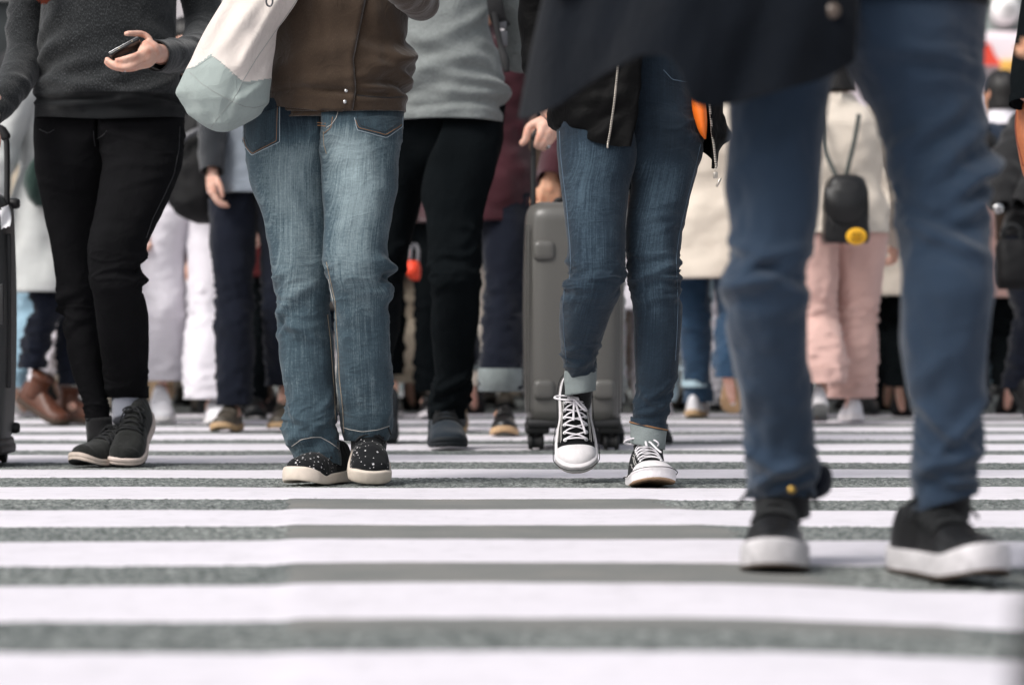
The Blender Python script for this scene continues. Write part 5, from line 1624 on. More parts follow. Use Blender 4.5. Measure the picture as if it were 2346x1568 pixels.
fS = [(70, 1.2, .9, .012, 18, 50), (90, 1.9, .8, .010, 20, -50), (150, 1.5, 1.2, .007, 14, 10), (200, .6, .9, .014, 12, -30), (185, .3, .7, -.010, 10, -20), (225, .5, 1.0, .012, 10, -15), (195, 2.4, .9, .010, 14, 30), (215, 2.6, .9, .010, 12, 25), (120, .2, .7, .010, 16, -50), (245, 1.5, 2.6, -.006, 8, 0), (30, .4, .8, .008, 20, 60), (170, 1.9, .7, .006, 20, 40)]
T = torso(tk, n=120, m=90, folds=fS, fk=1.0, seed=35, wr=.004, hemf=-4)
mb = MB(); mb.grid(T); gs = mb.build('sweater', GREYK, D); bvG = mb.bvh()
mb = MB()
mb.grid(sleeve([at(1130, -68, 9.22), at(1168, -40, 9.27), at(1190, 20, 9.32), at(1196, 80, 9.36), at(1185, 150, 9.42)], [.085, .07, .06, .055, .05], 50, 32, 31, .003, 8, .008))
mb.grid(sleeve([at(900, -68, 9.22), at(865, -40, 9.22), at(842, 30, 9.25), at(830, 120, 9.15), at(828, 190, 9.05)], [.085, .07, .06, .055, .05], 50, 32, 32, .003, 8, .008)); mb.build('sweater_sleeves', GREYK, gs)
JD = J_std(at(1018, 0, 9.22)[0], 9.22, 1.85, 1.63)
JD.update(sh_l=at(875, -240, 9.22), el_l=at(838, -10, 9.25), wr_l=at(828, 190, 9.05), sh_r=at(1160, -240, 9.22), el_r=at(1198, 0, 9.31), wr_r=at(1165, 95, 9.38), kn_l=at(885, 620, 9.3), an_l=at(878, 890, 9.75), kn_r=at(1040, 600, 9.05), an_r=at(1022, 955, 9.22))
body(D, JD, SKIN2, .008, [lambda m: hand(m, at(828, 192, 9.05), (0, 0, -1), (1, 0, 0), (0, -1, 0), .8)])
hair(D, JD['head'], HAIRB)
put_shoe(D, lambda p: runner(p, cloth('slate_mesh', (.018, .026, .035), .3, 200, sheen=.15), plain('dark_foam', (.012, .016, .02), .7), .30, sole2=BLK(), w=1.24), (at(1027, 765, 9.06)[0], 9.06, .008), 7, 13, 0, .30)
put_shoe(D, lambda p: runner(p, cloth('slate_mesh', (.018, .026, .035), .3, 200, sheen=.15), plain('dark_foam', (.012, .016, .02), .7), .282), (at(876, 765, 9.62)[0], 9.62, .006), -4, 38, 0, .282)
bp = root('backpack', at(1150, 60, 9.2), 'black backpack with a dangling strap worn by the person in the grey sweater', 'backpack')
mb = MB()
st_ = [at(1105, -82, 9.16), at(1118, -60, 9.06), at(1130, -20, 9.02), at(1140, 40, 9.04), at(1153, 60, 9.10)]
mb.grid(tube(st_, np.array(((.026, .004),) * 5), 40, 10, ref=(0, 1, 0)), True, True, True); mb.build('strap', plain('black_webbing', (.012, .012, .013), .7), bp)
mb = MB(); mb.grid(tube([at(1128, 0, 9.03), at(1136, 50, 9.03), at(1146, 100, 9.03), at(1157, 140, 9.02), at(1161, 165, 9.02)], np.array(((.010, .003),) * 3 + ((.014, .004), (.009, .004))), 30, 8, ref=(0, 1, 0)), True, True, True); mb.build('loose_strap', plain('black_webbing', (.012, .012, .013), .7), bp)
mb = MB(); rbox(mb, at(1152, 88, 9.06), (.03, .012, .05), .005); rbox(mb, at(1146, 55, 9.06), (.04, .012, .03), .005); mb.build('buckle', plain('grey_plastic', (.12, .12, .13), .4), bp)
mb = MB(); mb.grid(dome(tube([at(1015, -70, 9.42), at(1015, -20, 9.47), at(1015, 60, 9.48), at(1015, 160, 9.45)], np.array(((.10, .06), (.14, .09), (.15, .10), (.13, .08))), 30, 30, ref=(0, 1, 0), sq=3)), True, True, True); mb.build('backpack_body', plain('black_nylon_bag', (.006, .006, .0066), .65, spec=.2), bp)

# ------------------------------------------------------------------ man in navy trousers, nearest
F = root('person', (at(1950, 765, 4.4)[0], 4.4, 0), 'person nearest the camera in navy chinos, open black coat and black shoes with white soles', 'person')
ofl = [(-20, 1660), (160, 1662), (298, 1665), (403, 1668), (489, 1670), (560, 1673), (600, 1666), (640, 1659), (682, 1658), (781, 1667), (863, 1682), (945, 1702), (1015, 1708), (1073, 1711), (1120, 1713), (1140, 1714)]
ifl = [(-20, 1945), (60, 1950), (110, 1956), (140, 1935), (168, 1913), (245, 1893), (386, 1887), (491, 1879), (559, 1862), (617, 1850), (682, 1845), (781, 1848), (863, 1854), (956, 1863), (1040, 1866), (1080, 1872), (1140, 1872)]
ofr = [(-20, 2256), (105, 2252), (245, 2252), (351, 2256), (403, 2266), (456, 2264), (520, 2268), (576, 2273), (664, 2275), (781, 2266), (898, 2257), (1015, 2250), (1060, 2242), (1085, 2238), (1150, 2239)]
ifr = [(-20, 1945), (60, 1932), (110, 1926), (135, 1932), (151, 1943), (210, 1976), (263, 2004), (333, 2018), (403, 2035), (491, 2052), (547, 2060), (600, 2065), (664, 2066), (781, 2070), (898, 2079), (985, 2090), (1050, 2078), (1131, 2082), (1150, 2084)]
ysF = [-20, 60, 120, 168, 220, 263, 300, 351, 403, 456, 500, 547, 590, 625, 664, 710, 781, 830, 863, 920, 956, 1000, 1040, 1075, 1110]
kl = keys(ofl, ifl, ysF + [1140], [(-20, 4.42), (300, 4.4), (640, 4.36), (1140, 4.56)], [(-20, 1), (80, .8), (150, .25), (200, 0), (2000, 0)], -1)
kr = keys(ofr, ifr, ysF + [1150], [(-20, 4.42), (300, 4.4), (640, 4.33), (1150, 4.40)], [(-20, 1), (80, .8), (150, .25), (200, 0), (2000, 0)], 1)
fF1 = [(590, 1.6, 1.2, .009, 16, 20), (625, 1.3, 1.2, -.009, 16, -15), (650, 2.2, 1.0, .010, 18, 30), (560, 2.6, .9, .007, 16, -30), (1080, 1.6, 1.2, .010, 16, 30), (1050, 2.3, .9, .008, 16, -40), (1105, 1.0, 1.0, .008, 14, 20), (700, 1.0, .8, .005, 20, 40), (400, 2.6, .8, .006, 30, 60), (900, 2.4, .7, .005, 30, 60)]
fF2 = [(150, 1.0, 1.0, .007, 18, -40), (310, 1.9, .9, .009, 20, 70), (350, 1.2, .9, .009, 22, 80), (400, .6, .9, .012, 20, 60), (370, .2, .7, .012, 20, 40), (520, 1.7, 1.1, -.009, 20, -50), (560, 1.3, 1.1, .009, 22, -40), (480, 1.0, 1.0, .008, 20, 60), (200, 1.5, .8, .004, 18, 10), (1000, 1.4, 1.0, .010, 18, -60), (960, 1.0, .9, .009, 20, 70), (1060, 1.6, 1.2, .012, 18, 20), (1100, 1.2, 1.1, .008, 16, -30), (850, 2.2, .8, .005, 28, 60)]
mb = MB()
P1, U1, _ = trouser_leg(kl, -1, n=180, m=72, folds=fF1, crease=[(610, 70, .007), (1060, 60, .008)], fk=1.3, seed=44, wr=.003, hemf=10, heml=0)
P2, U2, _ = trouser_leg(kr, 1, n=180, m=72, folds=fF2, crease=[(430, 130, .007), (1020, 90, .008), (130, 60, .006)], fk=1.2, seed=49, wr=.003, hemf=6, heml=22)
mb.grid(P1, uv=U1); mb.grid(P2, uv=U2); mb.build('trousers', NAVY, F)
mb = MB()
mb.grid(torso([(-850, 1890, 2010, 4.42, .08), (-810, 1820, 2080, 4.42, .10), (-770, 1690, 2210, 4.42, .12), (-500, 1680, 2230, 4.42, .15), (-250, 1670, 2250, 4.42, .15), (-60, 1655, 2268, 4.42, .15), (14, 1655, 2262, 4.42, .15)], 60, 70, seed=55, wr=.004)); mb.build('sweater', COATM, F)
hem = [(1192, 272, 4.52), (1215, 268, 4.46), (1245, 258, 4.40), (1290, 232, 4.34), (1350, 187, 4.27), (1420, 150, 4.22), (1480, 128, 4.20), (1530, 132, 4.17), (1560, 172, 4.15), (1578, 226, 4.14), (1610, 243, 4.14), (1660, 238, 4.13), (1750, 215, 4.12), (1850, 190, 4.13), (1910, 168, 4.15), (1955, 138, 4.19)]
top_ = [(1690, -780, 4.40), (1720, -795, 4.38), (1750, -800, 4.36), (1780, -805, 4.34), (1800, -805, 4.33), (1820, -805, 4.32), (1840, -805, 4.31), (1855, -805, 4.3), (1870, -805, 4.29), (1885, -805, 4.28), (1900, -805, 4.28), (1915, -805, 4.27), (1930, -805, 4.27), (1945, -805, 4.27), (1960, -805, 4.27), (1985, -805, 4.28)]
H_, T_ = catmull(hem, 120), catmull(top_, 120)
nr = 90; G = np.zeros((nr, 120, 3)); lefty = [(-780, 1690), (-600, 1480), (-400, 1300), (-200, 1195), (0, 1165), (100, 1168), (272, 1192)]
for i in range(nr):
    k = i / (nr - 1); kk = k ** .9
    for j in range(120):
        px = T_[j, 0] + (H_[j, 0] - T_[j, 0]) * (k ** (.55 + .45 * j / 119)); py = T_[j, 1] + (H_[j, 1] - T_[j, 1]) * k
        Yv = T_[j, 2] + (H_[j, 2] - T_[j, 2]) * k
        if j < 40: px += (1 - j / 40) ** 1.5 * (-28) * math.sin(k * PI) * (k > .6)
        G[i, j] = at(px, py, Yv)
un = np.linspace(0, 1, 120)[None]; kn_ = np.linspace(0, 1, nr)[:, None]
G[..., 1] += kn_ ** 1.2 * (.030 * np.sin(un * 13 + 1.2 + kn_ * 4) * np.exp(-(un / .6) ** 2) + .008 * np.sin(un * 29 + kn_ * 7) + .012 * WN((5, 5, 3), 91)(G))
mb = MB(); slab(mb, G, .007); ct = mb.build('coat', COATM, F); bvc = mb.bvh()
mb = MB()      # the coat's other side, its back and its shoulders
G = np.zeros((60, 50, 3))
for i in range(60):
    k = i / 59
    for j in range(50):
        ph = -PI / 2 - .9 + (PI + 1.2) * j / 49
        a = (.20 + .03 * k); bb = .165 + .02 * k
        if ph > .6: pass
        G[i, j] = ((1955 - CXP) / FPX * 4.42 + a * math.cos(ph * .82), 4.43 - bb * math.sin(ph * .82), 1.44 - k * (.46 + .02 * math.sin(ph * 5)))
slab(mb, G[:, :33], .007); 
mb.grid(torso([(-870, 1880, 2020, 4.42, .09), (-830, 1800, 2100, 4.42, .12), (-790, 1680, 2220, 4.42, .14), (-640, 1672, 2236, 4.42, .165), (-560, 1680, 2230, 4.42, .16)], 30, 50, seed=8, wr=.003)); mb.build('coat_back', COATM, ct)
mb = MB()
mb.grid(sleeve([at(1700, -780, 4.42), at(1640, -620, 4.44), at(1560, -430, 4.5), at(1500, -260, 4.52), at(1440, -130, 4.42)], [.085, .075, .065, .06, .05], 50, 32, 41, .003, 8, .009))
mb.grid(sleeve([at(2210, -780, 4.42), at(2290, -600, 4.46), at(2340, -380, 4.5), at(2390, -200, 4.42), at(2410, -60, 4.32)], [.085, .075, .065, .06, .05], 50, 32, 42, .003, 8, .009)); mb.build('coat_sleeves', COATM, ct)
mb = MB(); p, nn = hit(bvc, 1908, 25)
lathe(mb, [(.001, -.005), (.011, -.004), (.012, 0), (.009, .003)], p if p is not None else at(1908, 25, 4.15), 'y', 20); mb.build('button', plain('horn_button', (.10, .075, .06), .35), ct)
JF = J_std(F.location.x, 4.43, 1.80)
JF.update(sh_l=at(1700, -775, 4.42), el_l=at(1555, -420, 4.5), wr_l=at(1435, -120, 4.42), sh_r=at(2210, -775, 4.42), el_r=at(2340, -380, 4.5), wr_r=at(2412, -50, 4.32), kn_l=at(1760, 620, 4.42), an_l=at(1795, 1120, 4.57), kn_r=at(2165, 600, 4.36), an_r=at(2160, 1130, 4.42))
body(F, JF, SKIN2, .008, [lambda m: hand(m, at(1428, -110, 4.40), (-.5, -.2, -.5), (0, 1, 0), (0, -1, .3), .7), lambda m: hand(m, at(2413, -45, 4.32), (0, -.2, -1), (-1, 0, 0), (0, -1, 0), .7)])
hair(F, JF['head'], HAIRB)
LEATH = plain('black_leather', (.010, .010, .0105), .38, spec=.45, scale=60, var=.25, bumpd=.0006)


def skate(par):
    s = Shoe(.30, 1.04, .030, 1.08, 1.0, .014)
    u = MB(); s.upper(u, wr=.0016, seed=7); o = u.build('shoe', LEATH, par, off=Z0)
    b = MB(); s.sole(b, lambda q: .037 + .007 * sst(.75, 1, q), .004); part(b, 'sole', plain('worn_white_rubber', (.52, .50, .51), .65, scale=25, var=.22), o)
    b = MB(); s.sole(b, lambda q: .006, .0045); b.v[0] = b.v[0] - np.array((0, 0, .001)); part(b, 'outsole', plain('brown_sole', (.05, .035, .025), .8), o)
    l = MB(); s.lacing(l, .34, .60, 5, .0034); s.bow(l, .34, .003, .034, ends=((1.2, .06), (-1.1, .06))); part(l, 'laces', BLK(), o)
    return o


put_shoe(F, skate, (at(1774, 765, 4.40)[0], 4.40, .004), -7, 3, 0, .30)
put_shoe(F, skate, (at(2238, 765, 4.25)[0], 4.25, .004), 19, -1, 0, .30)
for pth in ([at(1792, 1080, 4.55), at(1792, 1180, 4.56)], [at(2160, 1090, 4.40), at(2156, 1180, 4.42)]):
    mb = MB(); mb.grid(tube(pth, [.046, .046], 6, 24), True, True, True); mb.build('sock', cloth('black_sock', (.012, .012, .013), .2, 400), F)
mb = MB(); p = at(1814, 1121, 4.47); lathe(mb, [(.0005, -.002), (.006, -.0015), (.0065, .001)], p, 'y', 16)
mb.build('eyelet', plain('brass', (.5, .32, .08), .35, metal=.8), F)
mb = MB()
mb.grid(tube([at(1868, 1085, 4.60), at(1880, 1100, 4.61), at(1880, 1130, 4.62)], np.array(((.012, .02), (.012, .03), (.010, .028))), 12, 14), True, True, True); mb.build('heel_tab', NAVYDK, F)

# ================================================================== SUITCASES
def suitcase(name, label, x0, x1, Y, z0, z1, depth, shell, ribs=True, bumps=True, handle=None, hx=None, tilt=0, pull=None, tag_=None, groove=None):
    cx = (x0 + x1) / 2; W = x1 - x0
    r = root(name, (cx, Y + depth / 2, 0), label, 'suitcase')
    cy = Y + depth / 2
    mb = MB(); n, m = 60, 96
    th = np.linspace(0, 2 * PI, m, endpoint=False)
    rows = []
    for k in np.linspace(0, 1, n):
        z = z0 + (z1 - z0) * k
        e = min(k, 1 - k) * (z1 - z0)
        rr = .055
        ins = rr - math.sqrt(max(0, rr * rr - max(0, rr - e) ** 2)) if e < rr else 0
        bul = .010 * math.sin(k * PI)
        a, b = W / 2 - ins * .6 + bul - .010, depth / 2 - ins + bul * .5
        c, s = np.cos(th), np.sin(th)
        p = 2 / 5.5
        x = a * np.sign(c) * np.abs(c) ** p; y = b * np.sign(s) * np.abs(s) ** p
        if ribs:
            edge = np.abs(np.abs(x) / a - .90)
            y = y * (1 - .010 * np.exp(-((np.abs(x) / a - .86) / .02) ** 2) - .010 * np.exp(-((np.abs(x) / a - .92) / .015) ** 2))
        rows.append(np.stack([cx + x, cy + y, 0 * x + z], 1))
    mb.grid(np.array(rows), True, True, True)
    sh = mb.build('shell', shell, r)
    base = plain('black_plastic', (.016, .016, .017), .5)
    if bumps:
        for bx in (-1, 1):
            for bz in (.16, .78):
                mb = MB(); xx = cx + bx * W * .29; zz = z0 + (z1 - z0) * bz; rows = []
                for k, d in ((1.0, .004), (.96, -.006), (.86, -.013), (.66, -.017), (.3, -.018)):
                    q = np.sign(np.cos(th)) * np.abs(np.cos(th)) ** .55, np.sign(np.sin(th)) * np.abs(np.sin(th)) ** .55
                    rows.append(np.stack([xx + .037 * k * q[0], 0 * th + Y + d + .004, zz + .034 * k * q[1]], 1))
                mb.grid(np.array(rows), True, False, True, flip=True); mb.build('corner_guard', shell, r)
    mb = MB(); rbox(mb, (cx, cy, z0 + .006), (W * .93, depth * .94, .03), .012); 
    for sx in (-1, 1): rbox(mb, (cx + sx * W * .36, cy, z0 - .012), (W * .24, depth * .86, .03), .01)
    mb.build('base', base, r)
    for sx in (-1, 1):
        for sy in (-1, 1):
            wx, wy = cx + sx * W * .37, cy + sy * depth * .36
            mb = MB(); lathe(mb, [(.016, -.026), (.024, -.024), (.027, -.012), (.020, -.010), (.020, .010), (.027, .012), (.024, .024), (.016, .026)], (wx, wy, .029), 'x', 24)
            wo = mb.build('wheel', plain('black_tyre', (.014, .014, .015), .6), r)
            mb = MB(); rbox(mb, (wx, wy + .006, (z0 + .03) / 2 + .016), (.018, .03, max(.03, z0 - .02)), .006); mb.build('wheel_fork', base, wo)
    if handle:
        hz, hx0, hx1, hy = handle
        mb = MB()
        pts = [(hx0, hy, z1 - .04), (hx0, hy, hz - .06), (hx0 + .004, hy, hz - .02), (hx0 + .02, hy, hz), ((hx0 + hx1) / 2, hy, hz + .004), (hx1 - .02, hy, hz), (hx1 - .004, hy, hz - .02), (hx1, hy, hz - .06), (hx1, hy, z1 - .04)]
        mb.grid(tube(pts, (.0085, .0085), 90, 12), True, True, True)
        mb.grid(dome(tube(pts[2:7], (.0125, .015), 30, 14)), True, True, True)
        mb.build('pull_handle', base, r)
    mb = MB(); capsule(mb, [(cx - .06, cy, z1 - .004), (cx - .05, cy, z1 + .014), (cx + .05, cy, z1 + .014), (cx + .06, cy, z1 - .004)], np.array((.008, .009, .009, .008)), 24, 10); mb.build('carry_handle', base, r)
    return r


GREYPL = plain('grey_polycarbonate', (.095, .092, .085), .36, spec=.5, scale=500, var=.10, bumpd=.0003)
DGREYPL = plain('dark_grey_polycarbonate', (.058, .060, .061), .5, spec=.4, scale=500, var=.12, bumpd=.0003)
YS = 8.98
s_ = YS / FPX
suitcase('suitcase', 'tall grey hard shell suitcase with its handle pulled up behind the dark blue jeans', (1198 - CXP) * s_, (1432 - CXP) * s_, YS - .01, .082, .80, .46, GREYPL,
         handle=(at(0, 297, 9.0)[2], (1222 - CXP) / FPX * 9.03, (1222 - CXP) / FPX * 9.03 + .20, 9.06))
_sc = [o for o in bpy.data.objects if o.get('category') == 'suitcase'][-1]
for gx_ in (1207, 1213, 1419, 1425):
    mb = MB(); mb.grid(tube([at(gx_, y_, YS - .004 + .012 * abs(gx_ - 1316) / 110 - .010 * math.sin(i / 6 * PI)) for i, y_ in enumerate(np.linspace(515, 945, 7))], .0016, 30, 6), True, True, True); mb.build('groove_line', plain('dark_groove', (.03, .03, .029), .6), _sc)
YC2 = 7.86; XS2 = (44 - CXP) / FPX * 8.11
sc = suitcase('suitcase', 'dark grey suitcase with a white luggage tag at the left edge beside the black jeans', XS2 - .46, XS2, YC2, at(0, 1022, YC2)[2], at(0, 437, YC2)[2], .28, DGREYPL, ribs=False, bumps=False,
              handle=(at(0, 292, 7.9)[2], XS2 - .25, XS2 - .012, 7.98))
mb = MB()
for x_, y0_, y1_ in ((19, 535, 888), (3, 650, 745)):
    yq = XS2 * FPX / (x_ - CXP)
    rbox(mb, (XS2 + .001, yq, (at(0, y0_, yq)[2] + at(0, y1_, yq)[2]) / 2), (.014, .009 if x_ > 5 else .02, at(0, y0_, yq)[2] - at(0, y1_, yq)[2]), .003)
mb.build('groove_trim', plain('black_plastic', (.016, .016, .017), .5), sc)
mb = MB()
for x_, y_ in ((29, 466), (30, 979)): lathe(mb, [(.0, .014), (.012, .012), (.016, .004), (.016, -.03)], (XS2 - .004, 8.07, at(0, y_, 8.07)[2]), 'x', 18)
mb.build('corner_knob', plain('black_plastic', (.016, .016, .017), .5), sc)
mb = MB(); G = np.zeros((8, 6, 3))
for i in range(8):
    for j in range(6): G[i, j] = at(-4 + 24 * j / 5 - 10 * i / 7 * .3 + 8 * math.sin(i / 3), 478 + 46 * i / 7 - 8 * j / 5 + 3 * (j % 2) * (i == 7), YC2 + .03 - .008 * math.sin(i * .7 + j * .5))
slab(mb, G, .0015); mb.build('luggage_tag', plain('white_paper', (.7, .7, .72), .7), sc)
mb = MB(); mb.grid(tube([at(2, 480, YC2 - .015), at(-2, 462, YC2 + .02), at(-4, 445, YC2 + .06)], .002, 10, 6), True, True, True); mb.build('tag_string', BLK(), sc)

# a low black travel bag very near the lens
db = root('travel_bag', (.306, 1.23, 0), 'dark out of focus travel bag at the bottom right edge, close to the camera', 'bag')
mb = MB(); xx = .306
mb.grid(dome(tube([(xx, 1.14, .14), (xx, 1.18, .145), (xx, 1.28, .145), (xx, 1.32, .14)], np.array(((.068, .125), (.074, .14), (.074, .14), (.068, .125))), 24, 40, ref=(0, 0, 1), sq=5)), True, True, True)
mb.build('bag_body', plain('black_nylon_bag', (.006, .006, .0066), .65, spec=.2), db)
mb = MB()
for dx in (-.04, .04): mb.grid(tube([(xx + .03 + dx, 1.18, .27), (xx + .05 + dx * .6, 1.2, .35), (xx + .05 + dx * .5, 1.23, .38), (xx + .05 + dx * .6, 1.26, .35), (xx + .03 + dx, 1.28, .27)], (.012, .004), 24, 10, ref=(1, 0, 0)), True, True, True)
mb.build('bag_handles', plain('black_webbing', (.012, .012, .013), .7), db)


# ================================================================== THE CROWD BEHIND
def crowd(px, Y, label, H=1.66, yaw=0, stride=.36, ph=1, low='trousers', lowm=None, topm=None, shoe=None, coat=None, hairm=None, skinm=None, w=1.0, hands=True,
          swing=.18, lw=1.0, hems=-.005, cuff=None, longhair=0, hx=None, seed=1, pitch_back=38, sole=None, boot=0, wide=1.0, sleeves=True, lift=0, headf=None, heads=True, armout=0.0, armz=0, arms='lr'):
    X = (px - CXP) / FPX * Y
    r = root('person', (X, Y, 0), label, 'person', rz=math.radians(yaw))
    skinm = skinm or SKIN1; hairm = hairm or HAIRB; sole = sole or BLK()
    Z = np.array
    hipz, kz, az = .515 * H, .285 * H, .075
    J = dict(pelvis=Z((0, 0, .54 * H)), chest=Z((0, 0, .70 * H)), neck=Z((0, -.01, .855 * H)), head=Z((0, -.03, .925 * H)), thin=.8)
    mbs = MB(); tb = MB(); cf = []
    shoes = []
    for sd, key in ((-1, 'l'), (1, 'r')):
        fr = sd * ph           # +1 this leg forward
        fy = -fr * stride / 2
        hx_ = sd * .085 * w
        back = fr < 0
        an = Z((sd * .075 * w, fy + (.02 if back else 0), az + (.07 + lift if back else 0)))
        kn = Z((sd * .085 * w, fy * .45 - (.07 if back else .03), kz + (0 if not back else -.01)))
        J['hp_' + key] = Z((hx_, 0, hipz)); J['kn_' + key] = kn; J['an_' + key] = an
        if low == 'trousers':
            hz = an[2] + hems
            ks = []
            A_ = lambda v: v * w * lw
            for z, cx_, cy_, a, d in ((.61 * H, sd * .080 * w, 0, .080 * w, 1), (.56 * H, sd * .086 * w, 0, .086 * w, .95), (.50 * H, sd * .092 * w, fy * .1, A_(.092), .5), (.46 * H, sd * .092 * w, fy * .18 - .01, A_(.088), 0),
                                      (.38 * H, sd * .09 * w, fy * .3 - .02, A_(.078), 0), (kz, kn[0], kn[1] + .01, A_(.064) * (1 + .25 * (wide - 1)), 0), (kz * .72 + hz * .28, kn[0] * .72 + an[0] * .28, kn[1] * .66 + an[1] * .34 + .012, A_(.062) * (1 + .6 * (wide - 1)), 0),
                                      (kz * .3 + hz * .7, an[0], kn[1] * .25 + an[1] * .75 + .008, A_(.055) * wide, 0), (hz, an[0], an[1], A_(.052) * wide, 0)):
                ks.append((-z, cx_, cy_, z, a, d))
            fl = [(-kz + random.uniform(-.08, .08), random.uniform(0, 6.28), random.uniform(.5, 1), .013 * random.uniform(.4, 1), .016, random.uniform(-.04, .04)) for _ in range(7)] + \
                 [(-hz - random.uniform(.0, .10), random.uniform(0, 6.28), random.uniform(.6, 1.2), .011, .014, random.uniform(-.03, .03)) for _ in range(5)]
            nt_ = [(f[0], f[1], f[2], f[3], f[4], f[5]) for f in fl]
            P_, U_, F_ = trouser_leg(ks, sd, n=70, m=36, folds=nt_, seed=seed + sd, px=False, wr=.004, hemrows=.05, crease=[(-kz, .14, .016), (-hz - .06, .10, .016), (-.5 * H, .08, .01)])
            tb.grid(P_, uv=U_)
            if cuff is not None:
                c_ = MB(); c0 = P_[69].mean(0); rr = P_[69]
                rws = [c0 + (rr - c0) * Z((1.05, 1.05, 1)) + Z((0, 0, q)) for q in (.085, .08, .0)] + [c0 + (rr - c0) * Z((.92, .92, 1)) + Z((0, 0, q)) for q in (.0, .05)]
                c_.grid(np.array(rws)); cf.append(c_)
        pt_ = 0 if not back else pitch_back
        R = Matrix.Rotation(math.radians(pt_), 3, 'X'); a_ = R @ Vector((0, .075 - .85 * .26, 0))
        toe = Z((an[0] + sd * .012, fy - .135 + (.01 if back else 0), .006 + (lift if back else 0)))
        shoes.append((toe - np.array(a_), R))
        J['to_' + key] = toe + Z((0, .03, .03))
    if low == 'trousers':
        o = tb.build('trousers', lowm, r, off=Z0)
        for c_ in cf: c_.build('trouser_cuff', cuff, o, off=Z0)
    elif low == 'skirt':
        mb = MB(); mb.grid(torso([(-.62 * H, 0, 0, .62 * H, .14 * w, .10), (-.54 * H, 0, 0, .54 * H, .175 * w, .13), (-.40 * H, 0, 0, .40 * H, .19 * w * wide, .16 * wide), (-hems, 0, 0, hems, .21 * w * wide, .20 * wide)], 50, 60, folds=[(-.3, a, .18, .02, .5, 0) for a in (0.4, 1.1, 1.7, 2.4, 3.3, 4.4, 5.4)], seed=seed, px=False, wr=.006, hem=True, noise=(5, 5, 1)))
        mb.build('skirt', lowm, r, off=Z0)
    for (loc, R) in shoes:
        o = simple_shoe(r, shoe or BLACKC(), sole, boot=boot)
        o.location = loc; o.rotation_euler = R.to_euler()
    cz = coat if coat is not None else .52 * H
    tk = [(-.875 * H, 0, 0, .875 * H, .062, .06), (-.85 * H, 0, 0, .85 * H, .09, .075), (-.825 * H, 0, 0, .825 * H, .17 * w, .09), (-.79 * H, 0, 0, .79 * H, .20 * w, .11), (-.72 * H, 0, 0, .72 * H, .185 * w, .125), (-.63 * H, 0, 0, .63 * H, .165 * w, .115), (-.55 * H, 0, 0, .55 * H, .19 * w, .135)]
    if cz < .54 * H: tk[-1] = (-.55 * H, 0, 0, .55 * H, .20 * w, .15); tk.append((-cz, 0, .01, cz, (.20 + .08 * (.54 * H - cz)) * w, .16 + .12 * (.54 * H - cz)))
    rr = random.Random(seed)
    mb = MB(); mb.grid(torso(tk, 60, 56, folds=[(-rr.uniform(cz, .8 * H), rr.uniform(0, 6.28), rr.uniform(.5, 1), rr.uniform(.010, .022), rr.uniform(.02, .045), rr.uniform(-.1, .1)) for _ in range(14)], seed=seed, px=False, wr=.007))
    to = mb.build('coat' if cz < .45 * H else 'jacket', topm, r, off=Z0)
    hl = []
    mb = MB()
    for sd, key in ((-1, 'l'), (1, 'r')):
        if key not in arms: continue
        sw = -sd * ph * swing      # opposite arm swings
        sh = Z((sd * .19 * w, 0, .815 * H)); el = Z((sd * (.245 + armout) * w, sw * .35 + .02, .62 * H)); wr_ = Z((sd * (.25 + armout * .6) * w, sw * -.0 - sw * -1.0 - .05, .485 * H + armz))
        J['sh_' + key], J['el_' + key], J['wr_' + key] = sh, el, wr_
        mb.grid(sleeve([sh - Z((sd * .05, 0, -.01)), sh, (sh + el) / 2 + Z((sd * .01, 0, 0)), el, (el + wr_) / 2, wr_], [.075, .072, .064, .058, .052, .045], 40, 26, seed + sd, .004, 6, .009))
        hl.append(lambda m, wv=wr_.copy(), s=sd, d=(wr_ - el): hand(m, wv, d, (-s, 0, 0), (0, -1, 0), .55, .95, wr_r=.026))
    if mb.n: mb.build('sleeves', topm, to, off=Z0)
    f_ = headf or (0, -1, 0)
    # body in the root's own frame
    mbz = MB()
    o = body_local(r, J, skinm, hl if hands else (), f_, w)
    hair_local(r, J['head'], hairm, f_, longhair)
    return r


def body_local(r, J, mt, hl, f, k):
    keep = tuple(r.location); rz = r.rotation_euler.z
    r.location = (0, 0, 0); r.rotation_euler = (0, 0, 0)
    o = body(r, J, mt, .0085, hl, 1.0, f)
    r.location = keep; r.rotation_euler = (0, 0, rz)
    return o


def hair_local(r, c, mt, f, long):
    keep = tuple(r.location)
    r.location = (0, 0, 0)
    o = hair(r, c, mt, f, 1.0, long)
    r.location = keep
    return o


WSH = plain('white_leather', (.70, .69, .72), .5, scale=60, var=.06)
BRSH = plain('olive_leather', (.060, .050, .038), .55, scale=90, var=.3)
BOOT = plain('brown_boot_leather', (.085, .028, .014), .45, scale=60, var=.25)
TANSOLE = plain('tan_sole', (.48, .32, .18), .7)
GREYC = cloth('pale_grey_cotton', (.46, .47, .46), .08, 500)
DKGREY = cloth('dark_grey_cloth', (.03, .031, .034), .2, 400)
OLIVE = cloth('olive_cloth', (.07, .065, .04), .2, 400)
TEAL = cloth('dark_teal_cloth', (.015, .04, .042), .2, 400)
RUST = cloth('rust_cloth', (.33, .09, .04), .12, 400)
BRNC = cloth('brown_wool', (.055, .035, .024), .2, 300)
PUFF = cloth('black_padded_cloth', (.016, .016, .017), .3, 300, rough=.6)
REDC = cloth('red_cloth', (.55, .05, .03), .1, 400)
CARD = cloth('blue_black_cardigan', (.020, .023, .028), .3, 300, rib=140)
LKNIT = cloth('light_blue_grey_knit', (.22, .25, .29), .15, 300, rib=110)

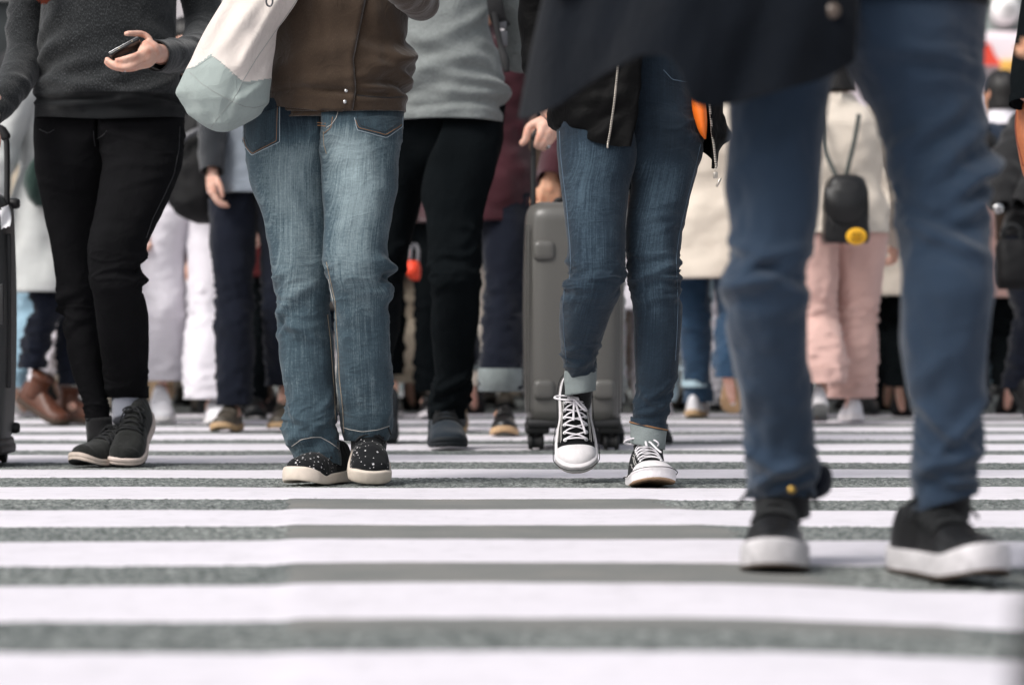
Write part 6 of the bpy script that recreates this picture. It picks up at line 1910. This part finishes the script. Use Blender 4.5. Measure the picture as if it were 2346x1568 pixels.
# M, maroon sweater with turned-up jeans
M_ = crowd(1098, 10.62, 'person in a maroon knit sweater and dark jeans with wide pale turn-ups', H=1.78, yaw=0, stride=.55, ph=1, lowm=NAVYDK, topm=MAROON, shoe=LEATH, sole=TANSOLE, coat=.80, cuff=CUFF, w=1.12, lw=1.0, wide=1.25, hems=.09, skinm=SKIN2, seed=101, swing=.05, armout=.02, armz=.06, pitch_back=45, arms='l')
H_p = crowd(594, 10.86, 'person in dark navy trousers, ribbed cardigan over a pale knit and olive shoes', H=1.74, yaw=-8, stride=.20, ph=-1, lowm=NAVYDK, topm=LKNIT, shoe=BRSH, sole=TANSOLE, coat=.92, w=1.0, wide=1.2, lw=1.08, seed=111, swing=.0, armout=.04, hems=.03, pitch_back=10, armz=.03, arms='')
mb = MB()
for sd, key in ((-1, 'l'), (1, 'r')):
    pass
# P4 white trousers
crowd(428, 11.75, 'person in wide white trousers and a black jacket with white shoes', H=1.70, yaw=14, stride=.34, ph=1, lowm=WHITEC, topm=BLKJ2, shoe=WSH, sole=WRUB(), wide=1.75, lw=1.15, w=1.05, coat=.92, seed=121, hems=.035, pitch_back=20)
crowd(520, 13.2, 'person in a long white skirt and dark brown jacket', H=1.62, low='skirt', lowm=WHITEC, topm=BRNC, shoe=BLACKC(), hems=.22, coat=.85, seed=122, stride=.2)
crowd(122, 11.6, 'person in a pale grey long coat, navy trousers and brown ankle boots', H=1.68, yaw=62, stride=.07, ph=1, lowm=NAVYDK, topm=GREYC, shoe=BOOT, sole=plain('dark_sole', (.05, .03, .02), .7), boot=.10, coat=.55, seed=123, hems=.09, pitch_back=25)
crowd(38, 12.8, 'person in a beige jacket and pale blue jeans walking away', H=1.68, yaw=172, stride=.5, lowm=LBLUE, topm=BEIGE, shoe=WSH, sole=WRUB(), coat=.84, seed=124)
crowd(92, 15.2, 'small child in a dark jacket and blue jeans', H=.80, yaw=160, stride=.16, lowm=MBLUE, topm=DKGREY, w=.62, seed=125, hands=False, hems=.04)
crowd(626, 12.9, 'person in brown trousers and a cream jacket', H=1.66, yaw=175, stride=.3, lowm=BRNC, topm=CREAMC, shoe=BLACKC(), seed=126)
crowd(505, 14.6, 'person in a long dark brown coat with a red scarf', H=1.66, yaw=10, stride=.3, lowm=BLKJ2, topm=BRNC, coat=.42, seed=127)
N_ = crowd(938, 12.45, 'person in black trousers and a brown shirt carrying a red bag', H=1.68, yaw=5, stride=.2, lowm=BLKJ2, topm=BRNC, shoe=LEATH, sole=WRUB(), seed=128, w=.9, hems=.05, pitch_back=12)
crowd(1000, 14.0, 'person in cream trousers and a pale grey jacket', H=1.62, yaw=178, stride=.3, lowm=CREAMC, topm=GREYC, shoe=BRSH, seed=129)
crowd(1085, 14.6, 'person in white trousers and an olive coat', H=1.64, yaw=0, stride=.3, lowm=WHITEC, topm=OLIVE, shoe=BRSH, seed=130, coat=.7)
E_ = crowd(1447, 9.62, 'person in a black jacket and pale grey trousers pushing the tall grey suitcase', H=1.66, yaw=0, stride=.05, lowm=GREYC, topm=BLKJ2, shoe=BLACKC(), seed=131, arms='', lw=.85, w=.92, sleeves=False)
crowd(1556, 12.7, 'person in very pale blue jeans and white striped trainers', H=1.66, yaw=176, stride=.25, lowm=cloth('ice_blue_denim', (.36, .48, .54), .12, 500), topm=cloth('brown_red_cloth', (.07, .03, .022), .2, 400), shoe=WSH, sole=WRUB(), seed=132, w=.95, wide=1.2)
K_ = crowd(1632, 12.35, 'person in a cream jacket over blue jeans walking away with one tan sole lifted', H=1.66, yaw=172, stride=.45, ph=1, lowm=MBLUE, topm=CREAMC, shoe=WSH, sole=TANSOLE, coat=.62, seed=133, w=1.12, lift=.05, pitch_back=62, lw=1.05)
L_ = crowd(1916, 11.8, 'person in wide dusty pink trousers and a cream jacket walking away', H=1.585, yaw=180, stride=.34, ph=-1, lowm=PINK, topm=CREAMC, shoe=WSH, sole=WRUB(), coat=.80, seed=134, w=1.1, wide=1.55, lw=1.18, hems=.03, pitch_back=20, hairm=HAIRB, armout=.02)
crowd(2026, 12.8, 'person in black trousers with a cream coat, half hidden behind the navy trousers', H=1.64, yaw=170, stride=.3, lowm=BLKJ2, topm=CREAMC, shoe=LEATH, coat=.55, seed=135, w=.95)
crowd(2052, 14.2, 'person in cream trousers and a dark grey coat', H=1.60, yaw=3, stride=.3, lowm=CREAMC, topm=DKGREY, shoe=BRSH, seed=136)
R_ = crowd(2298, 14.0, 'person in a navy suit with a white collar and short black hair looking left', H=1.69, yaw=-150, stride=.25, lowm=NAVYDK, topm=cloth('navy_suit', (.012, .022, .042), .15, 400), shoe=LEATH, seed=137, skinm=SKIN2, coat=.78, w=1.05)
S_ = crowd(2410, 12.1, 'person in a black padded jacket and dark trousers holding a black bag', H=1.55, yaw=25, stride=.2, lowm=NAVYDK, topm=PUFF, shoe=LEATH, seed=138, w=1.15, lw=1.15, skinm=SKIN2, hands=True, armout=-.06, armz=.0, coat=.80, arms='')
crowd(2432, 13.0, 'person with bare legs in a short dark skirt and pale boots', H=1.60, low='skirt', lowm=BLKJ2, topm=BRNC, shoe=cloth('pale_suede', (.45, .40, .36), .1, 300), seed=139, hems=.62, stride=.3)
# deeper rows
deep = [
    (-40, 14.2, 'person in a red jacket and black trousers at the far left', 1.64, 10, BLKJ2, REDC, LEATH),
    (160, 15.8, 'person in a teal coat and grey trousers', 1.66, 185, DKGREY, TEAL, LEATH),
    (205, 14.4, 'person in a white shirt and tan trousers', 1.64, 170, BEIGE, WHITEC, BRSH),
    (300, 13.6, 'person in a pale grey jacket and tan trousers behind the black jeans', 1.66, 8, cloth('tan_trousers', (.36, .25, .15), .1, 400), GREYC, BRSH),
    (362, 14.4, 'person in a white jacket and pale trousers', 1.64, 175, CREAMC, WHITEC, BRSH),
    (470, 16.4, 'person in black clothes deep in the crowd', 1.7, 3, BLKJ2, DKGREY, LEATH),
    (570, 16.0, 'person in a rust coloured jacket deep in the crowd', 1.64, 180, DKGREY, RUST, LEATH),
    (690, 15.0, 'person in a black coat and navy trousers behind the flared jeans', 1.7, 0, NAVYDK, BLKJ2, LEATH),
    (780, 14.0, 'person in a pale jacket and blue jeans behind the flared jeans', 1.66, 180, MBLUE, GREYC, WSH),
    (860, 15.5, 'person in a dark grey coat behind the brown jacket', 1.68, 0, BLKJ2, DKGREY, LEATH),
    (1150, 16.0, 'person in a white coat and black trousers deep in the crowd', 1.68, 180, BLKJ2, WHITEC, LEATH),
    (1260, 15.2, 'person in a dark coat and grey trousers behind the tall suitcase', 1.7, 0, DKGREY, BLKJ2, LEATH),
    (1370, 14.4, 'person in an olive jacket and tan trousers behind the tall suitcase', 1.66, 180, cloth('tan_trousers', (.36, .25, .15), .1, 400), OLIVE, BRSH),
    (1450, 15.4, 'person in pale clothes behind the gap of the dark blue jeans', 1.64, 175, cloth('pale_clay_cloth', (.52, .42, .36), .1, 400), WHITEC, BRSH),
    (1505, 14.0, 'person in a beige coat and brown trousers', 1.66, 0, BRNC, BEIGE, BRSH),
    (1590, 15.6, 'person in a pale grey coat and white trousers', 1.66, 180, WHITEC, GREYC, WSH),
    (1700, 15.0, 'person in a dark jacket and pale jeans behind the navy trousers', 1.68, 0, LBLUE, DKGREY, WSH),
    (1790, 14.4, 'person in a red coat and black tights', 1.60, 180, BLKJ2, REDC, LEATH),
    (1868, 15.8, 'person in a rust jacket and red trousers', 1.5, 180, REDC, RUST, LEATH),
    (1975, 16.6, 'person in a brown coat and dark trousers', 1.40, 0, BLKJ2, BRNC, LEATH),
    (2130, 14.8, 'person in a cream jumper and black trousers', 1.40, 180, BLKJ2, CREAMC, LEATH),
    (2200, 15.6, 'person in a blue jacket and dark trousers', 1.42, 0, NAVYDK, MBLUE, LEATH),
    (2268, 16.8, 'person in a tan coat far back on the right', 1.30, 180, BLKJ2, BEIGE, LEATH),
    (2410, 15.0, 'person in a dark green coat outside the right edge', 1.66, 0, BLKJ2, TEAL, LEATH),
    (255, 15.2, 'person in a pale pink jacket and white trousers behind the black jeans', 1.66, 0, WHITEC, PINK, WSH),
    (335, 16.6, 'person in a navy coat deep in the crowd behind the white trousers', 1.7, 180, BLKJ2, NAVYDK, LEATH),
    (415, 13.4, 'person in tan trousers and a white shirt behind the white trousers', 1.66, 4, cloth('tan_trousers', (.36, .25, .15), .1, 400), WHITEC, BRSH),
    (545, 12.6, 'person in a dark red checked jacket and black trousers', 1.5, 4, BLKJ2, cloth('dark_red_check', (.10, .012, .014), .6, 60), LEATH),
    (655, 13.8, 'person in white trousers and a tan coat behind the flared jeans', 1.66, 180, WHITEC, BEIGE, BRSH),
    (905, 13.9, 'person in beige trousers and a red jacket', 1.6, 180, BEIGE, REDC, WSH),
    (975, 15.4, 'person in a white jacket and pale blue jeans deep in the crowd', 1.68, 0, LBLUE, WHITEC, WSH),
    (1045, 13.2, 'person in ivory trousers with a black jacket behind the black trousers', 1.66, 180, CREAMC, BLKJ2, BRSH),
    (1200, 14.2, 'person in beige trousers and a brown coat behind the maroon sweater', 1.66, 0, BEIGE, BRNC, BRSH),
    (1310, 16.4, 'person in a pale pink coat behind the tall suitcase', 1.64, 0, DKGREY, PINK, LEATH),
    (1440, 13.5, 'person in pale lilac trousers and a white coat', 1.64, 180, WHITEC, WHITEC, BRSH),
    (1520, 16.2, 'person in a dark coat behind the pale blue jeans', 1.7, 0, BLKJ2, DKGREY, LEATH),
    (1605, 14.2, 'person in a brown jacket and tan trousers behind the cream jacket', 1.66, 0, BEIGE, BRNC, BRSH),
    (1675, 13.4, 'person in a pale blue shirt and white trousers behind the navy trousers', 1.62, 178, WHITEC, LBLUE, WSH),
    (1745, 16.0, 'person in a cream coat and dark tights', 1.60, 0, BLKJ2, CREAMC, LEATH),
    (1990, 13.6, 'person in black trousers and a dark brown jacket behind the cream coat', 1.40, 180, BLKJ2, BRNC, LEATH),
    (2060, 15.6, 'person in a white shirt and grey trousers far back', 1.36, 0, DKGREY, WHITEC, LEATH),
    (2250, 13.2, 'person in a pink jacket and black trousers behind the navy trousers', 1.30, 180, BLKJ2, PINK, LEATH),
    (20, 15.8, 'person in a white jacket and brown trousers at far left', 1.66, 0, BRNC, WHITEC, BRSH),
    (75, 13.9, 'person in white trousers and a dark jacket behind the pale grey coat', 1.6, 180, WHITEC, DKGREY, BRSH),
]
for i, (px, Y, lab, H, yaw, lm, tm, sm) in enumerate(deep):
    if lm in (BLKJ2, DKGREY) and not any(q in lab for q in ('trousers', 'tights', 'black clothes', 'dark coat')):
        lm = (BEIGE, GREYC, LBLUE, CREAMC)[i % 4]
    crowd(px, Y, lab, H=H, yaw=yaw, stride=.3 + .1 * (i % 3), ph=1 if i % 2 else -1, lowm=lm, topm=tm, shoe=sm, seed=200 + i * 3, coat=(.5 + .2 * (i % 2)) * H / 1.66, hands=(i % 3 == 0), w=.95 + .05 * (i % 3), wide=1.0 + .3 * (i % 2))

# hand and black sleeve on the suitcase handle
YE = 9.05
mb = MB()
el_ = at(1330, 170, 9.25)
sl_ = MB(); sl_.grid(sleeve([at(1380, -60, 9.6), at(1350, 60, 9.45), at(1320, 170, 9.25), at(1285, 225, 9.12), at(1258, 268, 9.06)], [.07, .06, .055, .05, .044], 60, 30, 61, .003, 8, .007))
sl_.grid(sleeve([at(1520, -60, 9.6), at(1545, 60, 9.6), at(1530, 160, 9.5), at(1500, 220, 9.35), at(1475, 255, 9.25)], [.07, .06, .055, .05, .044], 50, 26, 62, .003, 8, .007))
sl_.build('reaching_sleeves', BLKJ2, E_)
hm = MB()
a = lambda x, y, dy=0: at(x, y, YE + dy)
capsule(hm, [a(1290, 222, .06), a(1262, 268, .02), a(1252, 290, .0)], np.array((.032, .028, .03)), 12, 16)
for p in ([a(1262, 270, 0), a(1240, 278, -.02), a(1224, 284, -.025)], [a(1262, 280, 0), a(1248, 288, -.03), a(1240, 298, -.04)], [a(1266, 290, 0), a(1256, 302, -.03), a(1250, 312, -.035)], [a(1268, 298, .01), a(1262, 312, -.015), a(1258, 322, -.018)]):
    capsule(hm, p, np.array((.021, .020, .015)), 12, 14)
finger(hm, [a(1226, 282, -.02), a(1212, 292, -.03), a(1207, 308, -.03), a(1204, 320, -.025), a(1196, 328, -.02)], .0135)
finger(hm, [a(1240, 297, -.04), a(1236, 312, -.05), a(1232, 326, -.04), a(1229, 334, -.01)], .0125)
finger(hm, [a(1250, 310, -.035), a(1245, 324, -.045), a(1239, 335, -.03), a(1234, 337, 0)], .0120)
finger(hm, [a(1258, 320, -.02), a(1253, 331, -.03), a(1246, 338, -.02), a(1240, 338, .0)], .0115)
finger(hm, [a(1254, 285, .02), a(1238, 292, .035), a(1226, 300, .03), a(1218, 306, .02)], .0125)
remesh(hm, 'gripping_hand', SKIN1, E_, .005, 2)
hm = MB(); hand(hm, at(1472, 258, 9.24), (-.6, -.3, -.6), (0, 1, 0), (0, -.5, 1), .8, .9); remesh(hm, 'resting_hand', SKIN1, E_, .005, 2)
mb = MB(); lathe(mb, [(.0, -.006), (.008, -.004), (.009, .002)], a(1254, 335, -.034), 'y', 14); mb.build('finger_ring', STEEL, E_)

# things carried in the crowd
o = root('shoulder_bag', at(450, 515, 11.25) * (1, 1, 1), 'large round bottomed black bag hanging between the white trousers and the black jeans', 'bag')
mb = MB()
rows = []
for y_, l_, r_, d_ in ((262, 425, 500, .06), (300, 405, 512, .09), (350, 394, 520, .11), (410, 387, 522, .12), (450, 386, 522, .12), (480, 396, 521, .10), (500, 420, 519, .07), (512, 450, 516, .03)):
    rows.append((y_, l_, r_, 11.2, d_))
mb.grid(torso(rows, 50, 60, seed=77, wr=.006, hem=False)[:, :], True, True, True); mb.build('bag_body', plain('black_nylon_bag', (.006, .006, .0066), .65, spec=.2), o)
mb = MB(); mb.grid(tube([at(400, 340, 11.08), at(420, 318, 11.08), at(450, 300, 11.08), at(480, 292, 11.1)], (.012, .012), 20, 8), True, True, True); mb.build('piping', plain('grey_plastic', (.12, .12, .13), .4), o)
mb = MB(); mb.grid(tube([at(470, 270, 11.2), at(450, 150, 11.3), at(430, 0, 11.5)], (.02, .004), 14, 8, ref=(0, 1, 0)), True, True, True); mb.build('strap', plain('black_webbing', (.012, .012, .013), .7), o)
o = root('hand_bag', at(76, 470, 11.4), 'dark green bag hanging against the pale grey coat', 'bag')
mb = MB(); mb.grid(torso([(350, 86, 100, 11.35, .05), (380, 66, 106, 11.35, .09), (420, 58, 108, 11.35, .10), (450, 64, 110, 11.35, .09), (472, 82, 112, 11.35, .05)], 30, 40, seed=79, wr=.004, hem=False), True, True, True); mb.build('bag_body', cloth('dark_green_nylon', (.014, .032, .026), .2, 300), o)
mb = MB(); mb.grid(tube([at(92, 352, 11.35), at(100, 250, 11.4), at(110, 120, 11.6)], (.015, .004), 12, 8, ref=(0, 1, 0)), True, True, True); mb.build('strap', BLK(), o)
o = root('red_bag', at(946, 640, 12.1), 'bright red bag hanging by the black trousers behind the flared jeans', 'bag')
mb = MB(); mb.grid(torso([(597, 936, 958, 12.1, .03), (606, 930, 963, 12.1, .05), (622, 929, 965, 12.1, .06), (634, 934, 964, 12.1, .05), (642, 944, 960, 12.1, .02)], 20, 30, seed=80, wr=.003, hem=False), True, True, True); mb.build('bag_body', plain('red_nylon', (.80, .06, .02), .5), o)
mb = MB(); mb.grid(tube([at(940, 600, 12.1), at(942, 570, 12.12), at(950, 560, 12.15), at(958, 572, 12.12), at(957, 600, 12.1)], .008, 20, 8), True, True, True); mb.build('handle', plain('grey_plastic', (.12, .12, .13), .4), o)
o = root('backpack', at(1936, 555, 11.55), 'small black backpack with a round yellow face badge on the cream jacket', 'backpack')
mb = MB(); YB = 11.52
T_b = torso([(400, 1912, 1958, YB, .04), (408, 1900, 1975, YB, .07), (425, 1892, 1984, YB, .09), (450, 1888, 1987, YB, .10), (500, 1885, 1987, YB, .10), (545, 1884, 1988, YB, .10), (556, 1888, 1985, YB, .09)], 60, 60, seed=81, wr=.003, hem=False, sq=4)
mb.grid(T_b, True, True, True); mb.build('bag_body', plain('black_soft_leather', (.006, .006, .0066), .42, spec=.4), o)
mb = MB(); G = np.zeros((14, 20, 3))
for i in range(14):
    for j in range(20):
        xx = -1 + 2 * j / 19; G[i, j] = at(1936 + xx * 47, 428 + i / 13 * 72 * (1 - .25 * xx * xx) + 10 * (1 - xx * xx), YB - .115 - .012 * math.sin(i / 13 * PI) + .03 * abs(xx) ** 3)
slab(mb, G, .006); mb.build('flap', plain('black_soft_leather', (.006, .006, .0066), .42, spec=.4), o)
mb = MB()
for p in ([at(1917, 405, YB - .02), at(1904, 378, YB + .02), at(1890, 340, YB + .09), at(1880, 262, YB + .14)], [at(1938, 405, YB - .02), at(1946, 370, YB + .0), at(1958, 320, YB + .06), at(1968, 262, YB + .13)]):
    mb.grid(tube(p, (.010, .004), 20, 8, ref=(0, 1, 0)), True, True, True)
mb.build('straps', plain('grey_webbing', (.05, .055, .05), .7), o)
mb = MB(); c = at(1962, 541, YB - .118); lathe(mb, [(.0, -.004), (.040, -.0035), (.042, -.002), (.042, .004)], c, 'y', 36); mb.v[0] = c + (mb.v[0] - c) * (1, 1, .82); bd = mb.build('badge', plain('yellow_felt', (.80, .42, .02), .7), o)
mb = MB()
for sx in (-1, 1): lathe(mb, [(.0, -.0055), (.0045, -.005), (.005, -.003)], c + (sx * .013, 0, .010), 'y', 12)
mb.grid(tube([c + (.026 * math.sin(a_), -.0045, -.019 * math.cos(a_) + .001) for a_ in np.linspace(-1.1, 1.1, 12)], .0018, 24, 6), True, True, True); mb.build('face_marks', plain('brown_mark', (.25, .10, .01), .7), bd)
o = root('black_bag', at(2318, 640, 11.75), 'black bag held low in front of the padded jacket at the right edge', 'bag')
mb = MB(); mb.grid(torso([(548, 2290, 2345, 11.75, .05), (570, 2282, 2356, 11.75, .08), (640, 2280, 2362, 11.75, .09), (662, 2288, 2356, 11.75, .06)], 30, 40, seed=83, wr=.004, hem=False, sq=3.5), True, True, True); mb.build('bag_body', plain('black_nylon_bag', (.006, .006, .0066), .65, spec=.2), o)
mb = MB(); mb.grid(tube([at(2298, 552, 11.75), at(2300, 525, 11.74), at(2318, 515, 11.74), at(2336, 525, 11.74), at(2338, 552, 11.75)], .010, 22, 8), True, True, True); mb.build('handle', BLK(), o)
mb = MB()
for k, x in enumerate((2290, 2320)):
    for j in range(4): finger(mb, [at(x + j * 7 - 6, 492, 11.78), at(x + j * 7 - 6, 508, 11.70), at(x + j * 7 - 5, 526, 11.69), at(x + j * 7 - 4, 534, 11.73)], .013, 10)
    capsule(mb, [at(x + 8, 462, 11.86), at(x + 6, 482, 11.8), at(x + 5, 500, 11.76)], np.array((.034, .034, .036)), 10, 14)
remesh(mb, 'gripping_hands', SKIN2, S_, .007, 2).matrix_parent_inverse = S_.matrix_basis.inverted()

# sleeves that hold the bag, and the watch on one of them
def world_part(mb, name, mt, par):
    """geometry given in world space under a turned root"""
    bpy.context.view_layer.update()
    M = par.matrix_world.inverted()
    for i, v in enumerate(mb.v): mb.v[i] = np.array([M @ Vector(q) for q in v])
    return mb.build(name, mt, par, off=Z0)


mb = MB()
mb.grid(sleeve([at(2355, 290, 12.05), at(2325, 350, 11.98), at(2300, 420, 11.9), at(2290, 455, 11.85), at(2294, 474, 11.82)], [.085, .085, .08, .06, .042], 60, 30, 91, .004, 12, .014))
mb.grid(sleeve([at(2400, 290, 12.05), at(2395, 370, 11.95), at(2360, 430, 11.88), at(2332, 470, 11.82)], [.085, .085, .075, .045], 60, 30, 92, .004, 12, .014))
world_part(mb, 'folded_sleeves', PUFF, S_)
mb = MB(); lathe(mb, [(.0, -.012), (.018, -.012), (.022, -.008), (.022, .006)], at(2287, 478, 11.79), 'y', 20); world_part(mb, 'wrist_watch', STEEL, S_)
# shirt collar of the man in the suit
mb = MB(); c0 = at(2298, 268, 14.0)
R = tube([c0 + (0, .0, -.04), c0 + (0, .0, .02), c0 + (0, -.005, .055)], [.105, .082, .074], 10, 24); mb.grid(R, True); world_part(mb, 'shirt_collar', WHITEC, R_)

# ribbed cardigan of the person with the olive shoes: sleeve and front
mb = MB()
mb.grid(sleeve([at(520, 60, 10.9), at(497, 180, 10.86), at(486, 290, 10.78), at(486, 392, 10.70)], [.085, .07, .056, .046], 50, 30, 93, .003, 7, .007))
mb.grid(sleeve([at(700, 60, 10.9), at(715, 180, 10.9), at(715, 290, 10.85), at(712, 392, 10.78)], [.085, .07, .056, .046], 50, 30, 94, .003, 7, .007))
world_part(mb, 'cardigan_sleeves', CARD, H_p)
mb = MB()
hand(mb, at(487, 390, 10.72), (.0, -.06, -1), (1, 0, 0), (.35, -1, 0), .55, 1.02, wr_r=.022)
bpy.context.view_layer.update()
M = H_p.matrix_world.inverted()
mb.v = [np.array([M @ Vector(q) for q in v]) for v in mb.v]
remesh(mb, 'hanging_hand', SKIN1, H_p, .005, 2, off=Z0)
mb = MB(); hand(mb, at(712, 388, 10.80), (.0, -.06, -1), (-1, 0, 0), (-.35, -1, 0), .55, 1.02, wr_r=.022)
mb.v = [np.array([M @ Vector(q) for q in v]) for v in mb.v]
remesh(mb, 'hanging_hand', SKIN1, H_p, .005, 2, off=Z0)

# maroon sleeve in front with the hand
mb = MB(); mb.grid(sleeve([at(1270, 60, 10.6), at(1300, 180, 10.58), at(1290, 300, 10.45), at(1262, 412, 10.32)], [.09, .08, .068, .055], 50, 30, 95, .003, 7, .008)); world_part(mb, 'near_sleeve', MAROON, M_)
mb = MB(); hand(mb, at(1262, 414, 10.335), (-.08, -.06, -1), (0, 1, 0), (-1, -.1, 0), .7, 1.1, wr_r=.026); mb.v = [v - wroot(M_) for v in mb.v]; remesh(mb, 'hanging_hand', SKIN2, M_, .005, 2, off=Z0)

# person at the right edge: only the sleeve and the rust coloured bag reach into the picture
YG = 6.35
G_ = root('person', ((2590 - CXP) / FPX * YG, YG + .1, 0), 'person in black at the right edge with a hanging black sleeve', 'person')
gx = G_.location.x
mb = MB()
mb.grid(sleeve([at(2480, -215, YG + .1), at(2436, -180, YG + .09), at(2402, -40, YG), at(2374, 90, YG - .03), at(2356, 180, YG - .06), at(2352, 236, YG - .08)], [.07, .062, .052, .046, .040, .037], 90, 40, 96, .0012, 7, .004))
mb.grid(sleeve([at(2700, -215, YG + .1), at(2748, -180, YG + .09), at(2772, -40, YG), at(2780, 80, YG - .03), at(2780, 200, YG - .1)], [.07, .062, .052, .046, .038], 60, 30, 97, .002, 7, .004))
sl2 = mb.build('sleeves', BLKJ2, G_); bvS = mb.bvh()
mb = MB()
e = tube([at(2353, 222, YG - .075), at(2352, 240, YG - .08)], (.0395, .0395), 6, 40); mb.grid(e, True); mb.build('cuff', BLKJ2, sl2)
mb = MB(); lathe(mb, [(.0, -.004), (.005, -.003), (.006, .001)], at(2344, 148, YG - .075), 'y', 14); mb.build('cuff_button', STEEL, sl2)
mb = MB(); mb.grid(torso([(-280, 2560, 2620, YG + .1, .06), (-258, 2520, 2660, YG + .1, .08), (-222, 2440, 2750, YG + .1, .1), (-110, 2440, 2740, YG + .1, .12), (0, 2445, 2735, YG + .1, .12), (160, 2425, 2755, YG + .1, .13), (260, 2420, 2760, YG + .1, .13)], 50, 50, seed=98, wr=.003)); mb.build('jacket', BLKJ2, G_)
mb = MB()
kz = lambda o: [(-z, gx + o * .085, YG + .1, z, a_, d) for z, a_, d in ((.98, .085, 1), (.90, .088, .9), (.82, .09, .4), (.76, .085, 0), (.48, .06, 0), (.3, .056, 0), (.10, .048, 0))]
for o_ in (-1, 1):
    P_, U_, F_ = trouser_leg(kz(o_), o_, n=80, m=40, seed=99, px=False, wr=.002, hemrows=.05); mb.grid(P_, uv=U_)
mb.build('trousers', BLKJ2, G_)
JG = J_std(gx, YG + .1, 1.64, 1.42)
JG.update(sh_l=at(2400, -415, YG + .1), el_l=at(2378, -60, YG), wr_l=at(2352, 236, YG - .08), sh_r=at(2560, -415, YG + .1), el_r=at(2600, -60, YG), wr_r=at(2600, 205, YG - .1), kn_l=(gx - .085, YG + .1, .46), an_l=(gx - .085, YG + .1, .09), kn_r=(gx + .085, YG + .1, .46), an_r=(gx + .085, YG + .1, .09))
body(G_, JG, SKIN1, .007, [lambda m: hand(m, at(2374, 232, YG - .03), (.55, .6, -.4), (1, 0, 0), (0, -1, 0), .9, .72)])
hair(G_, JG['head'], HAIRB)
for sx in (-1, 1): put_shoe(G_, lambda p: simple_shoe(p, LEATH, BLK()), (gx + sx * .09, YG - .05, .004))
gb = root('leather_bag', at(2380, 400, YG - .05), 'rust brown leather bag hanging at the right edge below the black sleeve', 'bag')
mb = MB(); mb.grid(torso([(222, 2350, 2440, YG - .02, .03), (236, 2332, 2450, YG - .02, .035), (250, 2326, 2458, YG - .02, .04), (290, 2324, 2462, YG - .02, .045), (314, 2326, 2462, YG - .02, .045), (346, 2333, 2458, YG - .02, .045), (395, 2345, 2448, YG - .02, .04), (430, 2360, 2436, YG - .02, .02)], 60, 60, seed=100, wr=.002, hem=False, sq=2.6), True, True, True)
RL = plain('rust_leather', (.36, .115, .048), .45, spec=.4, scale=120, var=.12, bumpd=.0004)
lb = mb.build('bag_body', RL, gb); bvL = mb.bvh()
mb = MB(); seam(mb, bvL, [(2329, 255), (2327, 290), (2330, 320), (2337, 348), (2345, 380)], .0022, .0004); mb.build('piping', plain('dark_rust', (.20, .05, .025), .5), lb)
mb = MB(); mb.grid(tube([at(2352, 232, YG - .01), at(2408, 150, YG + .02), at(2446, 0, YG + .03), at(2470, -205, YG + .0)], (.010, .003), 30, 8, ref=(0, 1, 0)), True, True, True); mb.build('strap', RL, gb)

bpy.context.view_layer.update()
